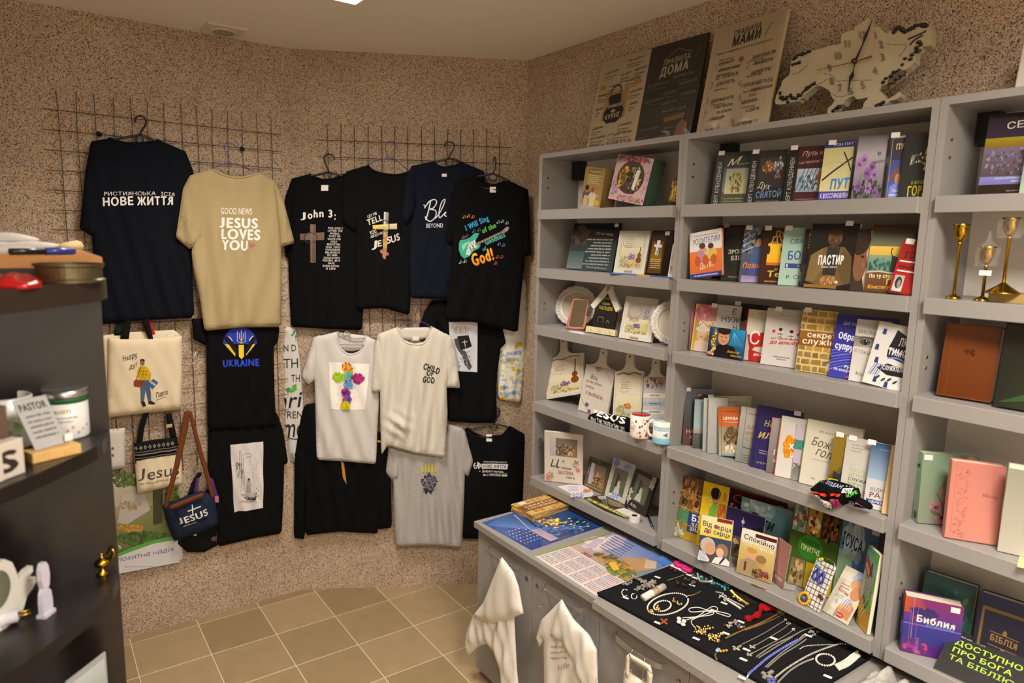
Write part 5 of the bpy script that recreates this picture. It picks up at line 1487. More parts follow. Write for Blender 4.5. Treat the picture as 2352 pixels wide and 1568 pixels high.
book(R4, 'blue and white paperback at the right end of the fourth row', d, '#b8b4b0',(2001.5,1017),(2052,1020),(1983,1165), yaw=12, d=.02, t=.009, tag=(.0,1.0))
book(R4, 'tan-edged thick book turned sideways against the right panel of the fourth row', lambda cv: cv.rect(0,0,1,1, '#c8ac7a', '#b89a68'), '#8a3a5a',(2043,1022),(2052,1021),(2030,1178), yaw=8, d=.012, t=.02, w=.02)
# --- middle bookcase, bottom row
def puzzle(cv, c):
    for i in range(1,3):
        cv.curve([(i/3,0),(i/3+.02,.2),(i/3+.07,.26),(i/3,.32),(i/3-.02,.6),(i/3+.06,.68),(i/3,.74),(i/3,1)],.008, c)
    for j in range(1,4):
        cv.curve([(0, j/4),(.2, j/4+.01),(.27, j/4+.05),(.33, j/4),(.6, j/4-.01),(.66, j/4+.04),(.72, j/4),(1, j/4)],.008, c)
def d(cv):
    cv.rect(0,0,1,.4, '#b8901e', '#4a6a3a'); cv.rect(0,.35,1,1, '#8a5a20', '#5a3416',1,3); cv.blobs(.4,.78,.4,.18,['#6a4018', '#a87030', '#4a2a12', '#c08a40'],34,.05,.12,1); people(cv,.3,.52,1.3, '#3a2414', '#b5804e', '#4a8a5a'); people(cv,.75,.55,1.2, '#4a2a18', '#b5804e', '#8a5a3a')
    cv.rect(.5,.14,1,.46, '#243a7a'); cv.text('БІ',(.62,.33),(1.0,.33),.1, '#e0e0e8',.05); cv.text('У ГО',(.68,.25),(1.0,.25),.05, '#e0e0e8',.04); cv.text('ЗНА',(.6,.17),(1.0,.17),.06, '#e0b83a',.05); cv.blobs(.2,.1,.2,.1,['#a8b0a0', '#7a8a70', '#c8c8b8'],14,.04,.09,4); puzzle(cv, '#c8b080')
book(R5, 'brown picture puzzle book at the left end of the bottom middle row', d, '#8a5a20',(1558,1092.8),(1618,1100),(1550.6,1247), yaw=10, d=.05, t=.010, gloss=M_GLOSS)
def d(cv):
    cv.rect(0,0,1,1, '#c8a81a', '#d8b81e',1,2); cv.poly([(.3,.3),(.35,.62),(.5,.72),(.75,.68),(.8,.3)], '#7aa83a'); cv.ell(.55,.8,.16,.1, '#a87048'); cv.ell(.52,.86,.2,.09, '#2a1812'); cv.blobs(.85,.6,.15,.3,['#c87a2a', '#b8601e', '#d89a3a'],16,.05,.12,2); puzzle(cv, '#e8dca0')
book(R5, 'yellow picture puzzle book with a boy in green', d, '#c8a81a',(1610.6,1108),(1669,1112),(1603,1263.7), yaw=12, d=.055, t=.010, gloss=M_GLOSS)
def d(cv):
    cv.rect(0,0,1,1, '#6a1a24', '#551219',1,2); cv.ring(.22,.84,.1,.06,.012, '#c8a0a0'); cv.text('Бо',(.07,.6),(.22,.6),.13, '#d8ccc8',.06)
book(R5, 'wide crimson children book behind the sky blue book', d, '#5f161f',(1666.7,1115.7),(1803,1149), None, yaw=10, lean=6, d=.16, t=.010, tag=(.9,.9), fixroll=0)
def d(cv):
    cv.rect(0,0,1,1, '#3a6a7a', '#6a98a8',1,3); cv.blobs(.3,.85,.25,.15,['#b8c8cc', '#8ab0bc', '#d0d8d8'],20,.06,.14,1); cv.text('Дети',(.12,.6),(.58,.56),.2, '#2c2c34',.04,.3); cv.poly([(.38,.42),(.68,.34),(.62,.26),(.7,.18),(.4,.28)], '#7a4a28'); cv.text('ЛИИ',(.4,.3),(.6,.26),.1, '#c8a878',.03); cv.blobs(.7,.12,.2,.1,['#7a98a0', '#a8b8b8', '#c0a040'],16,.04,.1,3)
book(R5, 'sky blue children book with brown ribbon title', d, '#4a7a8a',(1698.6,1138.7),(1836,1169), None, yaw=10, lean=6, d=.125, t=.010, fixroll=0)
def d(cv):
    cv.rect(0,0,1,1, '#6a5a4a', '#241a4a',1,3); cv.rect(0,.45,1,1, '#2a2050', '#2f2560'); cv.ell(.5,.78,.04,.04, '#d8dcf0'); cv.line([(.5,.68),(.5,.88)],.012, '#c8d0f0'); cv.blobs(.85,.55,.2,.2,['#1a1a24', '#22202e', '#2a2634'],20,.05,.12,2); cv.line([(.9,.2),(.88,.6)],.05, '#2a2018'); cv.blobs(.4,.2,.3,.15,['#5a4a3a', '#8a6a4a', '#3a3028', '#b89a6a'],24,.04,.1,4)
book(R5, 'purple nativity night paperback behind the elderly couple book', d, '#241a4a',(1657.8,1157.8),(1752,1178), None, yaw=8, lean=7, d=.085, t=.009, fixroll=0)
def d(cv):
    cv.rect(0,.55,1,1, '#d8c02a', '#d8d0a8',1,2); cv.rect(0,0,1,.56, '#4a4638', '#2a3a5a',1,2); cv.rect(.5,.92,.98,1, '#7a1f1a'); cv.text('Від серця',(.05,.78),(.97,.74),.11, '#23284a',.02); cv.text('до серця',(.12,.65),(.95,.61),.11, '#23284a',.02); cv.ell(.5,.8,.06,.045, '#a8305a'); cv.ell(.24,.66,.06,.045, '#a8305a')
    cv.ell(.28,.36,.24,.18, '#b8a8a0'); cv.ell(.36,.3,.18,.14, '#c09478'); cv.ell(.74,.3,.2,.16, '#8a6a50'); cv.ell(.68,.26,.12,.1, '#d0a890'); cv.poly([(0,0),(.02,.22),(.2,.2),(.38,.05),(.35,0)], '#d0ccd4'); cv.poly([(.45,0),(.55,.14),(.85,.18),(1,.1),(1,0)], '#dcd4d0'); cv.line([(.85,.18),(.7,0)],.06, '#23284a')
    for k in range(4): cv.line([(.02+.05*k,.2),(.1+.06*k,.02)],.012, '#4a5a8a')
def card_book(label, draw, col, z, tl, tr, br, bl, t=.008, h=None, **kw):
    fr, w, hh = card_pose(z, tl, tr, br, bl)
    return book_at(fr, w, h or hh, t, label, draw, col, **kw)
card_book('paperback with an elderly man and child touching foreheads on the bottom row', d, '#c8b02a', R5,(1611.8,1183),(1685,1196),(1674,1300.7),(1602,1284), t=.010)
def d(cv):
    cv.rect(0,0,1,.72, '#a8884a', '#c8b070',1,2); cv.rect(0,.72,1,1, '#cfc8b8', '#d8d2c4'); cv.rect(.4,.88,1,.96, '#4a1a18'); cv.text('Спокійно',(.08,.79),(.97,.73),.11, '#26221e',.02); cv.text('про старість',(.06,.68),(.96,.62),.075, '#e0d8c4',.01,.25)
    cv.ell(.35,.5,.14,.11, '#c89a70'); cv.ell(.36,.57,.15,.06, '#b88a40'); cv.ell(.62,.38,.14,.12, '#b8865c'); cv.ell(.65,.44,.15,.09, '#8a6a44'); cv.poly([(.02,0),(.08,.3),(.3,.4),(.5,.36),(.62,.25),(.95,.2),(1,0)], '#9a8460'); cv.rect(.2,.1,.26,.3, '#5a2a24'); cv.blobs(.68,.12,.24,.1,['#5a3a2a', '#8a3a5a', '#6a5a2a', '#b86a3a', '#3a2a1c'],30,.03,.07,3)
card_book('paperback about old age with a couple and a bouquet on the bottom row', d, '#a8884a', R5,(1706,1214),(1785,1233),(1770,1340),(1690.4,1313), t=.010)
# open leaflet: two panels meeting at a fold
def lpanel(T, z, tl, tr, br, bl, draw, nm):
    fr, w, h = card_pose(z, tl, tr, br, bl)
    b = MB(); b.fbox(fr,0, w,0, h,-.0008,0); b.obj(nm, mat('leaflet_card', '#c8c4c0',0.5), T)
    cv = Cv(); draw(cv); cv.build('print', norm_fn(fr, w, h), M_COVER, T)
lf = thing('leaflet', on_plane(1793,1350, Vector((0,0, R5)), Z), 'standing folded leaflet with a pink knitted front on the bottom row', 'leaflet')
def d(cv):
    cv.rect(0,.25,1,1, '#b07a70', '#a06a64',1,2); cv.rect(0,0,1,.25, '#8a6058', '#94685e')
    for k in range(9): cv.line([(.06+.11*k,.28),(.06+.11*k,.98)],.02, '#8f5c56')
    cv.text('БОЛЮ',(.2,.12),(.85,.12),.07, '#d8c8c0',.03)
lpanel(lf, R5,(1790,1234),(1818.5,1253.5),(1799,1354),(1772.6,1331), d, 'front_flap')
def d(cv):
    cv.rect(0,0,1,1, '#b5b2b0', '#a8a5a2')
    for k in range(13): cv.scrib(.15,.9-.1*(k % 3),.88-.065*k,.018, '#5a5856', k)
lpanel(lf, R5,(1818.5,1253.5),(1850,1258.5),(1826,1356),(1800,1350), d, 'back_flap')
def d(cv):
    cv.rect(0,0,1,1, '#4a6a24', '#2a3a18',1,2); cv.rect(.02,.6,.3,.96, '#8a8a80', '#a0988a'); cv.rect(.32,.6,.6,.96, '#8a6a2a', '#a8843a'); cv.rect(.62,.6,.97,.96, '#3a2414', '#4a3018'); cv.blobs(.16,.74,.12,.12,['#4a7a5a', '#8a3a34', '#c8b890'],14,.03,.07,1); cv.blobs(.46,.74,.1,.14,['#6a2a24', '#d8c8a0', '#c89040'],14,.03,.07,2); cv.blobs(.8,.74,.14,.14,['#6a4426', '#2a180c', '#8a5a30'],16,.03,.07,3)
    cv.ell(.45,.46,.26,.14, '#3a7a2a'); cv.text('НЕБЕСНІ',(.26,.5),(.64,.48),.05, '#1f4a18',.02); cv.text('ПРИТЧІ',(.26,.42),(.66,.4),.06, '#d8d8a0',.03); cv.rect(.1,.0,.4,.3, '#a8946a', '#7a6a4a'); cv.blobs(.25,.14,.14,.12,['#8a6a3a', '#c8a870', '#5a4a2a'],16,.03,.06,5); cv.rect(.42,.0,.98,.3, '#c8a82a', '#a88a1e')
book(R5, 'large green picture album with three painted scenes on the bottom row', d, '#3a5a1e',(1813,1174),(1921.8,1212.7), None, yaw=6, lean=8, d=.09, t=.014, gloss=M_GLOSS, h=.30, fixroll=0)
def d(cv):
    cv.rect(0,0,1,1, '#3a5a8a', '#4a7098',1,2); cv.rect(0,0,.4,.6, '#8a9a5a', '#7a9a8a'); cv.blobs(.35,.72,.3,.16,['#8fa0b0', '#a8b4c0'],16,.1,.18,1); cv.text('ІСУСА',(.05,.66),(.62,.62),.14, '#23283a',.05)
book(R5, 'blue children book with ІСУСА in a cloud on the bottom row', d, '#3a5a8a',(1923,1223),(1997,1276), None, yaw=2, lean=8, d=.10, t=.010, fixroll=0, h=.29, tag=(.9,.9))
def d(cv):
    cv.rect(0,0,1,1, '#c8b88a', '#4a8a70',1,2); cv.rect(0,0,1,.35, '#b88a2a', '#a87a24'); cv.blobs(.5,.55,.3,.25,['#3a3a44', '#55555c', '#2c2c34'],20,.08,.16,2)
    for k in range(10): cv.line([(.15+.07*k,.4),(.3+.06*k,.68)],.02, '#c8c4b8')
    for (x, y) in ((.8,.2),(.6,.3),(.9,.5),(.85,.85)): cv.poly([(x, y),(x-.16, y+.12),(x-.04, y+.12),(x-.08, y+.24),(x+.06, y+.14),(x+.14, y+.24),(x+.1, y+.08)], '#5aa02a')
    cv.poly([(.05,.72),(.5,.62),(.52,.78),(.08,.9)], '#8a2a24'); cv.text('РАЗ',(.12,.74),(.46,.66),.07, '#d8a8a0',.04); cv.line([(.15,.1),(.5,.32)],.015, '#d8c89a'); cv.line([(.25,.06),(.6,.26)],.015, '#d8c89a')
card_book('green and yellow jungle children book leaning on the right panel of the bottom row', d, '#4a8a5a', R5,(1998,1236),(2018,1290),(1990,1457),(1966,1428), t=.012)
# baby booklet
def d(cv):
    cv.rect(0,0,1,1, '#b8b09e', '#c8c2a4',1,2); cv.ell(.3,.5,.42,.36, '#c4beb0'); cv.poly([(.42,.82),(.5,.98),(.72,1.0),(.85,.9),(.8,.78)], '#7a8fb8'); cv.ell(.66,.74,.2,.11, '#c08a62'); cv.ell(.8,.58,.2,.14, '#b5784e'); cv.ell(.7,.32,.2,.12, '#8a9cc0'); cv.ell(.55,.22,.12,.1, '#c08a62'); cv.poly([(.55,.1),(.6,.3),(.8,.42),(.98,.3),(.95,.06)], '#b0774c')
    for k in range(6): cv.line([(.46+.05*k,.8+.02*k),(.5+.055*k,.97)],.014, '#d8dce8')
    for k in range(5): cv.line([(.52+.08*k,.24),(.56+.08*k,.42)],.014, '#dce0ea')
    cv.text('Богом',(.16,.5),(.58,.47),.07, '#9a3a2e',.03); cv.scrib(.16,.5,.64,.03, '#b05a4a',1); cv.scrib(.16,.52,.58,.03, '#b05a4a',2); cv.scrib(.16,.5,.42,.018, '#8a8478',3); cv.scrib(.14,.45,.38,.018, '#8a8478',4); cv.ell(.62,.09,.16,.05, '#a82a24'); cv.scrib(.52,.72,.08,.025, '#e0ccc4',5); cv.rect(.42,.02,.5,.2, '#8a8468'); cv.flower(.3,.3,.06, '#9aa4c8', '#c86a4a',5)
card_book('booklet with a sleeping baby in a striped hat on the bottom row', d, '#c0b9a4', R5,(1948.6,1293),(1997,1331),(1944.7,1434.6),(1888.6,1401), t=.006)

# ------------------------------------------------------------------ flat things lying on a surface, drawn from above
def flat(name, z, px, t, m, label, cat, draw=None, gloss=None, group=None, partname='sheet'):
    fr = F_TOP(z)
    T = thing(name, fr.pt(*fr.uv(*px[0]),0), label, cat, group)
    b = MB(); b.prism(fr,[fr.uv(x, y, t) for x, y in px],0.0006, t); b.obj(partname, m, T)
    if draw:
        cv = Cv(flip=True); draw(cv)
        cv.build('print', lambda x, y, q: fr.pt(*fr.uv(x, y, t), t+.0003+q), gloss or M_COVER, T)
    return T
M_IVORY = mat('painted_white_wood', '#d6d0c6',0.5, var=0.03)
# ------------------------------------------------------------------ left bookcase
def d(cv):
    cv.rect(0,0,1,1, '#9a8048', '#8a7442',1,2); cv.rect(.18,.84,.85,.96, '#6a5830'); cv.text('Коробка',(.24,.87),(.8,.87),.06, '#c8b478',.02,.2)
    for k in range(5): cv.scrib(.2,.85-.1*(k % 2),.78-.05*k,.025, '#d0c090', k)
    people(cv,.25,.4,1.3, '#3a2418', '#a87850', '#5a4a6a'); people(cv,.55,.36,1.2, '#8a4a24', '#c89a70', '#c8b898'); cv.poly([(.12,0),(.14,.26),(.35,.26),(.36,0)], '#b8a880'); cv.poly([(.42,0),(.44,.24),(.66,.24),(.68,0)], '#c8bc9a'); cv.ell(.8,.1,.14,.08, '#c8a03a'); cv.ell(.8,.28,.1,.05, '#a89460')
book(R1, 'gold illustrated gift box with a couple on the top left shelf', d, '#7a6334',(1346,393),(1392.5,390),(1332.6,479.4), yaw=-6, lean=3, d=.05, t=.075, page=False, name='gift_box', cat='box')
def d(cv):
    cv.rect(0,0,1,1, '#cfa8ac', '#b8a0a8',1,2); cv.blobs(.5,.93,.45,.06,['#a84a5a', '#c87a8a', '#5a7a4a', '#8a3a4a'],40,.03,.06,1); cv.blobs(.12,.3,.1,.25,['#9a7ab8', '#b898c8', '#6a8a5a', '#c88a98'],30,.02,.05,2); cv.blobs(.6,.08,.4,.07,['#c87a84', '#7a9a5a', '#d8a0a8', '#a85a68'],34,.02,.05,3); cv.blobs(.93,.5,.06,.3,['#c88a98', '#d8b0b4'],12,.02,.05,4)
    cv.ell(.5,.54,.37,.36, '#4a4034',24); cv.blobs(.3,.55,.14,.24,['#c8962a', '#e0b83a', '#8a6a28', '#6a5a48'],26,.02,.06,5); cv.blobs(.62,.5,.18,.28,['#5a5048', '#8a8074', '#c8b070', '#3a322a'],30,.03,.08,6); cv.poly([(.6,.3),(.64,.72),(.74,.72),(.68,.3)], '#d8d4cc')
book(R1, 'pink floral gift box with an oval window on the top left shelf', d, '#3f5a48',(1420,374),(1504,375),(1395.7,477), yaw=0, lean=6, d=.06, t=.07, page=False, name='gift_box', gloss=M_GLOSS, cat='box')
T = thing('gift_bag', F_SHELF.pt(-1.80, R1,-.09), 'small clear gift bag with gold ribbons at the end of the top left shelf', 'gift bag')
fg = Frame(F_SHELF.pt(0, R1,-.08),-Y, Z,-X)
cg = Cloth(fg,[(1523,470),(1530,440),(1545,395),(1556,378),(1568,380),(1572,472)],0,.03,.004,.03,3, sub=.01)
cg.mesh('bag', mat('bronze_gift_film', '#5a4a30',0.2,0.3, coat=0.5), T)
cv = Cv(flip=True); cv.blobs(1545,440,14,24,['#d8a82a', '#e0bc4a', '#b88a20', '#e8e0d0'],34,1.5,4,3)
for k in range(5): cv.curve([(1530+5*k,462),(1538+4*k,440),(1534+6*k,415)],2.2, '#d8a82a')
cv.build('ribbon', on_cloth(cg), M_GLOSS, T)
# second row: plaques
def d(cv):
    cv.rect(0,0,1,1, '#39484c', '#15191a',1,3); cv.blobs(.18,.72,.18,.2,['#3a3432', '#4a403c', '#2a2624'],20,.05,.12,1); cv.rect(0,.02,.35,.4, '#6a7878', '#3a4a4e'); cv.text('Отче наш,',(.52,.76),(.9,.74),.055, '#c8c4bc',0,.3)
    for k in range(9): cv.scrib(.36+.05*((k*3) % 4),.9,.64-.065*k,.03, '#b8b8b4', k)
    cv.text('Євангелія від Матвія 6:9-13',(.44,.06),(.88,.04),.03, '#c8c8c4',0,.3)
book(R2, 'dark teal prayer plaque with white lettering on the second left shelf', d, '#171b1c',(1321,512),(1427,513),(1299,620), yaw=4, lean=12, d=.05, t=.012, page=False, name='wall_plaque', gloss=M_GLOSS, cat='plaque', tag=(.93,.96))
def violin(cv, x, y, s):
    cv.ell(x, y,.06*s,.05*s, '#7a3a18'); cv.ell(x+.005, y+.08*s,.045*s,.04*s, '#8a4420'); cv.line([(x, y+.05*s),(x+.02*s, y+.3*s)],.014*s, '#3a1c0e')
def still(cv, x0, y0, x1, y1, bg, seed, tulip=False):
    cv.rect(x0, y0, x1, y1, bg, '#d0c8a8',1,2); w = x1-x0; h = y1-y0
    cv.blobs(x0+w*.5, y0+h*.1, w*.45, h*.09,['#a08a5a', '#8a744a', '#c8b88a'],16,.02,.05, seed); cv.blobs(x0+w*.25, y0+h*.35, w*.22, h*.16,['#a8a070', '#7a8a5a', '#c8c098', '#8f9060'],26,.02,.05, seed+1)
    cv.blobs(x0+w*.52, y0+h*.52, w*.16, h*.14,['#c86a2a', '#e08a3a', '#a84a1e', '#7a9a4a'] if tulip else ['#7a6088', '#9a80a8', '#5a4468'],28,.015,.04, seed+2); cv.ell(x0+w*.52, y0+h*.26, w*.13, h*.13, '#a8b8b0' if tulip else '#c8b070')
def d(cv):
    cv.rect(0,0,1,1, '#d0cbbc', '#bab5a6',1,2); cv.rect(.1,.09,.9,.9, '#c4beae', '#b0aa9a'); still(cv,.16,.14,.86,.62, '#b0a478',3); violin(cv,.76,.32,1.4); cv.rect(.16,.62,.86,.86, '#c8c0a8', '#b8b09c'); cv.ring(.38,.72,.2,.12,.01, '#8a8470')
    for k in range(4): cv.scrib(.26,.5,.78-.045*k,.02, '#8a8470', k)
    cv.rect(.35,.025,.62,.065, '#a08a5a')
book(R2, 'white framed violin still life on the second left shelf', d, '#d0cbbc',(1425,528.8),(1495.6,531),(1408,627.7), yaw=4, lean=10, d=.04, t=.016, page=False, name='framed_picture', cat='picture')
def d(cv):
    cv.rect(0,0,1,1, '#14100c', '#1a1612'); cv.rect(.06,.05,.68,.9, '#5a3c14', '#2e2212',1,2); cv.rect(.1,.3,.6,.75, '#8a6420', '#5a4218',1,2); cv.line([(.36,.45),(.38,.78)],.09, '#c8c8cc',1.6); cv.line([(.2,.66),(.55,.65)],.06, '#c8c8cc'); cv.line([(.38,.5),(.42,.62)],.04, '#5a3a7a'); cv.line([(.36,.42),(.37,.52)],.03, '#4a7a4a')
    for k in range(5): cv.scrib(.14,.6,.34-.045*k,.028, '#c8b88a', k)
book(R2, 'narrow black plaque with a silver cross on the second left shelf', d, '#14100c',(1497.7,528.8),(1548,528.8),(1484,632), yaw=4, lean=10, d=.035, t=.014, page=False, name='wall_plaque', gloss=M_GLOSS, cat='plaque', tag=(.72,.94))
def d(cv): cv.rect(0,0,1,1, '#c8c4b8', '#b8b4a8'); cv.rect(.1,.1,.9,.9, '#a89a8a', '#8a7a6a'); cv.blobs(.4,.4,.25,.25,['#8a4a3a', '#c8a88a', '#5a4030'],18,.04,.09,2)
book(R2, 'white framed picture half hidden at the end of the second left shelf', d, '#c8c4b8',(1548,560),(1590,561),(1531,638), yaw=4, lean=10, d=.015, t=.014, w=.05, page=False, name='framed_picture', cat='picture')
b = MB(); fr = F_TOP(R2)
T = thing('ribbon_strip', fr.pt(*fr.uv(1480,632)), 'flat blue and yellow ribbon strip along the second left shelf edge', 'ribbon')
for (x0, x1, y0, y1, c) in ((1400,1462,627.5,631.5, '#3a5fa8'),(1462,1492,631.5,634, '#d8962a'),(1492,1546,634,638, '#3a5a98')):
    b = MB(); b.prism(fr,[fr.uv(x0, y0-1), fr.uv(x1, y1-1), fr.uv(x1, y1+1.5), fr.uv(x0, y0+1.5)],.0005,.003); b.obj('ribbon_band', solid(c,.5), T)
# third row: plates, mirror, house
def lace_plate(z, tl, tr, label, dd, yaw=0, w=None):
    fr, ww, h = pose(z, tl, tr, None, yaw,12, dd,.01)
    w = w or ww; h = max(h,.12)
    T = thing('decorative_plate', fr.pt(w/2,0,0), label, 'plate', 'white lace-rimmed plates')
    rx, ry = w/2, h/2; n = 96
    V = [fr.pt(rx, ry,.004)]; F = []
    for (q, c) in ((.66,.004),(.70,.010),(.76,.006),(.9,.013),(1.0,.010),(1.0,.006)):
        for i in range(n):
            a = 2*math.pi*i/n
            k = q*(1 + (.045*abs(math.sin(a*10)) if q > .85 else 0) - (.04 if q > .85 else 0))
            V.append(fr.pt(rx+rx*k*math.cos(a), ry+ry*k*math.sin(a), c+(.003*math.sin(a*36) if .72 < q < .95 else 0)))
    for i in range(n): F.append((0,1+i,1+(i+1) % n))
    for r_ in range(5):
        for i in range(n):
            j = (i+1) % n; a = 1+r_*n
            F.append((a+i, a+n+i, a+n+j, a+j))
    k = len(V); V.append(fr.pt(rx, ry,0))
    a = 1+5*n
    for i in range(n): F.append((a+i, k, a+(i+1) % n))
    mk('rim', V, F, M_IVORY, T, smooth=True)
    r = random.Random(1)
    b = MB()
    for i in range(30):
        a = 2*math.pi*i/30
        p = [fr.pt(rx+rx*(.84+.06*math.cos(t))*math.cos(a+.05*math.sin(t)), ry+ry*(.84+.06*math.cos(t))*math.sin(a+.05*math.sin(t)),.0125) for t in [x*math.pi/4 for x in range(7)]]
        b.tube(p,.0013,4)
    b.obj('scrollwork', M_IVORY, T, smooth=True)['kind'] = 'stuff'
    cv = Cv(); cv.ell(.5,.5,.33,.33, '#b8b0a0',28); cv.ell(.5,.5,.31,.31, '#c4bcaa',28); cv.text('ДІМ',(.58,.66),(.72,.66),.06, '#3a3630',.03); cv.blobs(.66,.42,.1,.14,['#a89a80', '#c8bfa8', '#8a8270'],14,.02,.05,2)
    cv.build('plate_print', lambda x, y, q: fr.pt(x*w, y*h,.0045+q), M_COVER, T)
lace_plate(R3,(1286,656),(1384,656), 'white lace-rimmed plate behind the pink mirror',.10)
lace_plate(R3,(1499,688),(1596,690), 'white lace-rimmed plate half hidden at the end of the third left shelf',.03, yaw=36)
M_PINK = mat('coral_plastic', '#c8786a',0.35)
M_MIRR = mat('mirror_glass', '#c8c4ba',0.02,1.0, var=0.0)
fr, w, h = card_pose(R3,(1313,692),(1351,694),(1341,758),(1305,755))
fr = Frame(fr.o+Z*.008, fr.u, Z*math.cos(.2)-F_SHELF.n*math.sin(.2), fr.u.cross(Z*math.cos(.2)-F_SHELF.n*math.sin(.2)))
h = .128; w = .073
T = thing('tabletop_mirror', fr.pt(w/2,0,0), 'small mirror in a coral pink frame on the third left shelf', 'mirror')
b = MB(); path = []
for (cx, cy, a0) in ((w-.008,.008,-90),(w-.008, h-.008,0),(.008, h-.008,90),(.008,.008,180)):
    for k in range(4): path.append(fr.pt(cx+.008*math.cos(math.radians(a0+30*k)), cy+.008*math.sin(math.radians(a0+30*k)),0))
b.tube(path,.0035,6, True); b.obj('mirror_frame', M_PINK, T, smooth=True)
b = MB(); b.fbox(fr,.003, w-.003,.003, h-.003,-.003,.0005); b.obj('glass', M_MIRR, T)
for s_ in (-.006, w+.006):
    b = MB(); b.tube([fr.pt(s_, h*.42,0), fr.pt(s_,.0,.004), fr.pt(s_*.9+.003,-.005,.02)],.003,6); b.obj('stand_arm', M_PINK, T, smooth=True)
b = MB(); b.tube([fr.pt(-.004,-.005,.02), fr.pt(w+.004,-.005,.02), fr.pt(w+.004,-.005,-.03), fr.pt(-.004,-.005,-.03)],.003,6, True); b.obj('stand_base', M_PINK, T, smooth=True)
# house plaque
fr, w, h = pose(R3,(1376,662),(1432,662), None,4,10,.07,.01)
w = .17; h = .225
U0 = F_SHELF.uv(1355,772,-.06)[0]
fr = Frame(F_SHELF.pt(U0, R3+.002,-.045), fr.u, fr.v, fr.n)
T = thing('house_plaque', fr.pt(w/2,0,0), 'house-shaped black plaque with white roof and key hooks', 'plaque')
b = MB(); b.prism(fr,[(.022,.02),(w-.022,.02),(w-.022,.12),(w*.5,.20),(.022,.12)],-.008,0); b.obj('panel', solid('#1b1916',.35), T)
for s_ in (1,-1):
    p0 = (w*.5,.222); p1 = (w*.5+s_*.085,.118)
    dx, dy = (p1[0]-p0[0]),(p1[1]-p0[1]); l = math.hypot(dx, dy); nx, ny = -dy/l*.026*s_, dx/l*.026*s_
    b = MB(); b.prism(fr,[p0, p1,(p1[0]-nx, p1[1]-ny),(p0[0]-nx, p0[1]-ny)],-.008,.008); b.obj('roof_board', M_IVORY, T)
b = MB(); b.fbox(fr,0, w,0,.026,-.008,.014); b.obj('hook_rail', mat('cream_wood', '#d0c69e',.5), T)
for x in (.03,.085,.14):
    b = MB(); b.tube([fr.pt(x,.014,.014), fr.pt(x,.014,.024), fr.pt(x,.006,.028), fr.pt(x,.012,.033)],.0012,5); b.obj('hook', M_BRASS, T)
cv = Cv(); cv.text('ДІМ мій',(.06,.15),(.10,.149),.012, '#b8a02a',.02); cv.text('Служи',(.06,.127),(.105,.126),.012, '#c8c0a8',.01); cv.text('ГОСПОДЕВІ',(.045,.106),(.125,.104),.014, '#c8a82a',.03)
cv.curve([(.05,.05),(.05,.07),(.08,.07),(.08,.05)],.0012, '#a8a498'); cv.curve([(.1,.05),(.105,.062),(.115,.05)],.0012, '#a8a498')
cv.build('lettering', lambda x, y, q: fr.pt(x, y,.0005+q), M_COVER, T)
def d(cv):
    cv.rect(0,0,1,1, '#cfcabf', '#b8b3a8',1,2); cv.rect(.1,.1,.9,.9, '#d8d3c8', '#bfbaaf'); still(cv,.14,.14,.86,.5, '#b8b09a',8); cv.rect(.14,.5,.86,.86, '#a8a094', '#9a938a'); cv.ring(.38,.66,.2,.16,.012, '#6a6460'); cv.blobs(.38,.48,.14,.06,['#b88a8a', '#a87078', '#c8a8a0'],16,.015,.035,2); cv.blobs(.74,.62,.08,.12,['#7a6a94', '#9a8ab0', '#5a7a4a'],18,.015,.035,3); cv.rect(.7,.2,.82,.4, '#c8b85a'); cv.rect(.36,.025,.62,.065, '#a08a5a')
book(R3, 'white framed still life with flowers on the third left shelf', d, '#cfcabf',(1439,680.5),(1513,685.8),(1420,777), yaw=4, lean=12, d=.035, t=.016, page=False, name='framed_picture', cat='picture')
# fourth row: cutting boards
def board(z, tl, tr, bl, handle_h, label, draw, dd, col='#d0cabc', mh='#d0cabc', hole=True):
    fr, w, h = pose(z, tl, tr, bl,3,12, dd,.012)
    T = thing('cutting_board', fr.pt(w/2,0,0), label, 'cutting board', 'decorated cutting boards')
    hh = handle_h; c = w/2
    pts = [(0,0),(w,0),(w, h)]
    for k in range(7):
        a = k/6
        pts.append((w - (w-c-.02)*(1-(1-a)**2), h + hh*.45*a**2 + .004*a))
    pts += [(c+.02, h+hh-.01),(c+.012, h+hh),(c-.012, h+hh),(c-.02, h+hh-.01)]
    for k in range(6,-1,-1):
        a = k/6
        pts.append(((w-c-.02)*(1-(1-a)**2), h + hh*.45*a**2 + .004*a))
    pts.append((0, h))
    b = MB(); b.prism(fr, pts[:-1],-.010,0); b.obj('board', solid(col,.45), T)
    cv = Cv(); draw(cv); cv.build('board_print', norm_fn(fr, w, h), M_COVER, T)
    if hole:
        b = MB(); b.lathe([(.0045,0),(.0045,.0008)], fr.pt(c, h+hh-.022,.0001),12, fr.n); b.obj('hanging_hole', solid('#5a4a38',.7), T)
    return T, fr, w, h
def bd(cv, seed, tulip=False):
    cv.rect(.02,.02,.98,.98, '#d0c8b4', '#c4bba8'); cv.line([(.06,.04),(.06,.96),(.94,.96),(.94,.04),(.06,.04)],.008, '#8a8058'); cv.curve([(.08,.93),(.3,.97),(.5,.94),(.7,.98),(.92,.93)],.02, '#4a4630'); still(cv,.1,.1,.9,.52, '#c4b890', seed, tulip); cv.ring(.36,.72,.24,.13,.008, '#b8a880')
    for k in range(4): cv.scrib(.24,.52,.78-.04*k,.022, '#b09060', k)
board(R4,(1253,828.8),(1338,827.8),(1255,926.7),.098, 'white cutting board with a violin and lilac, leftmost on the fourth left shelf', lambda cv: (bd(cv,2), violin(cv,.78,.38,1.7)),.06)
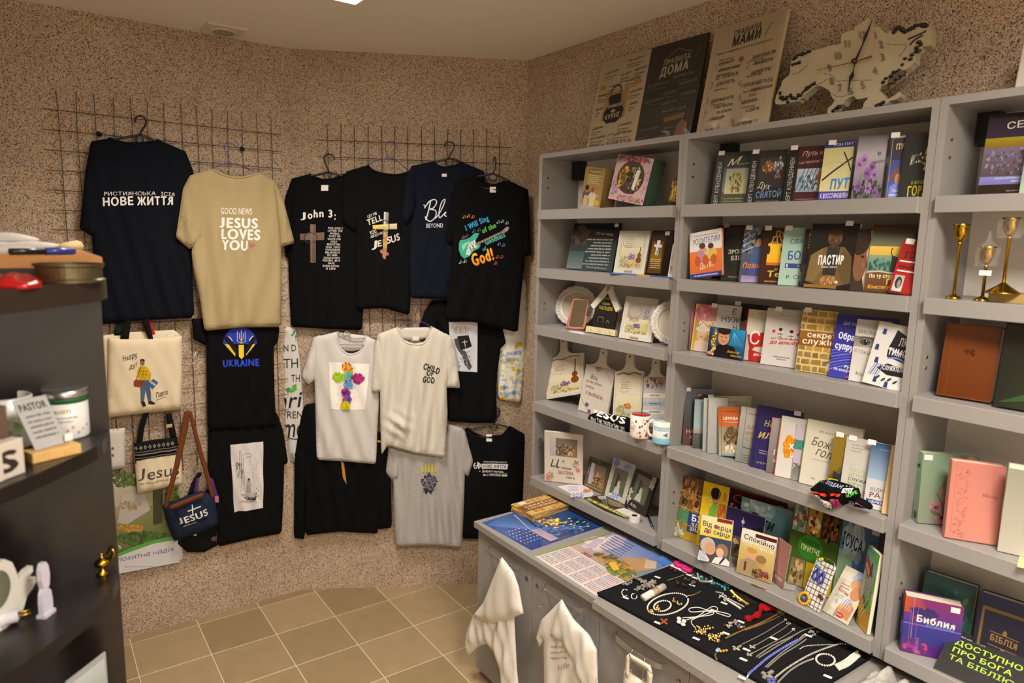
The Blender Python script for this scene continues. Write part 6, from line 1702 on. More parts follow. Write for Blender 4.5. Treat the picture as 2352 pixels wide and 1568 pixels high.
def d(cv):
    cv.rect(0,0,1,1, '#c8c0b4', '#b8b0a8',1,2)
    for k in range(6): cv.line([(.1+.16*k,0),(.1+.16*k,1)],.006, '#b0a898')
    cv.text('Все,',(.22,.72),(.5,.7),.1, '#5a3830',.02,.2); cv.text('що ви робите',(.1,.64),(.68,.6),.06, '#5a4a44',.01); cv.text('робіть',(.12,.53),(.42,.5),.06, '#5a4a44',.01); cv.text("з любов'ю.",(.14,.38),(.8,.33),.09, '#8a4a34',.02,.2); cv.curve([(.0,.3),(.2,.14),(.35,.06)],.01, '#7a6a5a'); cv.ell(.28,.16,.07,.045, '#5a5a70'); cv.ell(.4,.04,.06,.04, '#6a4a5a'); cv.blobs(.45,.96,.12,.05,['#8a5a48', '#a87a60', '#c8b0a0'],14,.02,.05,2); cv.curve([(.7,.95),(.85,.82),(.95,.7)],.008, '#8a7a6a')
board(R4,(1343,838),(1410,846),(1331,937),.085, 'pale cutting board lettered Все, що ви робите', d,.055)
board(R4,(1413,853),(1477,865),(1407,947),.085, 'cutting board painted with orange tulips on the fourth left shelf', lambda cv: bd(cv,5, True),.05)
def d(cv):
    cv.rect(0,0,1,1, '#b8b4b4', '#a8a098',1,2)
    for k in range(6): cv.rect(.02,.02+.15*k,.98,.1+.15*k, '#8fa0b8' if k % 2 else '#c8c4c0')
    for k in range(5): cv.scrib(.3,.75,.05+.15*k,.03, '#4a4a50', k)
    cv.blobs(.5,.9,.4,.1,['#7a5a50', '#a88a78', '#5a3a34'],16,.04,.09,1); cv.line([(.4,.8),(.1,.4)],.02, '#c8c0a8'); cv.line([(.45,.8),(.8,.36)],.02, '#c8c0a8')
board(R4,(1479,866),(1530,878),(1475,962),.08, 'striped blue and white cutting board at the end of the fourth left shelf', d,.045)
T = None
# folded shirt
ff = Frame(F_SHELF.pt(0, R4+.004,-.002),-Y,(X*.75+Z*.66),(-X*.66+Z*.75))
T = thing('folded_tshirt', ff.pt(ff.uv(1395,965)[0],0,0), 'folded black t-shirt with JESUS lettering on the fourth left shelf', 't-shirt')
cf = Cloth(ff,[(1345,957),(1348,947),(1358,941),(1400,945),(1440,951),(1447,958),(1446,984),(1432,986),(1400,978),(1365,968)],.0,.022,.003,.04,3, sub=.008, rnd=.012)
cf.mesh('body', M_BLACK, T)
cv = Cv(flip=True); cv.text('JESUS',(1357,950),(1437,975),17, '#d8d8d8',.07,-.1); cv.text('WAY THE TRUTH THE LIFE',(1353,961),(1432,986),6, '#c8c8c8',.04,0)
cv.build('print', on_cloth(cf), M_INK, T)
# mugs
def mug(px, z, r, h, label, outc, inc, draw, hdir, group='mugs on the fourth left shelf'):
    c = on_plane(*px, Vector((0,0, z)), Z); c.z = z
    T = thing('mug', c, label, 'mug', group)
    b = MB(); b.lathe([(r*.9,.001),(r*.97,.004),(r,.012),(r, h),(r-.0035, h)], c,28); b.obj('body', solid(outc,.15, 'glazed_ceramic'), T, smooth=True)
    b = MB(); b.lathe([(r-.0034, h+.0004),(r-.0035,.012),(0.002,.010)], c,28); b.obj('inside', solid(inc,.15, 'glazed_ceramic'), T, smooth=True)
    hd = Vector(hdir).normalized(); q = [c+hd*(r+x)+Z*y for x, y in ((-.002, h*.82),(.014, h*.84),(.024, h*.68),(.024, h*.42),(.014, h*.24),(-.002, h*.2))]
    b = MB(); b.tube(curve_pts(q,4),.005,8); b.obj('handle', solid(outc,.15, 'glazed_ceramic'), T, smooth=True)
    cv = Cv(); draw(cv)
    e = (CAM-c); e.z = 0; e.normalize(); g = Z.cross(e)
    cv.build('decal', lambda x, y, q_: c + (e*math.cos(x*2.4-1.2)+g*math.sin(x*2.4-1.2))*(r+.0006+q_) + Z*(y*h), M_GLOSS, T, maxlen=.06)
def d(cv):
    r = random.Random(3)
    for k in range(15): cv.flower(r.uniform(.3,1), r.uniform(.12,.9),.07, '#b83a3a', '#7a1a1a',5,.6); 
    for k in range(18): cv.ell(r.uniform(.3,1), r.uniform(.1,.92),.025,.03, '#6a8a4a',6)
    cv.ring(.14,.5,.13,.22,.015, '#c87a78'); cv.scrib(.06,.22,.52,.04, '#8a4a48',1); cv.scrib(.06,.22,.42,.04, '#8a4a48',2)
mug((1470,1003), R4,.041,.092, 'white mug with red flowers and red inside', '#dcd6cc', '#a81c1c', d,(.3,-1,0))
def d(cv):
    cv.rect(0,.04,1,.3, '#6fb4cc', '#8fc8d8',6,1); cv.rect(0,.62,1,.8, '#c8dce0', '#a8ccd8',6,1); cv.poly([(.3,.35),(.5,.45),(.7,.35),(.7,.55),(.5,.45),(.3,.55)], '#3f7aa8'); cv.scrib(.3,.7,.7,.05, '#5a8aa8',1); cv.scrib(.3,.7,.62,.04, '#5a8aa8',2)
mug((1521,1016), R4,.038,.088, 'white and light blue mug beside the red flower mug', '#dcdad4', '#b8b4b0', d,(-.35,1,0))
# bottom row: photo frames
def frame_card(z, tl, tr, br, bl, label, col, draw, t=.012, rim=None, cat='photo frame'):
    fr, w, h = card_pose(z, tl, tr, br, bl)
    T = thing('photo_frame', fr.pt(w/2,0,0), label, cat, 'photo frames on the lowest left shelf')
    b = MB(); b.bbox(fr,0, w,0, h,-t,0,.002); b.obj('frame', solid(col,.4), T)
    cv = Cv(); draw(cv); cv.build('print', norm_fn(fr, w, h), M_COVER, T)
    b = MB(); b.box(fr.pt(w*.35, h*.6,-t), fr.u*(w*.3), fr.v*(.005),(fr.n*-.05 - fr.v*(h*.58))); b.obj('easel_back', solid('#2a2624',.7), T)
    return T, fr, w, h
def portrait(cv, x0, y0, x1, y1, cols, seed):
    cv.rect(x0, y0, x1, y1, cols[0], cols[1],1,2); w = x1-x0; h = y1-y0
    cv.blobs(x0+w*.55, y0+h*.35, w*.35, h*.3, cols[2:],40, w*.03, w*.09, seed)
def d(cv):
    cv.rect(0,0,1,1, '#d2c9bb', '#c0b6a8',1,3); portrait(cv,.14,.53,.86,.89,['#8a7458', '#6a6054', '#b08a60', '#5a4a3c', '#3f4a44', '#c8a880', '#8a6a4c'],3); cv.rect(.14,.53,.3,.89, '#a8a4ac', '#b5b0b4'); cv.ring(.5,.71,.36,.18,.0, '#8a8070')
    cv.text('Ц',(.13,.3),(.36,.32),.15, '#3a3430',0,.3); cv.text('е наша',(.34,.29),(.7,.28),.05, '#3a3430',.02,.3); cv.text('ЩАСЛИВА',(.36,.18),(.77,.17),.07, '#a83a28',.02); cv.text("сім'я",(.56,.1),(.8,.095),.05, '#3a3430',.02,.2)
    cv.blobs(.82,.4,.08,.07,['#c88a78', '#7a8a5a', '#d8a898'],16,.015,.04,5); cv.ell(.88,.29,.06,.045, '#d0785a'); cv.blobs(.14,.1,.1,.09,['#c87a6a', '#8a8a50', '#d8a090'],18,.015,.04,6); cv.ell(.5,.44,.03,.02, '#7a8a5a')
frame_card(R5,(1252.6,993),(1337.7,995),(1337.7,1113.6),(1250.7,1103), 'tall white family photo frame with red lettering on the lowest left shelf', '#cfc6b8', d)
def d(cv):
    cv.rect(0,0,1,1, '#6a5638', '#3a3222',1,2); cv.blobs(.3,.95,.3,.05,['#4a5a34', '#6a7a44', '#8a6a8a', '#3a4428'],30,.02,.05,1); cv.blobs(.06,.6,.05,.3,['#8a5a6a', '#4a5a34', '#a87a88'],16,.02,.05,2); portrait(cv,.16,.14,.9,.84,['#8a7450', '#6a5a4a', '#a8804e', '#4a3a2c', '#3a3f48', '#c0966a'],4); cv.rect(.16,.14,.34,.84, '#a09ca4', '#b0aab0'); cv.scrib(.1,.9,.06,.03, '#c0b088',1)
frame_card(R5,(1353,1047.6),(1403.7,1065.8),(1386.5,1135.6),(1340.6,1114.6), 'brown photo frame with leafy top on the lowest left shelf', '#5a482e', d)
def wed(cv, x0, y0, x1, y1):
    w = x1-x0; h = y1-y0
    cv.rect(x0, y0, x1, y1, '#4a5a3a', '#6a6a60',1,2); cv.rect(x0, y0+h*.65, x1, y1, '#5a5a50', '#77736c'); cv.poly([(x0+w*.25, y0+h*.05),(x0+w*.45, y0+h*.55),(x0+w*.6, y0+h*.55),(x0+w*.7, y0+h*.05)], '#b8b0a8'); cv.ell(x0+w*.52, y0+h*.66, w*.07, h*.07, '#5a4034'); cv.poly([(x0+w*.28, y0+h*.3),(x0+w*.3, y0+h*.7),(x0+w*.42, y0+h*.7),(x0+w*.42, y0+h*.3)], '#2e2a28'); cv.ell(x0+w*.36, y0+h*.76, w*.06, h*.06, '#3a2a22')
def d(cv):
    cv.rect(0,0,1,1, '#bab5aa', '#aaa8a8',1,2); wed(cv,.18,.12,.84,.78); cv.blobs(.2,.9,.14,.08,['#6a78b0', '#8a94c0', '#5a649a'],30,.02,.05,1); cv.blobs(.75,.88,.16,.07,['#6a78b0', '#8a94c0', '#a0a8cc'],30,.02,.05,2); cv.blobs(.5,.08,.3,.07,['#8fa0cc', '#a8b4d4', '#c8ccd8'],30,.02,.06,3)
frame_card(R5,(1407.5,1048.6),(1460,1067.7),(1434,1157.6),(1388,1136.6), 'white photo frame with blue hydrangeas and a wedding couple', '#b8b3a8', d)
def d(cv):
    cv.rect(0,0,1,1, '#2a2420', '#1f1b18',1,2); wed(cv,.14,.22,.82,.9); cv.text('Ми',(.2,.08),(.5,.06),.08, '#c0b8ac',0,.4)
    for (x, y) in ((.92,.93),(.9,.78),(.04,.4),(.06,.22)): cv.flower(x, y,.1, '#c0bab0', '#8a847a',5,1.4)
    cv.line([(.06,.2),(.1,.06)],.02, '#b8b0a4')
frame_card(R5,(1462,1079),(1510,1094.5),(1481,1186),(1435,1159.5), 'dark photo frame with white flowers and a wedding couple', '#231e1b', d)
S5 = .19133
def c5(*p): return [(1200+S5*x,930+S5*y) for x, y in p]
def d(cv):
    cv.blobs(1326,1137,16,5,['#8a78b8', '#a898c8', '#c8b8d8', '#e8e4ec'],30,1.5,4,1); cv.blobs(1347,1127,9,4,['#d88a4a', '#c8a05a', '#8a9a5a', '#d8603a'],20,1,3,2)
    for k in range(4): cv.line([(1305,1118+3*k),(1328,1116+3*k)],.6, '#b8a8b8')
flat('gift_card', R5, c5((420,975),(560,955),(740,960),(830,1020),(855,1065),(830,1095),(720,1110),(600,1070)),.003, solid('#d0ccd2',.5), 'white card with lilac and orange flowers lying on the lowest left shelf', 'card', d)
def d(cv):
    cv.poly(c5((900,1090),(1000,1085),(1030,1250),(980,1240),(940,1120)), '#5a5450'); cv.poly(c5((1010,1120),(1190,1185),(1240,1230),(1060,1210)), '#6a5428'); cv.poly(c5((900,1090),(1000,1090),(1010,1120),(950,1135),(910,1120)), '#a8a8a8')
    r = random.Random(2)
    for k in range(30):
        t = k/30; x = 780+480*t; y = 1140+230*t
        cv.poly(c5((x-14, y-14),(x+30, y-30),(x+12, y+6)), r.choice(['#a8a83a', '#7a8a2a', '#c8c05a']))
    for k in range(4): cv.line([c5((1030,1130+18*k))[0], c5((1180,1190+14*k))[0]],.7, '#c8a86a')
flat('brochure', R5, c5((735,1110),(960,1075),(1240,1195),(1265,1240),(1270,1300),(1255,1365),(1000,1270),(850,1190)),.002, solid('#241f1a',.3), 'dark brochure with yellow-green edge lying before the wedding frames', 'brochure', d, M_GLOSS)
flat('label_sheet', R5, c5((1115,1255),(1215,1230),(1365,1300),(1275,1340)),.004, solid('#d0cac6',.6), 'small stack of white label sheets beside the sticker roll', 'labels')
c = on_plane(1457,1196, Vector((0,0, R5)), Z); c.z = R5
T = thing('sticker_roll', c, 'white roll of price stickers on the lowest left shelf', 'sticker roll')
b = MB(); b.lathe([(.0225,0),(.0225,.024),(.0125,.024),(.0125,.001)], c,28); b.obj('roll', solid('#d4cdd0',.6), T, smooth=False)
b = MB(); b.lathe([(.0122,.0015),(.0122,.0235),(.0105,.0235),(.0105,.0015)], c,20); b.obj('core', solid('#17151a',.7), T)
p0 = on_plane(1487,1185, Vector((0,0, R5)), Z); p1 = on_plane(1500,1217, Vector((0,0, R5)), Z)
dv = (p1-p0).normalized()
T = thing('pen', p0, 'dark blue ballpoint pen on the lowest left shelf', 'pen')
b = MB(); b.tube([p0+Z*.006, p0.lerp(p1,.85)+Z*.006],.0045,8); b.obj('barrel', solid('#1a1f4a',.25), T, smooth=True)
b = MB(); b.tube([p0.lerp(p1,.85)+Z*.006, p1+Z*.005],[.0042,.001],8); b.obj('tip', M_STEEL, T, smooth=True)
b = MB(); b.tube([p0+Z*.012, p0.lerp(p1,.35)+Z*.0115],.0012,5); b.obj('clip', solid('#1a1f4a',.25), T)

# ------------------------------------------------------------------ right bookcase
def d(cv):
    cv.rect(0,0,1,.12, '#1f1410', '#241814'); cv.rect(0,.12,1,.22, '#6a6aa8', '#7a7ab4'); cv.rect(0,.22,1,.6, '#4a4048', '#6a5f78',1,3); cv.rect(0,.58,1,.72, '#7a5a14', '#8f8418',1,2); cv.rect(0,.7,1,1, '#241a34', '#140e12',1,2); cv.blobs(.5,.4,.48,.17,['#6a6078', '#3f3a3c', '#857a94', '#5a4a50'],60,.02,.05,1); cv.poly([(.68,.24),(.68,.48),(.74,.42),(.86,.34),(.94,.22)], '#b8862a'); cv.ell(.8,.66,.06,.03, '#c8c83a'); cv.text('СЕЯТЕЛЬ',(.3,.80),(1.22,.84),.085, '#b8aca4',.01); cv.scrib(.25,.95,.185,.02, '#c8c8e0',1); cv.scrib(.5,.95,.145,.025, '#c8c8e0',2); cv.scrib(.45,.95,.03,.02, '#8a807a',3)
book(R1, 'glossy book with a wheat field and silver title on the top right shelf', d, '#17100f',(2269,269.7),(2365,250),(2247.6,446.6), yaw=8, lean=9, d=.04, t=.018, w=.135, gloss=M_GLOSS)
book(R1, 'pale green book at the right edge of the top right shelf', lambda cv: cv.rect(0,0,1,1, '#9ab09a', '#2a4a6a',1,2), '#8aa090',(2362,330),(2440,320),(2338,441), yaw=8, lean=9, d=.02, t=.014, w=.13)
M_GOLD = mat('polished_brass', '#b08d2c',0.22,1.0, var=0.12)
def candlestick(base_px, top_z, label, z=R2, big=False, film=True, tag=False, off=0.0):
    c = on_plane(*base_px, Vector((0,0, z+off)), Z)
    if c.x < XS+.02: c = on_plane(base_px[0], base_px[1], Vector((XS+.025,0,0)), X)
    c.z = z+off
    H = top_z-c.z
    T = thing('candlestick', c, label, 'candlestick', 'brass tulip candlesticks')
    b = MB(); R_ = .038 if big else .019
    b.lathe([(R_,0),(R_,.003),(R_*.8,.008),(R_*.35,.02 if big else .010),(.004,.028 if big else .014)], c,24); b.obj('base', M_GOLD, T, smooth=True)
    b = MB(); b.lathe([(.0038,.01),(.0038, H-.052),(.007, H-.050),(.0038, H-.047),(.004, H-.044)], c,12); b.obj('stem', M_GOLD, T, smooth=True)
    b = MB(); b.lathe([(.004, H-.046),(.011, H-.038),(.0165, H-.026),(.0165, H-.012),(.0155, H-.006),(.021, H),(.0195, H),(.0135, H-.008),(.0135, H-.03),(.002, H-.034)], c,24); b.obj('cup', M_GOLD, T, smooth=True)
    if film:
        r = random.Random(int(base_px[0])); V = []; F = []
        for i in range(5):
            for j in range(12):
                a = 2*math.pi*j/12; q = (.024 if i < 3 else .014-.003*i)*r.uniform(.85,1.2)
                V.append(c+Vector((q*math.cos(a), q*math.sin(a), H-.05+.022*i)))
        for i in range(4):
            for j in range(12): F.append((i*12+j, i*12+(j+1) % 12,(i+1)*12+(j+1) % 12,(i+1)*12+j))
        mk('plastic_film', V, F, mat('clear_film', '#ffffff',.05, trans=0.0, alpha=.05, var=0), T)
    if tag:
        e = (CAM-c).normalized(); g = Z.cross(e).normalized()
        b = MB(); b.box(c+Z*(H*.47)+e*.005-g*.013, g*.026, Z*.013, e*.0008); b.obj('price_tag', M_TAGP, T)
def zat(px, c):  # height of a pixel at the distance of c
    e = Vector((c.x-CAM.x, c.y-CAM.y,0)); return on_plane(px[0], px[1], c, e).z
for (bp, tp, lab, tg, fl) in (((2189.5,686),(2214,514.6), 'tall slim brass candlestick nearest the left panel of the right bookcase', False, False),((2255,692),(2271.7,566), 'short brass candlestick with a price tag', True, True)):
    c = on_plane(bp[0], bp[1], Vector((XS+.03,0,0)), X); candlestick(bp, zat(tp, c), lab, tag=tg, film=fl)
fb = Frame(F_SHELF.pt(0, R2,-.02),-Y, Z,-X)
u0 = fb.uv(2268,690)[0]
T = thing('gift_box', fb.pt(u0+.08,0,0), 'flat tan gift box with a brown ribbon bow', 'box')
b = MB(); b.bbox(fb, u0, u0+.19,0.0,.022,-.13,0,.001); b.obj('lid', solid('#a5884f',.5), T)
b = MB(); cc = fb.pt(u0+.125,.03,-.03)
for s_ in (-1,1):
    b.tube(curve_pts([cc, cc+Y*(.02*s_)+Z*.014, cc+Y*(.036*s_)+Z*.006, cc+Y*(.02*s_)-Z*.006, cc],4),.006,6)
b.obj('ribbon_bow', solid('#6a4a2a',.35), T, smooth=True)
c = on_plane(2302,674, Vector((XS+.06,0,0)), X)
c3 = fb.pt(u0+.045,.022,-.05)
candlestick((2302,674), zat((2333.7,501), c3), 'brass candlestick with wide base standing on the tan gift box', big=True, film=True, off=.0225)
# leather bibles
def d(cv):
    cv.rect(.02,.02,.98,.98, '#5f2e12', '#6a3818',2,3); cv.blobs(.5,.62,.12,.04,['#3a1c0c', '#44220e'],20,.01,.03,1); cv.line([(.16,.02),(.16,.98)],.006, '#8a4a22')
book(R3, 'brown leather bible in clear wrap on the third right shelf', d, '#6a3818',(2178,743),(2307,748),(2146,912.5), yaw=6, lean=8, d=.03, t=.04, hard=True, gloss=M_GLOSS, name='bible')
def d(cv):
    cv.quad([(0,0),(1,0),(1,1),(0,1)],['#1c201a', '#2a3a20', '#141416', '#1a1814'],3); cv.poly([(.05,.05),(.5,.22),(1,.38),(1,.28),(.4,.1)], '#2f4a28'); cv.rect(.6,.56,.8,.62, '#6a5228')  # green streak is a reflection painted into the dark cover colour
book(R3, 'dark leather bible at the right edge of the third right shelf', d, '#1a1816',(2310.5,741.8),(2420,748),(2282,937), yaw=6, lean=8, d=.02, t=.04, hard=True, gloss=M_GLOSS, name='bible', w=.15)
def spine_g(cv):
    cv.rect(0,0,1,1, '#8fae90', '#9ab89c'); cv.T = lambda x, y: (1-y, x); cv.text('Біблія',(.42,.3),(.7,.3),.3, '#5a7a64',0,.3); cv.T = None; cv.ell(.5,.8,.28,.03, '#2a3a30',8); cv.ring(.5,.09,.25,.03,.06, '#3a4a3e')
def d(cv):
    cv.rect(0,0,1,1, '#7a806c', '#6f8a70',1,2); cv.text('Біблія',(.35,.54),(.85,.56),.06, '#5a5a4a',0,.3); cv.blobs(.8,.92,.14,.06,['#a87a80', '#c8a0a0', '#8a6078'],16,.03,.07,1)
    for (x, y, r_) in ((.52,.26,.16),(.3,.24,.1),(.42,.1,.12),(.75,.06,.1)): cv.flower(x, y, r_, '#a8707c', '#5a3040',6,1.3)
    cv.curve([(.45,.1),(.4,.3),(.3,.44)],.012, '#4a4a30'); cv.ell(.38,.47,.04,.05, '#a06a74'); cv.ell(.3,.16,.1,.03, '#5a6a44',8,-.3); cv.ell(.5,.16,.08,.03, '#5a6a44',8,.5)
book(R4, 'light green bible with magnolia flowers on the fourth right shelf', d, '#8aa88a',(2117.7,1043),(2182,1041),(2107,1214), yaw=44, lean=4, d=.03, t=.034, hard=True, spine=spine_g, name='bible', tag=(.1,.95), w=.145)
def d(cv):
    cv.rect(.01,.01,.99,.99, '#c07a6a', '#b06c62',2,2); r = random.Random(4); cv.line([(.1,.01),(.1,.99)],.01, '#a86054')
    for k in range(70):
        y = r.uniform(.04,.95); x = r.uniform(.14,.34); a = r.uniform(-.5,1.2)
        cv.ell(x, y,.045,.012, '#ab6456' if k % 2 else '#b56e60',7, a, new=(k % 6 == 0))
    cv.text('БІБЛІЯ',(.62,.6),(.9,.58),.035, '#8a4a40',.02)
card_book('salmon pink bible with embossed leaves on the fourth right shelf', d, '#b87264', R4,(2184.6,1051),(2317,1079),(2291.7,1253.5),(2168.5,1233.4), t=.035, hard=True, name='bible')
def d(cv):
    cv.rect(0,0,1,1, '#b8b4a8', '#8f8f80',1,2)
    for (x, y) in ((.5,.72),(.55,.35),(.75,.55)):
        for k in range(6): cv.ell(x+.08*math.cos(k*1.1), y+.05*math.sin(k*1.1),.07,.018, '#5a6648',8, k*.7)
        cv.curve([(x-.1, y-.08),(x, y),(x+.06, y+.1)],.01, '#4a5238')
card_book('pale bible with olive branches at the right edge of the fourth right shelf', d, '#aaa698', R4,(2318.5,1071),(2440,1098),(2412,1292),(2290.4,1264), t=.035, hard=True, name='bible')
flat('yellow_card', R4,[(2336,1300),(2352,1235),(2380,1240),(2362,1306)],.002, solid('#d8cf8a',.6), 'pale yellow card at the right edge of the fourth right shelf', 'card')
# bottom right shelf
def spine_b(cv):
    cv.rect(0,0,1,.4, '#2a2a6a', '#2c2a74'); cv.rect(0,.4,1,.75, '#2a2a78', '#3a2a70'); cv.rect(0,.75,1,1, '#8a3a24', '#a84a24'); cv.T = lambda x, y: (1-y, x); cv.text('Библия',(.28,.3),(.5,.3),.4, '#d8d0d8',.04,.2); cv.T = None
def d(cv):
    cv.rect(0,0,1,.3, '#5a1a6a', '#2a2a7a',1,2); cv.rect(0,.3,1,.6, '#23287a', '#3a2a80',1,2); cv.rect(0,.6,1,1, '#4a2a80', '#7a1a5a',1,2); cv.quad([(0,.72),(.4,.76),(.3,1),(0,1)],['#a84420', '#8a3040', '#8a2a4a', '#b84a20'],2); cv.blobs(.35,.76,.25,.05,['#2a1a5a', '#3a1f60'],14,.05,.12,1); cv.rect(0,.52,1,.54, '#7a5ab8')
    for x in (.12,.16,.24): cv.line([(x,0),(x,1)],.012, '#6a4a9a' if x != .16 else '#b86a5a')
    cv.text('Библия',(.22,.59),(.9,.575),.12, '#d8ccc8',.05); cv.text('для молодежи',(.4,.545),(.88,.53),.05, '#5a8ab8',.02); cv.blobs(.25,.12,.2,.1,['#8a2a7a', '#a83a6a', '#5a1a70'],14,.05,.12,4); cv.T = lambda x, y: (.34-y*.6, x*.8); cv.text('БИБЛИЯ',(.02,.06),(.38,.06),.09, '#7a6a98',.04); cv.T = None
book(R5, 'thick purple and orange youth bible on the lowest right shelf', d, '#5a1f64',(2081,1367.6),(2183.5,1373.7),(2067,1493), yaw=30, lean=2, d=.0, t=.045, hard=True, spine=spine_b, name='bible', tag=(.86,.93), w=.14, fixroll=0)
def d(cv):
    cv.rect(0,0,1,.35, '#8a7a1a', '#6a7a3a',1,2); cv.rect(0,.35,1,1, '#4a6a54', '#163a44',1,3); cv.blobs(.6,.55,.4,.3,['#2a5a58', '#3a6a5a', '#5a7a5a', '#1f4a50'],30,.04,.1,2); cv.text('БІБЛІЯ',(.1,.3),(.8,.28),.12, '#b8c4b0',.0)
book(R5, 'green and blue bible behind the youth bible', d, '#23484a',(2117.6,1330),(2236,1366), None, yaw=8, lean=8, d=.10, t=.035, hard=True, name='bible', h=.20, fixroll=0)
def d(cv):
    cv.rect(0,0,1,1, '#17130f', '#14183a',1,2); cv.rect(.02,.84,1,1, '#141838', '#161c44'); cv.line([(.1,.02),(.1,.82),(.94,.82),(.94,.02)],.06, '#6a5224'); cv.text('БІБЛІЯ',(.28,.44),(.76,.42),.08, '#8a6a2c',.03); cv.line([(.26,.55),(.78,.53)],.008, '#8a6a2c'); cv.line([(.26,.38),(.78,.36)],.008, '#8a6a2c'); cv.flower(.52,.34,.04, '#8a6a2c', '#6a5020',6); cv.flower(.52,.57,.04, '#8a6a2c', '#6a5020',6)
book(R5, 'navy bible with a gold frame at the right edge of the lowest shelf', d, '#141418',(2246.4,1360),(2380,1400), None, yaw=8, lean=10, d=.07, t=.04, hard=True, name='bible', h=.21, fixroll=0)
def d(cv):
    cv.rect(0,0,1,1, '#201e20', '#1a1a1c',1,2); cv.scrib(.14,.42,.86,.035, '#9a9890',1); cv.text('ДОСТУПНО',(.1,.68),(.86,.68),.11, '#a8c83a',.02); cv.text('ПРО БОГА',(.1,.5),(.78,.5),.11, '#a8c83a',.02); cv.text('ТА БІБЛІЮ',(.1,.32),(.84,.32),.11, '#98b83a',.02); cv.rect(.95,.1,1,.6, '#c83a8a', '#7a3ab8'); cv.poly([(.5,0),(1,.05),(1,0)], '#b8b84a')
card_book('black booklet with lime green lettering leaning at the front of the lowest right shelf', d, '#1d1c1e', R5+.001,(2190.6,1441),(2390,1522),(2352,1628),(2144,1533), t=.010, tag=(.04,.97))

# ------------------------------------------------------------------ posters and clock on top of the bookcases
def wrap_mat():
    if 'clear_cellophane' in MATS: return MATS['clear_cellophane']
    m = bpy.data.materials.new('clear_cellophane'); m.use_nodes = True; nt = m.node_tree; nt.nodes.clear()
    o = nt.nodes.new('ShaderNodeOutputMaterial'); mx = nt.nodes.new('ShaderNodeMixShader'); tr = nt.nodes.new('ShaderNodeBsdfTransparent'); gl = nt.nodes.new('ShaderNodeBsdfGlossy'); fr_ = nt.nodes.new('ShaderNodeFresnel')
    gl.inputs['Roughness'].default_value = .06; fr_.inputs['IOR'].default_value = 1.22; tr.inputs['Color'].default_value = (.97,.97,.97,1)
    nt.links.new(fr_.outputs[0], mx.inputs[0]); nt.links.new(tr.outputs[0], mx.inputs[1]); nt.links.new(gl.outputs[0], mx.inputs[2]); nt.links.new(mx.outputs[0], o.inputs[0])
    MATS['clear_cellophane'] = m
    return m
def poster(tl, tr, bl, label, col, draw, dd=.115, w=None):
    fr, ww, h = pose(ZT, tl, tr, bl,0,11, dd,.012, fixroll=0)
    T = book_at(fr, w or ww, h,.010, label, draw, col, page=False, name='poster_board', cat='poster', group='rule posters on the bookcases', gloss=M_COVER)
    w = w or ww
    r = random.Random(int(tl[0])); ph = [(r.uniform(20,60), r.uniform(-30,30), r.uniform(0,6)) for _ in range(4)]
    V = []; F = []; nx, ny = 34,40
    for j in range(ny+1):
        for i in range(nx+1):
            x = w*i/nx; y = h*j/ny; e = min(i, nx-i, j, ny-j)/4.0; t = max(0,1-1.6*j/ny)
            V.append(fr.pt(x, y,.0025 + min(1, e)*(.002+.0035*t*sum(math.sin(a*x+b_*y+c_) for a, b_, c_ in ph)/2+.002*t)))
    for j in range(ny):
        for i in range(nx):
            q = j*(nx+1)+i; F.append((q, q+1, q+nx+2, q+nx+1))
    mk('clear_wrap', V, F, wrap_mat(), T, smooth=True)
    return T
IK = '#4a4038'
def d(cv):
    cv.rect(0,0,1,1, '#cbb898', '#c0ad90',1,2)
    for k in range(7): cv.line([(.07+.14*k,0),(.07+.14*k,1)],.003, '#9a8870')
    L = [(.12,.84,.4, 'ДЗВІНКИЙ'),(.56,.92,.9, 'Перед їжею'),(.48,.78,.68, 'НЕ ЦУКОР'),(.74,.8,.97, 'МИТИ РУКИ'),(.26,.68,.5, 'З РАДІСТЮ'),(.6,.7,.88, 'НА СВІЙ БОРЩ'),(.06,.6,.3, 'ПРИБИРАЄМО'),(.06,.45,.2, 'ПОСУД'),(.06,.24,.3, '«ДЯКУЮ»'),(.72,.57,.96, 'З АПЕТИТОМ'),(.76,.44,.92, 'СМАКУЄ'),(.6,.23,.88, "З ЛЮБОВ'Ю"),(.06,.13,.38, 'НЕ ЗАГАДУЄМО'),(.56,.14,.9, 'ДОБРА НЕ БУВАЄ')]
    for i,(x, y, x1, s) in enumerate(L): cv.text(s,(x, y),(x1, y+.012),.024, IK,.02,.1); cv.scrib(x, x1-.04, y-.035,.014, '#6a5c4c', i); cv.scrib(x, x1-.08, y-.06,.012, '#6a5c4c', i+20)
    for k in range(14): cv.line([(.22,.33+.022*k),(.7,.34+.022*k)],.010, '#b8842a')
    cv.poly([(.3,.57),(.34,.5),(.26,.42),(.26,.34),(.34,.29),(.54,.29),(.64,.34),(.66,.42),(.58,.5),(.56,.58),(.5,.6),(.36,.59)], '#26211d'); cv.curve([(.34,.56),(.36,.66),(.45,.69),(.53,.66),(.54,.57)],.014, '#26211d'); cv.text('ПРАВИЛА',(.3,.45),(.62,.46),.035, '#c8b89a',.04); cv.ell(.45,.415,.05,.018, '#b8a88a'); cv.text('КУХНІ',(.3,.33),(.6,.345),.05, '#c8b89a',.05)
    cv.ell(.13,.7,.06,.03, '#b8842a'); cv.poly([(.76,.66),(.92,.67),(.88,.71),(.8,.7)], '#b8842a'); cv.ring(.5,.13,.07,.035,.006, '#6a5c4c'); cv.text('ПРАВИЛА',(.05,.015),(.95,.04),.05, '#8a7a64',0)
poster((1370,148),(1481,122),(1346,338), 'cream kitchen rules poster with an apron drawing on the bookcase', '#c4b294', d)
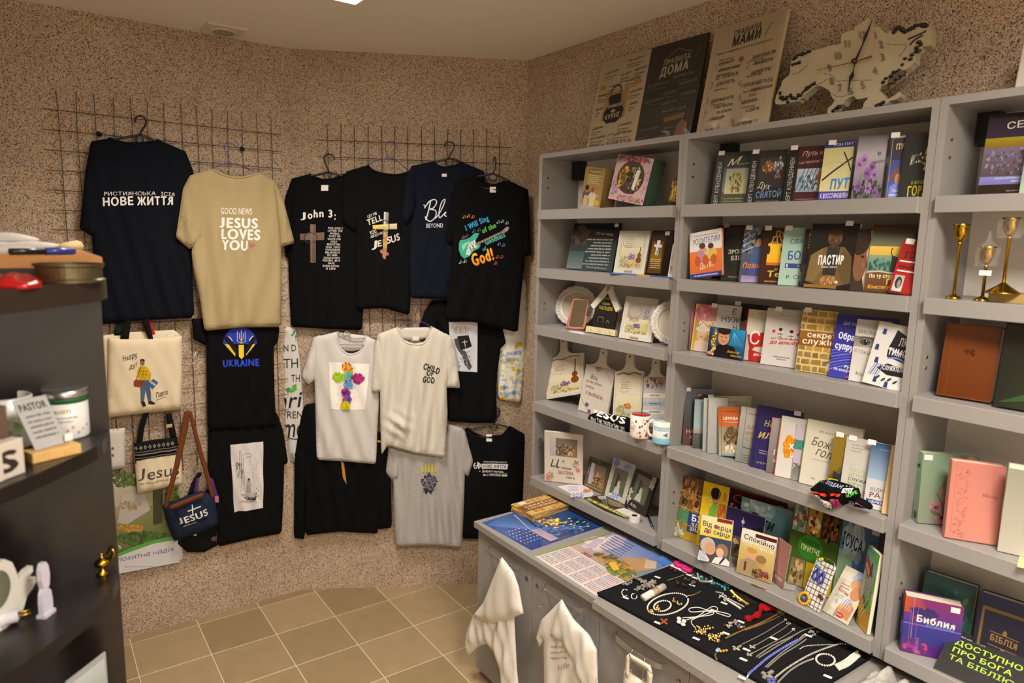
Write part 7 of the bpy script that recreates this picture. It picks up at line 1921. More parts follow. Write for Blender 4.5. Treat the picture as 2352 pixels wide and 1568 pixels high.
def d(cv):
    cv.rect(0,0,1,1, '#34281f', '#2c2119',1,2); c_ = '#8a7a60'
    cv.line([(.3,.84),(.52,.92),(.78,.85)],.01, '#8a6a2a'); cv.text('ПРАВИЛА',(.28,.78),(.76,.79),.055, '#b0a080',.03,.05); cv.text('ДОМА',(.25,.67),(.76,.69),.09, '#b8a888',.05,.05); cv.line([(.85,.8),(.9,.9)],.008, '#8a6a2a')
    L = [(.5,.62,.86, 'ВЕРИТЬ'),(.06,.58,.44, 'НЕ СДАВАТЬСЯ'),(.64,.54,.95, 'ОБНИМАТЬ'),(.38,.47,.62, '«СПАСИБО»'),(.7,.43,.97, 'ЛЮБИТЬ'),(.05,.42,.4, 'ВЫПОЛНЯТЬ'),(.36,.37,.66, 'ПОМОГАТЬ'),(.42,.29,.86, 'ВСЕГДА'),(.04,.13,.42, 'БЛАГОСЛОВЛЯТЬ'),(.52,.12,.72, 'Много'),(.36,.03,.66, 'ОБЕЩАТЬ'),(.06,.05,.26, 'МЕЧТАТЬ')]
    for i,(x, y, x1, s) in enumerate(L): cv.text(s,(x, y),(x1, y+.01),.028, c_,.02,.05); cv.scrib(x, x1-.05, y-.032,.014, '#6a5c48', i)
    for k in range(6): cv.scrib(.06,.4,.34-.025*k,.013, '#6a5c48', k+30)
    cv.poly([(.48,.24),(.86,.26),(.84,.21),(.5,.19)], '#8a6020'); cv.poly([(.72,.01),(.74,.14),(.82,.2),(.92,.15),(.94,.02)], '#8a5e34')
poster((1493,112),(1622,82),(1457,325), 'dark brown home rules poster on the bookcase', '#2a2019', d, dd=.105)
def d(cv):
    cv.rect(0,0,1,1, '#cdb99a', '#c0ad90',1,2)
    for k in range(7): cv.line([(.07+.14*k,0),(.07+.14*k,1)],.003, '#9a8870')
    cv.text('ПРАВИЛА',(.3,.88),(.68,.9),.05, '#332b26',.03,.1); cv.text('МАМИ',(.3,.79),(.7,.81),.085, '#332b26',.06,.1); cv.line([(.74,.82),(.82,.92)],.008, '#332b26'); cv.text('Мама не сварлива, на неї все тримається!',(.1,.74),(.86,.76),.02, IK,.02)
    for (s, x, y) in (('1',.1,.6),('2',.56,.55),('3',.08,.44),('4',.5,.4),('5',.06,.3),('6',.54,.28),('7',.06,.17),('8',.3,.04),('9',.5,.06)): cv.text(s,(x, y),(x+.05, y),.065, '#8a7a64',0)
    L = [(.16,.64,.38, 'цілувати'),(.16,.58,.48, 'обіймати маму'),(.14,.51,.48, 'ЇЇ ТРЕБА'),(.18,.45,.44, 'ДЗВОНІТЬ'),(.14,.3,.48, 'ДОПОМАГАТИ,'),(.2,.24,.48, 'й буде простіше'),(.26,.19,.48, 'все встигати'),(.18,.14,.4, 'завжди.'),(.14,.03,.36, 'ВИСЛАВИСЬ'),(.64,.63,.94, 'ШАНУВАТИ'),(.66,.57,.92, 'ЛЮБИТИ'),(.66,.49,.92, 'БЕРЕГТИ'),(.56,.39,.98, 'ГОЛОВНИЙ ТАТО,'),(.7,.34,.98, 'красуня'),(.6,.24,.86, 'МАМА -'),(.68,.16,.86, "СІМ'Я"),(.66,.05,.88, 'ПОЧУТИ')]
    for i,(x, y, x1, s) in enumerate(L): cv.text(s,(x, y),(x1, y+.008),.03, IK,.025,.1)
    for k in range(10): cv.scrib(.16+.44*(k % 2),.36+.44*(k % 2),.68-.068*k,.013, '#6a5c4c', k)
    cv.ell(.48,.655,.035,.022, '#a8562a'); cv.poly([(.68,.3),(.7,.325),(.74,.315),(.78,.325),(.78,.3)], '#b8742a'); cv.rect(.54,.04,.62,.07, '#b06a4a')
poster((1630,72),(1793,36),(1598,303), 'cream mother rules poster beside the map clock', '#c4b294', d, dd=.105)
book(ZT, 'white board at the top right corner of the bookcase', lambda cv: (cv.rect(0,0,1,1, '#cfcac4', '#bdb8b2'), cv.text('БЛАГО',(.12,.44),(.7,.43),.07, '#4a4440',.02)), '#c8c3bd',(2353,95),(2470,66),(2330,203), yaw=0, lean=11, d=.10, t=.010, page=False, name='poster_board', cat='poster', fixroll=0)
# map-shaped clock
fc = Frame((2.085,0, ZT),-Y,(Z*.985+X*.17),(-X*.985+Z*.17))
K = .2517
def k2(x, y): return (1760+K*x,20+K*y)
OUT = [(75,850),(105,760),(135,700),(150,650),(215,600),(225,500),(230,465),(300,410),(410,375),(450,380),(560,345),(680,320),(690,230),(790,190),(810,165),(930,95),(955,100),(985,165),(1030,165),(1065,205),(1090,225),(1150,200),(1200,150),(1260,180),(1350,125),(1470,130),(1500,150),(1515,195),(1510,240),(1500,330),(1420,350),(1365,400),(1360,490),(1270,550),(1230,600),(1150,660),(1100,700),(1045,745),(1080,800),(1110,825),(1170,790),(1225,755),(1235,780),(1215,810),(1130,845),(1080,875),(990,900),(870,910),(890,870),(935,805),(870,825),(830,830),(800,790),(740,820),(695,870),(650,890),(600,960),(555,955),(565,910),(625,840),(590,790),(570,740),(500,705),(430,715),(350,790),(290,840),(200,860),(110,875)]
c0 = fc.pt(*fc.uv(*k2(812,485),.03))
clk = thing('wall_clock', Vector((c0.x, c0.y, ZT)), 'marbled map-shaped clock trimmed with black stones on top of the bookcase', 'clock')
r = random.Random(6)
pts = []
for i in range(len(OUT)):
    a = Vector(OUT[i]); bb = Vector(OUT[(i+1) % len(OUT)])
    for j in range(3):
        q = a.lerp(bb, j/3); pts.append(fc.uv(*k2(q.x+r.uniform(-5,5), q.y+r.uniform(-5,5)),.03))
M_MARB = mat('cream_marbled_resin', '#b3a78c',0.35, var=0.12, scale=14)
b = MB(); b.prism(fc, pts,0.0,.03); b.obj('dial', M_MARB, clk)
STN = [(250,460),(270,440),(300,420),(330,415),(360,405),(390,390),(125,770),(135,810),(150,830),(180,815),(195,850),(220,790),(240,815),(270,820),(290,790),(310,790),(330,765),(350,745),(370,725),(395,710),(420,690),(440,680),(240,510),(270,500),(300,490),
       (1165,210),(1190,180),(1210,170),(1240,190),(1265,210),(1300,190),(1320,180),(1345,175),(1360,150),(1385,150),(1410,145),(1435,150),(1460,155),(1390,305),(1410,325),(1370,355),(1380,385),(1330,420),(1315,460),(1265,455),(1240,510),(1210,565),(1165,580),(1135,615),(1090,635),(1065,670),(1010,885),(1040,870),(1065,855),(610,930),(640,905),(660,895)]
M_STONE = mat('black_pebble', '#14130f',0.25, var=0.2)
for (x, y) in STN:
    p = fc.pt(*fc.uv(*k2(x, y),.032),.031)
    s_ = r.uniform(.0055,.0085)
    b = MB(); b.ball(p, s_,7,(.7, r.uniform(.9,1.4), r.uniform(.7,1.1))); b.obj('stone', M_STONE, clk, smooth=True)
M_CHR = mat('mirror_cube', '#8a857c',0.15,1.0)
for (x, y) in ((1090,720),(1150,660),(1195,620),(1240,590)):
    p = fc.uv(*k2(x, y),.03); b = MB(); b.fbox(fc, p[0]-.008, p[0]+.008, p[1]-.008, p[1]+.006,.022,.038); b.obj('mirror_cube', M_CHR, clk)
M_NUM = mat('cream_numeral', '#a2967c',0.4)
for (s_, x, y) in (('12',880,275),('1',1005,275),('2',1055,360),('3',1070,475),('4',1000,600),('5',890,730),('6',780,785),('7',680,755),('8',605,695),('9',585,575),('10',655,465),('11',745,355)):
    cv = Cv(flip=True); w_ = 18 if len(s_) == 1 else 30
    p = k2(x, y); cv.text(s_,(p[0]-w_*.3, p[1]),(p[0]+w_*.3, p[1]-2),17, '#867a62',.03)
    V0 = [(a, bb) for a, bb, _ in cv.V]
    V = [fc.pt(*fc.uv(a, bb,.032),.0305) for a, bb in V0] + [fc.pt(*fc.uv(a, bb,.032),.0335) for a, bb in V0]
    n = len(V0); mk('numeral', V,[tuple(i+n for i in f) for f in cv.F] + list(cv.F), M_NUM, clk)
cv = Cv(flip=True)
for L in ([(520,590),(600,610),(650,660),(740,655),(980,650)],[(560,640),(480,690),(430,700)],[(580,760),(640,800),(700,800),(760,780)],[(1100,320),(1190,330),(1280,340),(1210,440)],[(230,600),(300,580),(375,515)]):
    cv.curve([k2(*p) for p in L],[.8+.7*((i*7) % 3) for i in range((len(L)-1)*6+1)], '#6e675c')
for L in ([(1290,280),(1350,255),(1440,215),(1460,200)],[(1310,335),(1350,290),(1430,240)]): cv.curve([k2(*p) for p in L],4, '#2c2a24')
cv.build('marble_veins', lambda x, y, q: fc.pt(*fc.uv(x, y,.03),.0304+q), M_COVER, clk)
def hand(pl, w_, m, nm, c1):
    b = MB(); P = [fc.uv(*k2(*p), c1) for p in pl]; a = Vector(P[0]); e = Vector(P[-1]); dv = (e-a).normalized(); nv = Vector((-dv.y, dv.x))
    q = []
    ws = w_ if isinstance(w_, list) else [w_]*len(P)
    left = [Vector(p)+nv*k for p, k in zip(P, ws)]; right = [Vector(p)-nv*k for p, k in zip(P, ws)]
    b.prism(fc,[tuple(p) for p in left]+[tuple(p) for p in reversed(right)], c1, c1+.0012); b.obj(nm, m, clk)
M_HB = solid('#0f0d0c',.4)
hand([(812,485),(830,440),(880,330),(905,260),(935,190),(965,105)],[.002,.0035,.0018,.004,.003,.0005], M_HB, 'minute_hand',.037)
hand([(812,485),(795,570),(780,620),(765,660),(745,770)],[.002,.0015,.008,.003,.0005], M_HB, 'hour_hand',.039)
hand([(965,435),(812,485),(465,560)],[.003,.0012,.0006], solid('#8a1f18',.4), 'second_hand',.041)
b = MB(); b.lathe([(.007,0),(.007,.012),(.003,.016)], fc.pt(*fc.uv(*k2(812,485),.03),.03),14, fc.n); b.obj('hub', mat('dark_brass', '#4a3c1c',.3,.9), clk)

# ------------------------------------------------------------------ bags and calendar on the left grid
def strap(fr, c, px, m, parent, name='strap', th=.003):
    cl = Cloth(fr, px, c, th,0.0, seed=1, rnd=.006, sub=.012, sm=0)
    return cl.mesh(name, m, parent)
M_STRAPB = fabric('black_webbing', '#141312'); M_STRAPR = fabric('red_webbing', '#a8281c'); M_STRAPBR = fabric('brown_webbing', '#6a3c20'); M_STRAPP = fabric('purple_webbing', '#5a2f6a'); M_STRAPG = fabric('dark_green_webbing', '#16281f')
M_DENIM = fabric('dark_denim', '#20283c', var=.12)
# rear tote, then front tote
T = thing('tote_bag', F_LEFT.pt(F_LEFT.uv(320,940,.04)[0],.95,.04), 'plain canvas tote bag half hidden behind the printed tote', 'tote bag', 'canvas tote bags')
cl = Cloth(F_LEFT,[(230,772),(286,764),(400,758),(415,770),(416,930),(240,945)],.030,.010,.003,.08,5, sm=0); cl.mesh('body', M_CANVAS, T)
strap(F_LEFT,.034,[(262,770),(268,735),(282,735),(280,770)], M_STRAPG, T); strap(F_LEFT,.034,[(345,760),(330,735),(345,732),(360,775),(350,775)], M_STRAPR, T)
b = MB(); x, y = 386,766; q = [cl.pix(x, y,.002), cl.pix(x+12, y,.002), cl.pix(x+12, y+8,.002), cl.pix(x, y+8,.002)]; b.add(q+[p-Y*.001 for p in q],[(3,2,1,0),(4,5,6,7),(0,1,5,4),(1,2,6,5),(2,3,7,6),(3,0,4,7)]); b.obj('price_tag', M_TAGP, T)
T = thing('tote_bag', F_LEFT.pt(F_LEFT.uv(330,950,.05)[0],.93,.05), 'canvas tote bag printed with a man in a yellow jacket', 'tote bag', 'canvas tote bags')
cl = Cloth(F_LEFT,[(250,776),(330,779),(419,772),(420,860),(418,941),(330,950),(247,960),(249,860)],.048,.016,.004,.09,8, sm=0, rnd=.012); cl.mesh('body', M_CANVAS, T)
strap(F_LEFT,.052,[(276,778),(288,735),(302,732),(296,778)], M_STRAPB, T); strap(F_LEFT,.052,[(341,778),(325,735),(342,732),(352,778)], M_STRAPB, T)
cv = Cv(flip=True); ink = '#2c2a28'
cv.text('Неару',(281,830),(316,820),13, ink,0,.35); cv.text('ду!',(296,848),(316,842),11, ink,0,.35); cv.text('Павло',(358,913),(386,905),12, ink,0,.35); cv.curve([(358,918),(372,913),(384,912)],.8, ink)
cv.poly([(315,858),(318,845),(325,840),(336,841),(344,850),(346,868),(340,872),(322,873),(317,868)], '#c8a31c'); cv.line([(317,868),(322,850)],4, '#b8921a'); cv.line([(345,855),(342,872)],4, '#b8921a'); cv.ell(327,832,5,6.5, '#8a6044'); cv.ell(327,827,5.5,3, '#1c1714')
for (x, y) in ((329,852),(336,852),(329,859),(336,859)): cv.ell(x, y,2,2, '#8a6f14',7)
cv.poly([(321,873),(341,872),(346,900),(347,922),(340,922),(334,895),(330,922),(323,922),(322,895)], '#4c5a72'); cv.poly([(323,922),(331,920),(335,931),(328,933)], '#1f1a18'); cv.poly([(340,922),(347,920),(357,925),(352,928),(341,927)], '#1f1a18')
cv.poly([(307,875),(312,871),(329,874),(327,889),(308,887)], '#7a3a24'); cv.line([(312,873),(324,842)],1.4, '#6a3020'); cv.poly([(337,880),(352,869),(364,878),(350,893)], '#2f5f9a'); cv.line([(345,876),(357,884)],4, '#d8b82a')
cv.build('print', on_cloth(cl), M_INK, T)
# white paper bag behind the dresser
T = thing('paper_bag', F_LEFT.pt(F_LEFT.uv(270,1080,.03)[0],.62,.03), 'small white paper bag hanging below the canvas totes', 'paper bag')
cl = Cloth(F_LEFT,[(245,987),(288,984),(287,1075),(262,1080),(245,1082)],.03,.012,.002,.06,2, sm=0); cl.mesh('body', fabric('white_kraft', '#c8c2b8'), T)
b = MB(); b.tube([F_LEFT.pt(*F_LEFT.uv(x, y,.04),.04) for x, y in ((262,985),(262,963),(270,963),(272,985))],.0015,5); b.obj('cord_handle', fabric('tan_cord', '#a8946a'), T)
cv = Cv(flip=True); cv.text('е',(256,1032),(262,1032),8, '#3a3634',.03); cv.text('е',(256,1048),(262,1048),8, '#3a3634',.03); cv.build('print', on_cloth(cl), M_INK, T)
# Jesus pouch
T = thing('shoulder_pouch', F_LEFT.pt(F_LEFT.uv(365,1125,.04)[0],.6,.04), 'canvas pouch with a black woven band lettered Jesus', 'bag')
cl = Cloth(F_LEFT,[(308,1021),(358,1012),(409,1007),(418,1060),(421,1114),(370,1124),(317,1136),(312,1080)],.05,.016,.003,.07,4, sm=0, rnd=.012); cl.mesh('body', M_CANVAS, T)
band = Cloth(F_LEFT,[(308,1020),(358,1011),(409,1006),(412,1050),(360,1058),(312,1066)],.053,.016,.002,.07,4, sm=0, rnd=.010); bo = band.mesh('woven_band', M_STRAPB, T)
cv = Cv(flip=True)
for k in range(9):
    x = 313+10.4*k; y = 1030-1.5*k; cv.poly([(x-4, y),(x, y-5),(x+4, y),(x, y+5)], '#8a857a'); cv.poly([(x-2, y),(x, y-2.5),(x+2, y),(x, y+2.5)], '#1a1816')
for dy in (10,16,24): cv.line([(310,1030+dy),(360,1022+dy),(410,1015+dy)],1.6 if dy != 16 else 3, '#77736a')
cv.build('weave_pattern', on_cloth(band), M_INK, T)
cv = Cv(flip=True); cv.text('Jesus',(321,1104),(413,1088),27, '#4a463e',0,.2); cv.text('the name above all names',(321,1114),(412,1098),6, '#6a655a',0); cv.build('print', on_cloth(cl), M_INK, T)
strap(F_LEFT,.045,[(314,1020),(318,985),(329,950),(341,948),(331,985),(327,1018)], M_STRAPB, T); strap(F_LEFT,.045,[(380,950),(394,949),(407,1006),(392,1008)], M_STRAPB, T)
b = MB(); b.fbox(F_LEFT, *[sorted((F_LEFT.uv(382,975,.06)[0], F_LEFT.uv(396,975,.06)[0]))[i] for i in (0,1)], F_LEFT.uv(390,982,.06)[1], F_LEFT.uv(390,974,.06)[1],.05,.056); b.obj('strap_slider', M_STEEL, T)
# rear bag with purple straps
T = thing('shoulder_bag', F_LEFT.pt(F_LEFT.uv(455,1265,.03)[0],.35,.03), 'pink and black bag with purple straps behind the denim bag', 'bag')
cl = Cloth(F_LEFT,[(432,1160),(490,1120),(502,1200),(501,1255),(470,1271),(432,1271),(411,1252),(414,1200)],.030,.02,.003,.07,6, sm=0); cl.mesh('body', M_STRAPB, T)
cl2 = Cloth(F_LEFT,[(415,1240),(500,1225),(500,1250),(440,1252),(416,1252)],.034,.02,.002,.07,6, sm=0); cl2.mesh('pink_panel', fabric('dusty_pink', '#6a4648'), T)
strap(F_LEFT,.045,[(444,1133),(452,1098),(458,1096),(454,1133)], M_STRAPP, T); strap(F_LEFT,.045,[(478,1090),(490,1102),(503,1146),(495,1150),(484,1112)], M_STRAPP, T)
strap(F_LEFT,.043,[(430,1140),(440,1110),(455,1085),(465,1085),(452,1110),(442,1136)], M_STRAPB, T); strap(F_LEFT,.043,[(468,1085),(482,1090),(500,1140),(490,1142)], M_STRAPB, T)
b = MB(); b.fbox(F_LEFT, F_LEFT.uv(494,1150,.06)[0], F_LEFT.uv(503,1150,.06)[0], F_LEFT.uv(494,1155,.06)[1], F_LEFT.uv(494,1141,.06)[1],.05,.056); b.obj('pink_tab', solid('#b06a88',.6), T)
# denim messenger bag
T = thing('shoulder_bag', F_LEFT.pt(F_LEFT.uv(445,1245,.05)[0],.38,.05), 'dark denim shoulder bag with a brown strap and white JESUS lettering', 'bag')
cl = Cloth(F_LEFT,[(377,1168),(392,1160),(468,1133),(486,1140),(498,1152),(507,1210),(470,1228),(404,1250),(390,1215)],.055,.045,.004,.08,9, sm=0, rnd=.02); cl.mesh('body', M_DENIM, T)
fl = Cloth(F_LEFT,[(388,1165),(425,1150),(470,1134),(482,1160),(488,1190),(486,1198),(422,1221),(410,1215),(398,1190)],.066,.045,.003,.08,9, sm=0, rnd=.016); fo = fl.mesh('flap', M_DENIM, T)
strap(F_LEFT,.116,[(388,1163),(466,1131),(469,1140),(392,1172)], M_STRAPBR, fo, 'flap_trim')
strap(F_LEFT,.070,[(377,1168),(384,1130),(402,1060),(418,975),(424,945),(436,942),(432,985),(412,1070),(392,1140),(386,1166)], M_STRAPBR, T); strap(F_LEFT,.066,[(432,945),(441,945),(458,1010),(478,1080),(494,1142),(486,1146),(470,1090),(450,1020)], M_STRAPBR, T)
cv = Cv(flip=True); wt = '#cfcfcc'
cv.line([(442,1159),(443,1182)],2.6, wt); cv.line([(431,1174),(462,1163)],2.6, wt); cv.text('JESUS',(415,1205),(482,1182),15, wt,.04); cv.line([(420,1214),(425,1207),(440,1204),(452,1199)],2, wt)
cv.build('print', on_cloth(fl), M_INK, T)
b = MB(); p = cl.pix(452,1234,.004); b.box(p-X*.007-Z*.005, X*.014, Z*.009,-Y*.001); b.obj('brand_tab', solid('#b8b4b0',.6), T)
# hooks
for i,(P_, lab) in enumerate((([(448,808),(451,812),(446,818),(440,826),(443,834),(450,836),(454,828)], 'empty steel hook on the grid beside the printed tote'),([(432,924),(434,930),(428,937),(424,945),(430,950),(436,944)], 'steel hook holding the denim bag strap'),([(455,1070),(457,1076),(452,1082),(455,1090),(462,1088),(464,1082)], 'steel hook holding the bag with purple straps'))):
    b = MB(); b.tube(curve_pts([F_LEFT.pt(*F_LEFT.uv(x, y,.03+.004*k),.02+.006*k) for k,(x, y) in enumerate(P_)],4),.0018,6)
    b.obj('wire_hook', M_STEEL, smooth=True, label=lab, cat='hook', group='steel hooks on the wire grid')
# big landscape calendar
CALP = [(262,1090),(409,1084),(412,1287),(281,1314)]
P = [F_LEFT.uv(x, y,.022) for x, y in CALP]
T = thing('wall_calendar', F_LEFT.pt(sum(p[0] for p in P)/4, min(p[1] for p in P),.02), 'large landscape calendar with a green river scene low on the wall', 'calendar')
x0 = min(P[0][0], P[3][0]); x1 = P[1][0]; y1 = (P[0][1]+P[1][1])/2; y0 = (P[2][1]+P[3][1])/2
b = MB(); b.fbox(F_LEFT, x0-.02, x1, y0, y1,.018,.022); b.obj('sheet', solid('#c8c4c0',.4), T)
cv = Cv(flip=True)
cv.quad([(250,1090),(409,1084),(410,1160),(252,1170)],['#b8b0a8', '#8a9a5a', '#7a8a50', '#a8987c'],3); cv.quad([(252,1165),(410,1158),(411,1255),(256,1278)],['#9a8a68', '#5a6a2a', '#3f5a24', '#4a6020'],3)
cv.blobs(280,1100,26,16,['#3a5220', '#4a6a2a', '#2a3c18'],50,3,8,1); cv.blobs(330,1108,40,14,['#5a7a2a', '#3f5a20', '#2a3a16'],50,3,8,2); cv.poly([(350,1090),(375,1088),(372,1200),(352,1205)], '#2c2a18'); cv.blobs(395,1130,14,40,['#6a7a2a', '#8a8a2c', '#4a5a22'],40,3,8,3)
cv.poly([(280,1135),(330,1125),(345,1170),(290,1205),(270,1200)], '#a8a49c'); cv.blobs(300,1160,24,10,['#8a7a60', '#a08a70'],16,3,7,4); cv.blobs(300,1212,30,8,['#a8802a', '#b88a30', '#8a7228'],36,3,7,5); cv.blobs(330,1235,60,14,['#3a5a1e', '#4a6a26', '#2c4418'],60,4,9,6)
cv.poly([(255,1280),(300,1262),(350,1245),(411,1237),(412,1290),(265,1318)], '#c8c6c8'); cv.poly([(255,1278),(300,1256),(350,1240),(411,1226),(411,1237),(350,1248),(300,1266),(260,1282)], '#4a9a3a')
cv.text('похитна надія',(268,1290),(398,1264),11, '#44506a',0,.35); cv.scrib(285,360,1299,3, '#8a90a0',2); cv.text('5',(273,1260),(280,1257),8, '#c8dcc0',.03)
cv.build('print', lambda x, y, q: F_LEFT.pt(*F_LEFT.uv(x, y,.022),.0225+q), M_GLOSS, T)

# ------------------------------------------------------------------ counter top
def quad_on(z, px):
    return [on_plane(x, y, Vector((0,0, z)), Z) for x, y in px]
def cal(px, label, draw, t):
    # a real rectangle: left edge, front edge and angle from three corners
    L, Tt, R_, B = quad_on(CZ+t, px)
    flat('desk_calendar', CZ, px, t, solid('#c8c4c4',.4), label, 'calendar', draw, M_GLOSS, 'open calendars on the counter', 'sheets')
def bil(c, u, v):
    a, b_, c_, d_ = c
    return ((1-u)*(1-v)*a[0]+u*(1-v)*b_[0]+u*v*c_[0]+(1-u)*v*d_[0],(1-u)*(1-v)*a[1]+u*(1-v)*b_[1]+u*v*c_[1]+(1-u)*v*d_[1])
C1 = [(1106,1200),(1220,1264),(1387,1208),(1268,1150)]       # near-left, near-right, far-right, far-left
def d(cv):
    cv.T = lambda x, y: bil(C1, x, y)
    cv.quad([(0,0),(1,0),(1,1),(0,1)],['#3a5a9a', '#2a3a7a', '#1f3f70', '#2a4a7a'],6); cv.quad([(.1,.0),(.55,.35),(.45,.6),(0,.3)],['#4a70b0', '#5a80c0', '#23406a', '#3a5a94'],2)
    cv.blobs(.72,.62,.2,.3,['#16305a', '#2a5a9a', '#4a84c8', '#1a3a68'],50,.03,.08,2); cv.blobs(.5,.62,.2,.12,['#d8a82a', '#e8c84a', '#c8922a', '#f0dc8a'],28,.018,.035,4); cv.blobs(.75,.8,.2,.12,['#d8b84a', '#e8cc5a'],10,.015,.03,5)
    cv.line([(.06,.42),(.5,.32),(.95,.36)],.02, '#8aa0c0'); cv.line([(.1,.5),(.5,.42)],.025, '#2a2c3a')
    for i in range(6):
        for j in range(6): cv.ell(.42+.075*i,.05+.045*j,.013,.012, '#b8c0e0' if (i+j) % 5 else '#c07a8a',6, new=(j == 0))
    cv.text('2025',(.22,.72),(.4,.52),.07, '#dcdce8',.02,.2); cv.rect(.55,.3,.95,.42, '#b89a98', '#8a8ab0')
    cv.T = None
cal(C1, 'deep blue calendar with golden lights nearest the t-shirt wall', d,.003)
C2 = [(1229,1277),(1369,1367),(1549,1291),(1413,1221.5)]
def d(cv):
    cv.T = lambda x, y: bil(C2, x, y)
    cv.rect(0,0,1,1, '#d0c4c0', '#c8bcc0',4,4); cv.quad([(0,.42),(1,.42),(1,1),(0,1)],['#b89a8a', '#7a8a6a', '#4a6ab0', '#8a9ac8'],4); cv.blobs(.15,.75,.14,.2,['#c8b8b8', '#b8a8b8', '#d8c8b8'],18,.06,.12,1); cv.blobs(.62,.55,.3,.08,['#8a6a3a', '#a87a34', '#c08a3a', '#5a5a3a'],36,.03,.07,2); cv.poly([(.55,.66),(.72,.86),(.98,.78),(.9,.6)], '#a8845a'); cv.poly([(.74,.84),(.86,.88),(.98,.78),(.88,.7)], '#b8a48a'); cv.blobs(.8,.46,.2,.06,['#4a6a34', '#7a7a3a', '#a8842a'],26,.03,.06,3); cv.quad([(.82,.9),(1,.86),(1,1),(.8,1)],['#4a78c0', '#3a68b8', '#4a80c8', '#6a90d0'],1); cv.poly([(.55,.5),(.72,.44),(.74,.5),(.58,.57)], '#d8a83a')
    for i in range(3):
        for j in range(4):
            x0 = .04+.24*j; y0 = .03+.125*i
            for r_ in range(6):
                for c_ in range(7):
                    cv._add([(x0+.03*c_, y0+.016*r_),(x0+.03*c_+.014, y0+.016*r_),(x0+.03*c_+.014, y0+.016*r_+.008),(x0+.03*c_, y0+.016*r_+.008)],[lin('#77706e') if c_ < 5 else lin('#b0706a')]*4,[(0,1,2,3)])
    cv.L += 1
    for k in range(3): cv.line([(.02,.025+.125*(k+1)-.012),(.98,.025+.125*(k+1)-.012)],.003, '#8a90b8')
    cv.text('2025',(.2,.47),(.34,.47),.05, '#b03a5a',.02)
    for k in range(7): cv.scrib(.08+.02*k,.42+.02*k,.92-.045*k,.018, '#4a5a9a', k)
    cv.line([(0,.02),(0,.98)],.02, '#7a9a2a'); cv.T = None
cal(C2, 'open calendar with month tables and a mountain village picture', d,.006)
# stack of notebooks
NB = [(0,0),(1.5,-2),(-1.5,1)]
zz = CZ+.0035
for i,(lab, rot) in enumerate((('yellow stone-patterned notebook at the bottom of the stack of three',.06),('yellow stone-patterned notebook in the middle of the stack of three',.14),('yellow stone-patterned notebook on top of the stack of three',0.0))):
    px = [(1174.3,1158.6+6),(1223,1184+6),(1307,1157+6),(1258.6,1134.3+6)]
    A_, B_, C_, D_ = quad_on(CZ+.03,[(x, y-6) for x, y in px])
    ctr = (A_+B_+C_+D_)/4; u = (B_-A_+C_-D_).normalized(); u = u*math.cos(rot)+Z.cross(u)*math.sin(rot); v = Z.cross(u)
    w_ = ((B_-A_).length+(C_-D_).length)/2; h_ = ((D_-A_).length+(C_-B_).length)/2
    fr = Frame(Vector((ctr.x, ctr.y, zz+.0088))-u*(w_/2)-v*(h_/2), u, v, Z)
    def d(cv):
        stones(cv, '#d0b478',['#b8903f', '#a87c30', '#c8a458', '#b08438'],4, ny=7); cv.T = lambda x, y: (x, y); cv.rect(.3,.0,.72,1, '#7a4a1c', '#8a5824')
        cv.T = lambda x, y: (1-y, x); cv.text('СЕКРЕТИ',(.12,.52),(.88,.52),.1, '#e0d0b0',.03); cv.text('СЛУЖІННЯ',(.12,.36),(.88,.36),.1, '#e0d0b0',.03); cv.T = None; cv.ell(.14,.22,.1,.1, '#d8d0c0')
    book_at(fr, w_, h_,.0088, lab, d if i == 2 else (lambda cv: stones(cv, '#d0b478',['#b8903f', '#a87c30', '#c8a458'],4, ny=7)), '#a87c30', hard=True, group='stone-patterned notebooks', name='notebook', cat='notebook')
    zz += .0092
# black jewellery board
BT = .012; JZ = CZ+BT
fr = F_TOP(CZ)
A_ = Vector(fr.uv(1371,1360, BT)); B_ = Vector(fr.uv(1540,1298, BT)); C_ = Vector(fr.uv(2000,1506, BT)); D_ = A_+(C_-B_)
b = MB(); b.prism(fr,[tuple(A_), tuple(D_), tuple(C_), tuple(B_)],.0008, BT)
b.obj('jewellery_board', mat('black_felt', '#17171a',0.95, var=.15, scale=300, bump=.3, bscale=900, spec=.1), label='black felt covered board spread with jewellery on the counter', cat='display board')
def crumpled(name, z, px, hgt, m, label, cat, seed=1):
    f2 = F_TOP(z); cl = Cloth(f2, px,.004, hgt, hgt*.5,.05, seed, sub=.01, rnd=.02)
    T = thing(name, f2.pt(*f2.uv(*px[0])), label, cat); cl.mesh('body', m, T); return T, cl
crumpled('plastic_bag', CZ,[(1945,1572),(1975,1545),(2008,1524),(2035,1530),(2100,1562),(2170,1600),(2120,1640),(2000,1640)],.03, mat('grey_film', '#a8a49e',.25, var=.3, scale=30, coat=.3), 'crumpled grey plastic bag at the corner of the jewellery board', 'bag',4)
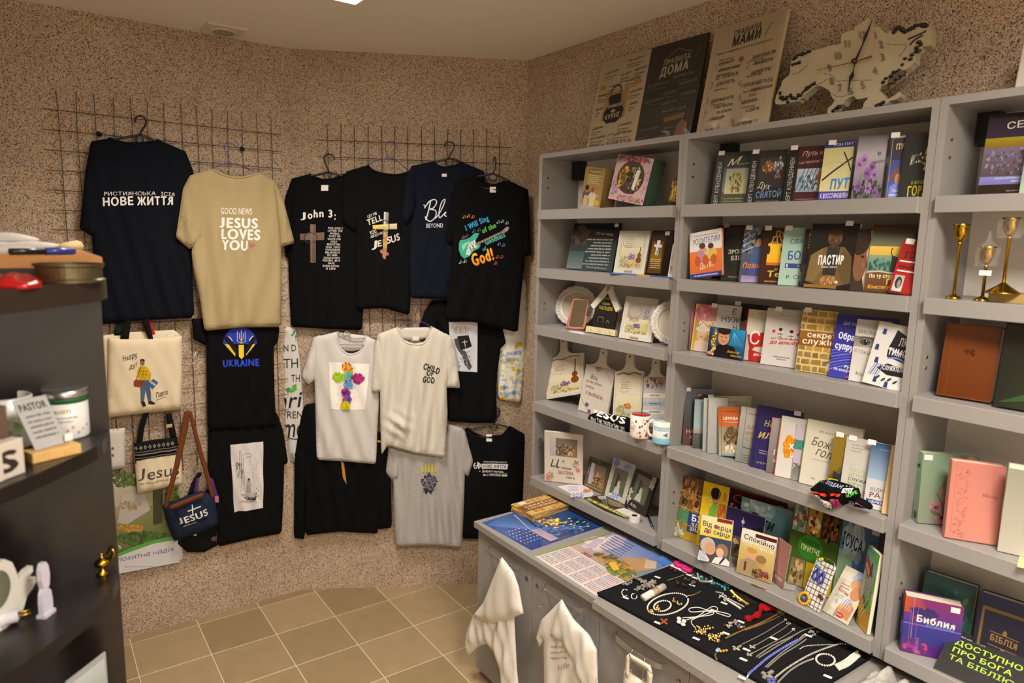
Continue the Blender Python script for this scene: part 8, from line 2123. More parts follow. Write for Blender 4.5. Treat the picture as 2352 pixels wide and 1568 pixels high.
# --- jewellery
FJ = F_TOP(JZ)
def j6(x, y): return (1360+.19007*x,1270+.19007*y)
def j7(x, y): return (1640+.17007*x,1320+.17007*y)
def jp(p, h): return FJ.pt(*FJ.uv(p[0], p[1], h), h)
M_SILV = mat('silver', '#cfcac0',0.4,.75, var=.2); M_GOLDJ = mat('gold', '#c8a45c',0.38,.8, var=.2); M_PEARL = mat('pearl', '#dcd4c4',0.18, coat=.5); M_CRYST = mat('crystal', '#c8c4b8',0.08,.6, var=.4, scale=500); M_BRONZ = mat('bronze_chain', '#5a4420',.35,.9)
M_TURQ = mat('turquoise', '#3f98a0',.3); M_BLUEC = mat('blue_crystal', '#6a78c8',.1,.4, var=.4, scale=400); M_REDV = fabric('red_velvet', '#8f1218'); M_REDC = mat('red_crystal', '#7a0f18',.1,.3)
def jewel(name, label, cat, parts, tag=None):
    pts0 = parts[0][1]; c = jp(pts0[0],0)
    T = thing(name, c, label, cat, 'jewellery on the black board')
    for q in parts:
        kind, pts, rr, m = q[0], q[1], q[2], q[3]
        nm = q[4] if len(q) > 4 else {'beads': 'beads', 'chain': 'chain', 'cord': 'cord', 'cross': 'cross_pendant', 'drop': 'drop', 'bar': 'bar', 'cluster': 'crystals'}[kind]
        b = MB()
        P = [jp(p, max(.0015, rr)) for p in pts]
        if kind in ('chain', 'cord'):
            C = curve_pts(P,8) if len(P) > 2 else [P[0].lerp(P[1], i/14) for i in range(15)]
            if kind == 'chain':
                out = []
                for i in range(len(C)-1):
                    out += [C[i], C[i].lerp(C[i+1],.5)]
                C = out+[C[-1]]
                b.tube(C,[rr*(1.15 if i % 2 else .7) for i in range(len(C))],5)
            else: b.tube(C, rr,6)
        elif kind == 'beads':
            C = curve_pts(P,10) if len(P) > 2 else [P[0].lerp(P[1], i/30) for i in range(31)]
            acc = 0; last = C[0]; b.ball(last, rr,7)
            for i in range(1, len(C)):
                while (C[i]-last).length > rr*2.05:
                    last = last + (C[i]-last).normalized()*rr*2.05; b.ball(last, rr,7)
        elif kind == 'cross':
            f2 = Frame(P[0],(P[1]-P[0]), Z.cross(P[1]-P[0]), Z); L = (P[1]-P[0]).length
            b.bbox(f2,0, L,-rr*.9, rr*.9,-rr*.5, rr*.8, rr*.3); b.bbox(f2, L*.28, L*.28+rr*1.8,-L*.34, L*.34,-rr*.5, rr*.8, rr*.3)
        elif kind == 'drop':
            for p in P: b.ball(p, rr,8,(1,1,.6))
        elif kind == 'cluster':
            r_ = random.Random(len(pts)*7+int(pts[0][0]))
            for p in P:
                for k in range(7):
                    b.ball(p+Vector((r_.uniform(-1,1)*rr*1.6, r_.uniform(-1,1)*rr*1.6, r_.uniform(0,.6)*rr)), rr*r_.uniform(.4,.75),5)
        o = b.obj(nm, m, T, smooth=kind in ('beads', 'cord', 'drop'))
        if kind in ('beads', 'cluster'): o['kind'] = 'stuff'
    if tag:
        for p in (tag if isinstance(tag[0],(tuple, list)) else [tag]):
            a = jp(p,.001); b = MB(); u_ = Vector((.25,-1,0)).normalized(); v_ = Vector((1,.25,0)).normalized(); b.box(a-u_*.011-v_*.005, u_*.022, v_*.010, Z*.001); b.obj('price_tag', M_TAGP, T)
    return T
def ell(cx, cy, rx, ry, f, n=14, a0=0, a1=360, rot=-12):
    R0 = math.radians(rot); o = []
    for i in range(n+1):
        a = math.radians(a0+(a1-a0)*i/n); x, y = rx*math.cos(a), ry*math.sin(a)
        o.append(f(cx+x*math.cos(R0)-y*math.sin(R0), cy+x*math.sin(R0)+y*math.cos(R0)))
    return o
T = thing('hair_bow_card', jp(j6(1050,150),0), 'white card with two magenta hair bows', 'hair bows')
b = MB(); b.prism(FJ,[FJ.uv(*j6(*p)) for p in ((940,155),(1078,68),(1265,152),(1135,248))],.001,.003); b.obj('card', solid('#d8d2cc',.5), T)
for p in ((1050,135),(1142,188)):
    c = jp(j6(*p),.009); b = MB(); V, F = tube([c+Vector((.011*math.cos(a*.5236),.017*math.sin(a*.5236),0)) for a in range(12)],.008,8, True); b.add(V, F); b.obj('bow', mat('magenta_plush', '#c0126a',.7), T, smooth=True)
jewel('earrings', 'pair of dark red drop earrings beside the hair bow card', 'earrings',[('drop',[j6(958,185), j6(1003,212)],.006, M_REDC)])
jewel('bracelet', 'chunky crystal chain bracelet at the left end of the board', 'bracelet',[('cluster',[j6(400,378), j6(430,360), j6(460,330), j6(490,290), j6(530,285), j6(560,310), j6(590,335), j6(630,345), j6(660,370), j6(700,390)],.0065, M_CRYST),('cluster',[j6(720,340), j6(735,370), j6(710,360), j6(690,385), j6(740,400)],.006, M_CRYST, 'star')], tag=j6(790,292))
jewel('brooch', 'crystal wing brooch beside the chunky bracelet', 'brooch',[('cluster',[j6(530,440), j6(560,425), j6(600,410), j6(640,400), j6(670,410), j6(620,435)],.0055, M_CRYST)])
T = thing('scroll_pendant', jp(j6(620,540),0), 'white rolled tube wrapped in a gold chain', 'roll')
b = MB(); b.tube([jp(j6(620,540),.012), jp(j6(865,405),.012)],.0125,14); b.obj('tube', solid('#d0ccc4',.5), T, smooth=True)
for k in range(5):
    c = jp(j6(725+14*k,482-7*k),.012); ax = (jp(j6(865,405),.012)-jp(j6(620,540),.012)).normalized(); e = ax.cross(Z)
    b = MB(); b.tube([c+(e*math.cos(a*.524)+Z*math.sin(a*.524))*.0138 for a in range(12)],.0013,5, True); b.obj('gold_chain', M_GOLDJ, T)
jewel('earrings', 'pair of silver hoop earrings with a tag', 'earrings',[('chain', ell(398,478,38,42, j6,8,60,330),.0018, M_SILV, 'hoop'),('chain', ell(508,520,34,34, j6,8,0,300),.0018, M_SILV, 'hoop')], tag=j6(405,540))
jewel('necklace', 'pearl necklace with a gold flower clasp laid in a loop', 'necklace',[('beads', ell(915,615,252,120, j6,26,0,352,-14),.0033, M_PEARL),('chain',[j6(1150,515), j6(1230,500), j6(1312,460)],.0016, M_GOLDJ),('cluster',[j6(702,705), j6(690,690), j6(715,712)],.005, M_GOLDJ, 'flower')])
jewel('bracelet', 'pearl bracelet with a gold flower inside the pearl necklace', 'bracelet',[('beads', ell(850,638,105,62, j6,16,0,350),.0034, M_PEARL),('cluster',[j6(782,672), j6(795,660)],.006, M_GOLDJ, 'flower')])
jewel('earrings', 'pair of pale gold flower earrings beside the pearl bracelet', 'earrings',[('cluster',[j6(990,576)],.006, M_GOLDJ, 'flower'),('cluster',[j6(1055,613)],.006, M_GOLDJ, 'flower')])
jewel('bracelet', 'silver bracelet with a large turquoise stone', 'bracelet',[('chain',[j6(1275,245), j6(1300,330), j6(1380,345), j6(1455,335), j6(1440,280)],.004, M_SILV),('drop',[j6(1320,285)],.0075, M_TURQ, 'turquoise_stone'),('drop',[j6(1378,318), j6(1382,300)],.004, M_TURQ, 'small_stone')], tag=j6(1243,300))
jewel('necklace', 'turquoise bead cross necklace by the shelf lip', 'necklace',[('beads',[j6(1445,365), j6(1490,360), j6(1540,378), j6(1580,400)],.005, M_TURQ),('beads',[j6(1600,390), j6(1605,450)],.005, M_TURQ, 'cross'),('beads',[j6(1570,405), j6(1645,415)],.005, M_TURQ, 'cross')], tag=j6(1640,378))
jewel('earrings', 'dark bronze star earrings near the turquoise bracelet', 'earrings',[('cluster',[j6(1020,375), j6(1110,395), j6(1040,355)],.006, M_BRONZ, 'star'),('cluster',[j6(1150,325), j6(1220,360), j6(1240,350)],.007, mat('pewter', '#6a6452',.35,.9), 'star'),('chain',[j6(905,330), j6(1000,300), j6(1110,262)],.0012, M_SILV)], tag=[j6(1210,388), j6(1170,265)])
jewel('bracelet', 'bundle of silver curb chain bracelets', 'bracelet',[('chain',[j6(1490,465), j6(1545,478), j6(1595,488)],.003, M_SILV),('cluster',[j6(1570,540), j6(1590,520), j6(1600,560)],.006, M_SILV, 'charm'),('chain',[j6(1610,555), j6(1700,610), j6(1800,675)],.0045, M_SILV),('chain',[j6(1640,545), j6(1740,600), j6(1840,650)],.0030, M_SILV)], tag=j6(1595,605))
jewel('bracelet', 'bundle of gold chain bracelets near the shelf lip', 'bracelet',[('chain',[j6(1680,455), j6(1740,520), j6(1820,580), j6(1890,620)],.0055, M_GOLDJ),('chain',[j6(1675,450), j6(1780,490), j6(1900,540)],.002, M_GOLDJ),('cluster',[j6(1740,540), j6(1780,560), j6(1850,610)],.006, M_GOLDJ, 'charm')])
jewel('necklace', 'white waxed cord necklace with a white butterfly pendant', 'necklace',[('cord',[j6(1090,780), j6(1260,770), j6(1440,745), j6(1465,715), j6(1380,700), j6(1200,710), j6(1175,670), j6(1280,655), j6(1400,690), j6(1500,700), j6(1660,740), j6(1640,765), j6(1500,720)],.0016, solid('#d4d0c8',.5)),('cord',[j6(1140,805), j6(1280,760), j6(1440,650), j6(1510,660), j6(1500,700), j6(1420,720), j6(1220,800), j6(1205,850), j6(1250,905)],.0016, solid('#d4d0c8',.5)),('drop',[j6(1050,790), j6(1050,830), j6(1100,860), j6(1110,820)],.0085, solid('#d8d4ce',.4), 'butterfly')], tag=j6(1470,695))
jewel('pendant', 'small brown starfish pendant with a tag', 'pendant',[('bar',[j6(830,800), j6(905,855)],.004, M_BRONZ)] if False else [('cord',[j6(835,798), j6(866,828), j6(905,858)],.004, solid('#8a4420',.5), 'arm'),('cord',[j6(905,800), j6(866,828), j6(835,850)],.004, solid('#8a4420',.5), 'arm'),('cord',[j6(905,830), j6(1020,800), j6(1200,640), j6(1400,470)],.0012, solid('#0e0d0d',.6))], tag=j6(790,842))
jewel('earrings', 'pair of gold star cluster earrings in the front of the board', 'earrings',[('cluster',[j6(1265,950), j6(1280,910), j6(1320,940), j6(1350,970), j6(1370,920), j6(1430,900), j6(1310,970)],.0055, M_GOLDJ, 'star'),('cluster',[j6(1430,1010), j6(1470,1000), j6(1440,1050), j6(1500,1060), j6(1520,1010), j6(1570,985), j6(1460,1030)],.0055, M_GOLDJ, 'star')], tag=[j6(1257,1033), j6(1618,970)])
jewel('earrings', 'pair of red crystal earrings with silver flowers', 'earrings',[('drop',[j6(1603,868), j6(1770,905), j6(1655,835)],.006, M_REDC),('cluster',[j6(1640,880), j6(1690,860), j6(1720,830), j6(1800,890)],.006, M_CRYST)], tag=j6(1798,830))
T = thing('velvet_ribbon', jp(j7(430,610),0), 'twisted red velvet ribbon bracelet by the shelf lip', 'ribbon')
b = MB(); C = curve_pts([jp(j7(*p),.010) for p in ((430,600),(520,570),(600,530),(640,440),(680,410),(700,470),(760,440),(850,470))],5); b.tube(C,[.009+.003*math.sin(i*.9) for i in range(len(C))],8); b.obj('ribbon', M_REDV, T, smooth=True)
b = MB(); b.tube([jp(j7(850,470),.008), jp(j7(920,490),.008)],.003,6); b.obj('clasp', M_SILV, T)
jewel('necklace', 'flat gold chain stretched across the board', 'necklace',[('chain',[j7(155,855), j7(400,740), j7(650,640), j7(870,520)],.0026, M_GOLDJ),('chain',[j7(420,745), j7(660,660), j7(910,545)],.0018, M_GOLDJ)], tag=j7(905,512))
jewel('earrings', 'amber and blue crystal drop earring with gold tassel', 'earrings',[('drop',[j7(45,1020), j7(60,1005)],.007, mat('pale_blue_stone', '#8aa4b8',.2), 'stone'),('beads',[j7(90,1030), j7(190,1015)],.0048, mat('amber', '#c08a1c',.2)),('cord',[j7(30,1050), j7(15,1090), j7(40,1140)],.0022, M_GOLDJ, 'tassel')])
for i,(cr, ch, lab, tg) in enumerate((([(265,1010),(365,955)],[(370,940),(650,800),(880,660),(965,610)], 'silver cross pendant on a long chain, first of the three in a row', j7(440,1010)),([(490,985),(565,945)],[(570,945),(800,810),(960,710),(1010,660)], 'small silver cross pendant on a chain, second of the three in a row', j7(808,858)),([(452,1088),(520,1055)],[(520,1055),(800,910),(960,820),(1075,740)], 'small silver cross pendant on a chain, third of the three in a row', j7(398,1142)))):
    jewel('necklace', lab, 'necklace',[('cross',[j7(*cr[0]), j7(*cr[1])],.0032-.0006*(i > 0), M_SILV),('chain',[j7(*p) for p in ch],.0013, M_SILV),('cluster',[j7(*ch[-1])],.0035, M_SILV, 'clasp')], tag=tg)
jewel('necklace', 'doubled flat silver chain beside the blue crystal bracelet', 'necklace',[('chain',[j7(570,1105), j7(800,950), j7(1050,830), j7(1220,740), j7(1360,705)],.0020, M_SILV),('chain',[j7(600,1120), j7(830,975), j7(1060,835)],.0020, M_SILV)])
jewel('bracelet', 'sparkling blue crystal bracelet laid straight', 'bracelet',[('beads',[j7(470,1335), j7(640,1190), j7(760,1095), j7(960,970), j7(1150,865)],.0046, M_BLUEC),('chain',[j7(1150,865), j7(1220,800)],.0018, M_SILV),('chain',[j7(470,1335), j7(445,1385)],.0018, M_SILV)], tag=[j7(380,1388), j7(1275,820)])
jewel('necklace', 'doubled silver snake chain beside the blue bracelet', 'necklace',[('chain',[j7(690,1245), j7(900,1060), j7(1130,900), j7(1240,820)],.0019, M_SILV),('chain',[j7(720,1250), j7(920,1080), j7(1130,950), j7(1250,865)],.0019, M_SILV),('cluster',[j7(1330,790), j7(1345,770)],.006, M_CRYST)])
jewel('necklace', 'thin bronze chain running under the pearl ring', 'necklace',[('chain',[j7(800,1285), j7(1050,1140), j7(1300,990), j7(1410,915)],.0014, M_BRONZ)])
jewel('necklace', 'long silver bead strand ending at a crystal cross', 'necklace',[('beads',[j7(830,1380), j7(1000,1250), j7(1250,1100), j7(1480,1000), j7(1700,930), j7(1790,935)],.0036, M_CRYST),('beads',[j7(1160,1000), j7(1240,960), j7(1450,945), j7(1650,940)],.0022, M_SILV, 'extension_chain'),('cross',[j7(670,1390), j7(790,1300)],.0055, M_CRYST)], tag=j7(1778,892))
jewel('pendant', 'blue crystal cross pendant at the front of the board', 'pendant',[('cross',[j7(740,1470), j7(830,1400)],.0045, M_BLUEC)])
jewel('necklace', 'silver rope chain in front of the bead strand', 'necklace',[('chain',[j7(860,1450), j7(1030,1290), j7(1200,1185), j7(1345,1130)],.0026, M_SILV)])
jewel('bracelet', 'round white bead bracelet near the right end of the board', 'bracelet',[('beads', ell(1505,1145,128,78, j7,18,0,352,8),.0034, M_PEARL),('chain',[j7(1570,1070), j7(1620,1020), j7(1790,970)],.0018, M_BRONZ)])
jewel('bracelet', 'wide bracelet of many rice pearls at the right end of the board', 'bracelet',[('beads',[j7(1640+70*k*.18,1215+k*16), j7(1760+k*12,1165+k*18-10), j7(1850+k*12,1085+k*18), j7(1940+k*10,1025+k*14)],.0032, M_PEARL, 'pearl_strand') for k in range(5)], tag=j7(1535,1372))

# ------------------------------------------------------------------ earring card, headband, bead strip on the bookcase
fr, w, h = card_pose(R5,(1884.8,1271),(1918,1298),(1881,1406),(1838,1381))
T = thing('earring_card', fr.pt(w/2,0,0), 'white wire display card with colourful earrings on the bottom middle shelf', 'earring display')
b = MB(); b.fbox(fr,0, w,0, h*.93,-.002,0); b.obj('panel', solid('#c8c4c0',.5), T)
for k in range(9): 
    b = MB(); b.tube([fr.pt(0, h*(.06+.1*k),.002), fr.pt(w, h*(.06+.1*k),.002)],.0009,4); b.obj('wire', M_STEEL, T)
for k in range(5):
    b = MB(); b.tube([fr.pt(w*(.1+.2*k),0,.002), fr.pt(w*(.1+.2*k), h*.93,.002)],.0009,4); b.obj('wire', M_STEEL, T)
b = MB(); b.tube(curve_pts([fr.pt(0, h*.9,0), fr.pt(w*.3, h*1.0,0), fr.pt(w*.8, h*1.0,0), fr.pt(w, h*.88,0)],5),.0012,5); b.obj('hoop', M_STEEL, T)
c = fr.pt(w*.18, h*.1,.006)
b = MB()
for k in range(14):
    a = k*.4488; p = c+(fr.u*math.cos(a)+fr.v*math.sin(a))*.017; b.ball(p,.0055,6)
b.obj('sunflower_petals', solid('#c89a14',.5), T, smooth=True)
b = MB(); b.ball(c+fr.n*.003,.010,8); b.obj('sunflower_heart', solid('#4a4a6a',.4), T, smooth=True)
for (x, y, col, r_) in ((.22,.93, '#d8b02a',.006),(.3,.96, '#d8b02a',.006),(.18,.84, '#8ab8c0',.006),(.3,.82, '#8ab8c0',.006),(.6,.86, '#b8963c',.005),(.82,.3, '#5a1518',.006),(.95,.27, '#5a1518',.006),(.55,.5, '#8a2a3a',.003)):
    b = MB(); b.ball(fr.pt(w*x, h*y,.006), r_,7); b.obj('stud', solid(col,.25), T, smooth=True)
for (x, y) in ((.3,.62),(.58,.6)):
    b = MB(); b.tube(curve_pts([fr.pt(w*x, h*y+.022,.005), fr.pt(w*x-.009, h*y,.006), fr.pt(w*x, h*y-.016,.006), fr.pt(w*x+.009, h*y,.006), fr.pt(w*x+.001, h*y+.022,.005)],4),.0032,6); b.obj('blue_hoop', solid('#23308a',.3), T, smooth=True)
# headband scarf
fh = Frame(F_SHELF.pt(0, R4,.024),-Y, Z,-X)
S7 = .2296
def k7(x, y): return (1540+S7*x,860+S7*y)
T = thing('headband', fh.pt(fh.uv(*k7(1650,1250))[0], R4-.06,0), 'knotted black headband with neon lettering hanging over the fourth shelf', 'headband')
cl = Cloth(fh,[k7(*p) for p in ((1345,1160),(1440,1080),(1560,1068),(1700,1110),(1830,1160),(1850,1240),(1800,1280),(1700,1320),(1580,1355),(1530,1370),(1470,1310),(1390,1230))],.0,.03,.006,.03,3, sub=.008, rnd=.014)
cl.mesh('band', M_BLACK, T)
kn = Cloth(fh,[k7(*p) for p in ((1740,1270),(1850,1240),(1960,1300),(1985,1340),(1970,1365),(1880,1350),(1790,1330))],.004,.022,.004,.02,4, sub=.008, rnd=.012); kn.mesh('knot', M_BLACK, T)
cv = Cv(flip=True)
cv.poly([k7(*p) for p in ((1385,1190),(1400,1180),(1600,1290),(1570,1360),(1470,1290))], '#c8c4c0'); cv.text('GLORY OF YOU', k7(1405,1225), k7(1570,1350),9, '#1a1818',.03)
cv.poly([k7(*p) for p in ((1400,1165),(1580,1200),(1560,1225),(1410,1180))], '#c8301c'); cv.poly([k7(*p) for p in ((1600,1190),(1700,1195),(1690,1220),(1600,1215))], '#c8301c'); cv.poly([k7(*p) for p in ((1590,1250),(1680,1245),(1675,1335),(1585,1350))], '#b8406a'); cv.text('WORD', k7(1592,1340), k7(1676,1325),17, '#1a1216',.02)
cv.text('STREAM', k7(1520,1100), k7(1690,1150),7, '#8aa8c8',.03); cv.poly([k7(*p) for p in ((1705,1145),(1790,1150),(1785,1195),(1700,1185))], '#c8c8c8'); cv.text('DO', k7(1712,1185), k7(1780,1190),7, '#1a1a1a',.04); cv.text('HOPE', k7(1750,1240), k7(1838,1200),8, '#5ac83a',.04)
for k in range(12): cv.line([k7(1350+9*k,1160-7*k), k7(1356+9*k,1150-7*k)],2, '#6ac83a' if k % 3 else '#b84a9a')
for k in range(14): cv.line([k7(1440+28*k,1075+5*k), k7(1452+28*k,1082+5*k)],2,['#c84a8a', '#6ac83a', '#7a4ab8'][k % 3])
cv.build('lettering', on_cloth(cl), M_INK, T)
cv = Cv(flip=True); cv.text('YOU', k7(1750,1310), k7(1800,1300),8, '#8a4ab8',.04); cv.text('LA', k7(1800,1320), k7(1830,1310),8, '#8ac83a',.04)
for k in range(8): cv.ell(*k7(1850+14*k,1290+8*k),1.6,1.6, '#a85a9a',6)
cv.build('knot_lettering', on_cloth(kn), M_INK, T)
fr5 = F_TOP(R5)
T = thing('bead_strip', fr5.pt(*fr5.uv(1740,1345)), 'thin gold bead strip lying on the bottom middle shelf edge', 'bead strip')
b = MB()
for k in range(16):
    t_ = k/15; b.ball(fr5.pt(*fr5.uv(1727+31*t_,1339+13*t_,.003),.003),.0026,6)
b.obj('beads', M_GOLDJ, T, smooth=True)['kind'] = 'stuff'

# ------------------------------------------------------------------ S-hooks and bags on the cabinet handles
def shook(px, label, c=.042, flip=False):
    u0, v0 = F_DOOR.uv(*px, c)
    s_ = -1 if flip else 1
    P = [(-.006*s_,-.006,.020),(-.006*s_,.006,.030),(0,.013,.038),(.003*s_,.004,.046),(.004*s_,-.012,.048),(.002*s_,-.03,.048),(0,-.046,.048),(.006*s_,-.056,.050),(.013*s_,-.053,.054),(.014*s_,-.044,.056)]
    b = MB(); b.tube(curve_pts([F_DOOR.pt(u0+a,.642+z_, n_) for a, z_, n_ in P],4),.0016,6)
    return b.obj('s_hook', M_STEEL, smooth=True, label=label, cat='hook', group='steel s-hooks on the cabinet handles')
shook((1147,1276), 'steel s-hook holding the white bag on the first cabinet handle'); shook((1251,1341), 'empty steel s-hook on the second cabinet handle', flip=True); shook((1296,1371), 'steel s-hook holding the white bag on the second cabinet handle')
shook((1452,1479), 'upper steel s-hook holding the paper bag handle'); shook((1481,1500), 'lower steel s-hook on the third cabinet handle')
M_PLW = mat('white_plastic_film', '#d8d2c8',0.45, var=.05, bump=.1, bscale=60, spec=.3)
T = thing('plastic_bag', F_DOOR.pt(F_DOOR.uv(1145,1500,.05)[0],.2,.05), 'white plastic bag hanging from the first cabinet handle', 'bag', 'white bags on the cabinet handles')
cl = Cloth(F_DOOR,[(1146,1284),(1130,1325),(1105,1385),(1082,1415),(1068,1450),(1062,1482),(1070,1508),(1090,1488),(1112,1480),(1130,1500),(1142,1540),(1152,1600),(1186,1600),(1180,1540),(1174,1425),(1180,1380),(1168,1320)],.052,.014,.005,.075,3, sub=.012, rnd=.02); cl.mesh('lower_folds', M_PLW, T)
cl = Cloth(F_DOOR,[(1145,1282),(1128,1325),(1104,1385),(1080,1416),(1124,1434),(1160,1426),(1194,1411),(1183,1350),(1171,1316)],.066,.016,.004,.09,5, sub=.012, rnd=.015, sm=0); cl.mesh('upper_fold', M_PLW, T)
T = thing('plastic_bag', F_DOOR.pt(F_DOOR.uv(1300,1540,.05)[0],.2,.05), 'white plastic bag with faint brown print hanging from the second cabinet handle', 'bag', 'white bags on the cabinet handles')
cl = Cloth(F_DOOR,[(1283,1380),(1258,1405),(1238,1425),(1226,1467),(1232,1488),(1243,1470),(1244,1535),(1245,1625),(1366,1625),(1365,1540),(1363,1495),(1345,1460),(1310,1425)],.052,.014,.005,.08,7, sub=.012, rnd=.02); cl.mesh('lower_folds', M_PLW, T)
cv = Cv(flip=True)
for k in range(3): cv.scrib(1266,1300,1482+13*k,5, '#b0988c', k)
cv.text('life',(1280,1540),(1312,1530),13, '#b59e92',0,.3); cv.build('faded_print', on_cloth(cl), M_INK, T)
cl = Cloth(F_DOOR,[(1283,1379),(1258,1462),(1290,1478),(1330,1568),(1345,1620),(1364,1560),(1362,1495),(1340,1455),(1308,1424)],.068,.014,.005,.08,9, sub=.012, rnd=.012, sm=0); cl.mesh('upper_fold', M_PLW, T)
T = thing('paper_bag', F_DOOR.pt(F_DOOR.uv(1450,1590,.05)[0],.3,.05), 'white paper bag with a flat handle hanging from the third cabinet handle', 'bag', 'white bags on the cabinet handles')
M_PAPB = mat('white_paper', '#cfc8b8',.7)
cl = Cloth(F_DOOR,[j6(330,1580), j6(345,1430), j6(540,1560), j6(720,1640), j6(720,1800), j6(330,1800)],.045,.02,.002,.08,3, sm=0); cl.mesh('body', M_PAPB, T)
for nm, P_ in (('handle_strap',[(395,1480),(410,1240),(450,1212),(462,1262),(440,1300),(432,1500)]),('handle_strap',[(440,1215),(690,1362),(720,1468),(668,1420),(462,1290)]),('handle_strap',[(720,1468),(706,1600),(652,1600),(668,1420)])):
    strap(F_DOOR,.056,[j6(*p) for p in P_], M_PAPB, T, nm,.003)

# ------------------------------------------------------------------ dark corner shelf unit at the left
M_WENGE = mat('dark_wenge_veneer', '#150e0b',0.32, var=.3, scale=16)
M_WENGE2 = mat('dark_wenge_edge', '#2a1e17',0.35, var=.2, scale=16)
PLAN = [(0.113,1.432),(.111,1.41),(.106,1.387),(.098,1.36),(.088,1.338),(.074,1.316),(.058,1.295),(.021,1.249),(-.013,1.209),(-.044,1.177),(-.12,1.09),(-.20,1.0),(-.27,.925),(-.31,.90),(-.33,.93),(-.33,1.432)]
ftop = lambda z: Frame((0,0, z), X, Y, Z)
DS = [1.868,1.585,1.307,1.03,.75,.47]
T = thing('corner_shelf',(-.1,1.3,0), 'dark wenge corner shelf unit with rounded shelves at the left edge', 'shelf unit')
b = MB(); b.box((-.33,1.432,0), X*.446, Y*.018, Z*(1.868)); b.obj('back_panel', M_WENGE, T)
b = MB(); b.box((-.348,.93,0), X*.018, Y*.52, Z*(1.84)); b.obj('side_panel', M_WENGE, T)
for i, z in enumerate(DS):
    P = PLAN if i else [(x+.012*(k < 13), y-.012*(k < 13)) for k,(x, y) in enumerate(PLAN)]
    b = MB(); b.prism(ftop(z), P,-.024 if i else -.034,0); b.obj('shelf', M_WENGE2 if not i else M_WENGE, T)
b = MB(); b.prism(ftop(.08), PLAN,-.08,0); b.obj('plinth', M_WENGE, T)
c = on_plane(143,694, Vector((0,1.432,0)), Y); b = MB(); b.lathe([(.008,0),(.008,.002),(.003,.003)], c,14,-Y); b.obj('cover_cap', mat('cap_brown', '#3a2a20',.4), T)
T = thing('cabinet',(-.25,1.75,0), 'dark cabinet with a light wooden top behind the corner shelf unit', 'cabinet')
b = MB(); b.box((-.9,1.453,0), X*1.012, Y*.6, Z*1.885); b.obj('body', M_WENGE, T)
fw = ftop(1.905); b = MB(); b.bbox(fw,-.9,.124,1.451,2.06,-.02,0,.002); b.obj('top_board', mat('beech_top', '#a8743a',.45, var=.12, scale=30), T)
ZW = 1.905
T = thing('paper_bundle',(-.12,1.75, ZW), 'loosely folded bundle of white papers on the wooden top', 'papers')
M_PW = mat('paper_white', '#b9b6b2',.7)
for k,(x0, x1, y0, y1, h_, bl_) in enumerate(((-.55,.06,1.62,1.92,.002,.007),(-.55,.075,1.66,1.95,.012,.008),(-.55,.04,1.70,1.94,.024,.010))):
    cl = Cloth(ftop(ZW),[(x0, y0),(x1-.02, y0),(x1,(y0+y1)/2),(x1-.03, y1),(x0, y1)], h_, bl_,.002,.12,3+k, sub=.02, rnd=.02, uv=True); cl.mesh('sheet', M_PW, T)
p0 = on_plane(24,587, Vector((0,0, ZW)), Z); p1 = on_plane(170,585, Vector((0,0, ZW)), Z); pm = p0.lerp(p1,.52)
T = thing('pen', p0, 'black and blue marker pen on the wooden top', 'pen')
b = MB(); b.tube([p0+Z*.007, pm+Z*.007],.006,10); b.obj('cap', solid('#14141a',.3), T, smooth=True)
b = MB(); b.tube([pm+Z*.007, p1+Z*.007],.0065,10); b.obj('barrel', solid('#23388a',.3), T, smooth=True)
T = thing('paintbrush', on_plane(150,578, Vector((0,0, ZW)), Z), 'wooden brush with pale bristles on the wooden top', 'brush')
a = on_plane(60,577, Vector((0,0, ZW)), Z); e = on_plane(135,576, Vector((0,0, ZW)), Z); g = on_plane(178,572, Vector((0,0, ZW)), Z)
b = MB(); b.tube([a+Z*.006, e+Z*.006],.005,8); b.obj('handle', solid('#7a5a34',.5), T, smooth=True)
b = MB(); b.tube([e+Z*.008, g+Z*.008],[.008,.014],8); b.obj('bristles', solid('#b8a078',.9), T, smooth=True)
# top shelf things
ZD = DS[0]
def at_shelf(px, z): 
    p = on_plane(*px, Vector((0,0, z)), Z); p.z = z; return p
c = at_shelf((168,640), ZD); c = Vector((.066,1.335, ZD))
T = thing('tin', c, 'round open metal tin on top of the corner shelf', 'tin')
b = MB(); R_ = .047; b.lathe([(R_+.004,0),(R_+.004,.004),(R_,.006),(R_,.024),(R_+.0035,.026),(R_+.0035,.030),(R_-.001,.030),(R_-.001,.003),(.002,.002)], c,40); b.obj('body', mat('tin_metal', '#6a6048',.35,.85, var=.2), T, smooth=False)
fz = ftop(ZD)
cl = Cloth(Frame(Vector((0,0, ZD+.001)), X, Y, Z),[(-60,642),(-40,628),(30,628),(80,628),(97,632),(94,640),(60,643),(0,643)],.001,.010,.003,.03,5, sub=.008, rnd=.01, sm=0)
T = thing('candy_packet', cl.fr.pt(cl.P[0][0], cl.P[0][1],0), 'shiny red candy packet beside the metal tin', 'packet'); cl.mesh('wrapper', mat('red_foil', '#a8161c',.2,.3, var=.25, scale=80), T)
p = at_shelf((40,652), ZD); T = thing('small_box', p, 'flat white box at the front of the corner shelf top', 'box')
b = MB(); u_ = Vector((.75,.6,0)).normalized(); v_ = Vector((-.6,.75,0)); q = at_shelf((78,652), ZD); b.box(q-u_*.16, u_*.16, v_*.03, Z*.012); b.obj('lid', solid('#c8c6b8',.6), T)
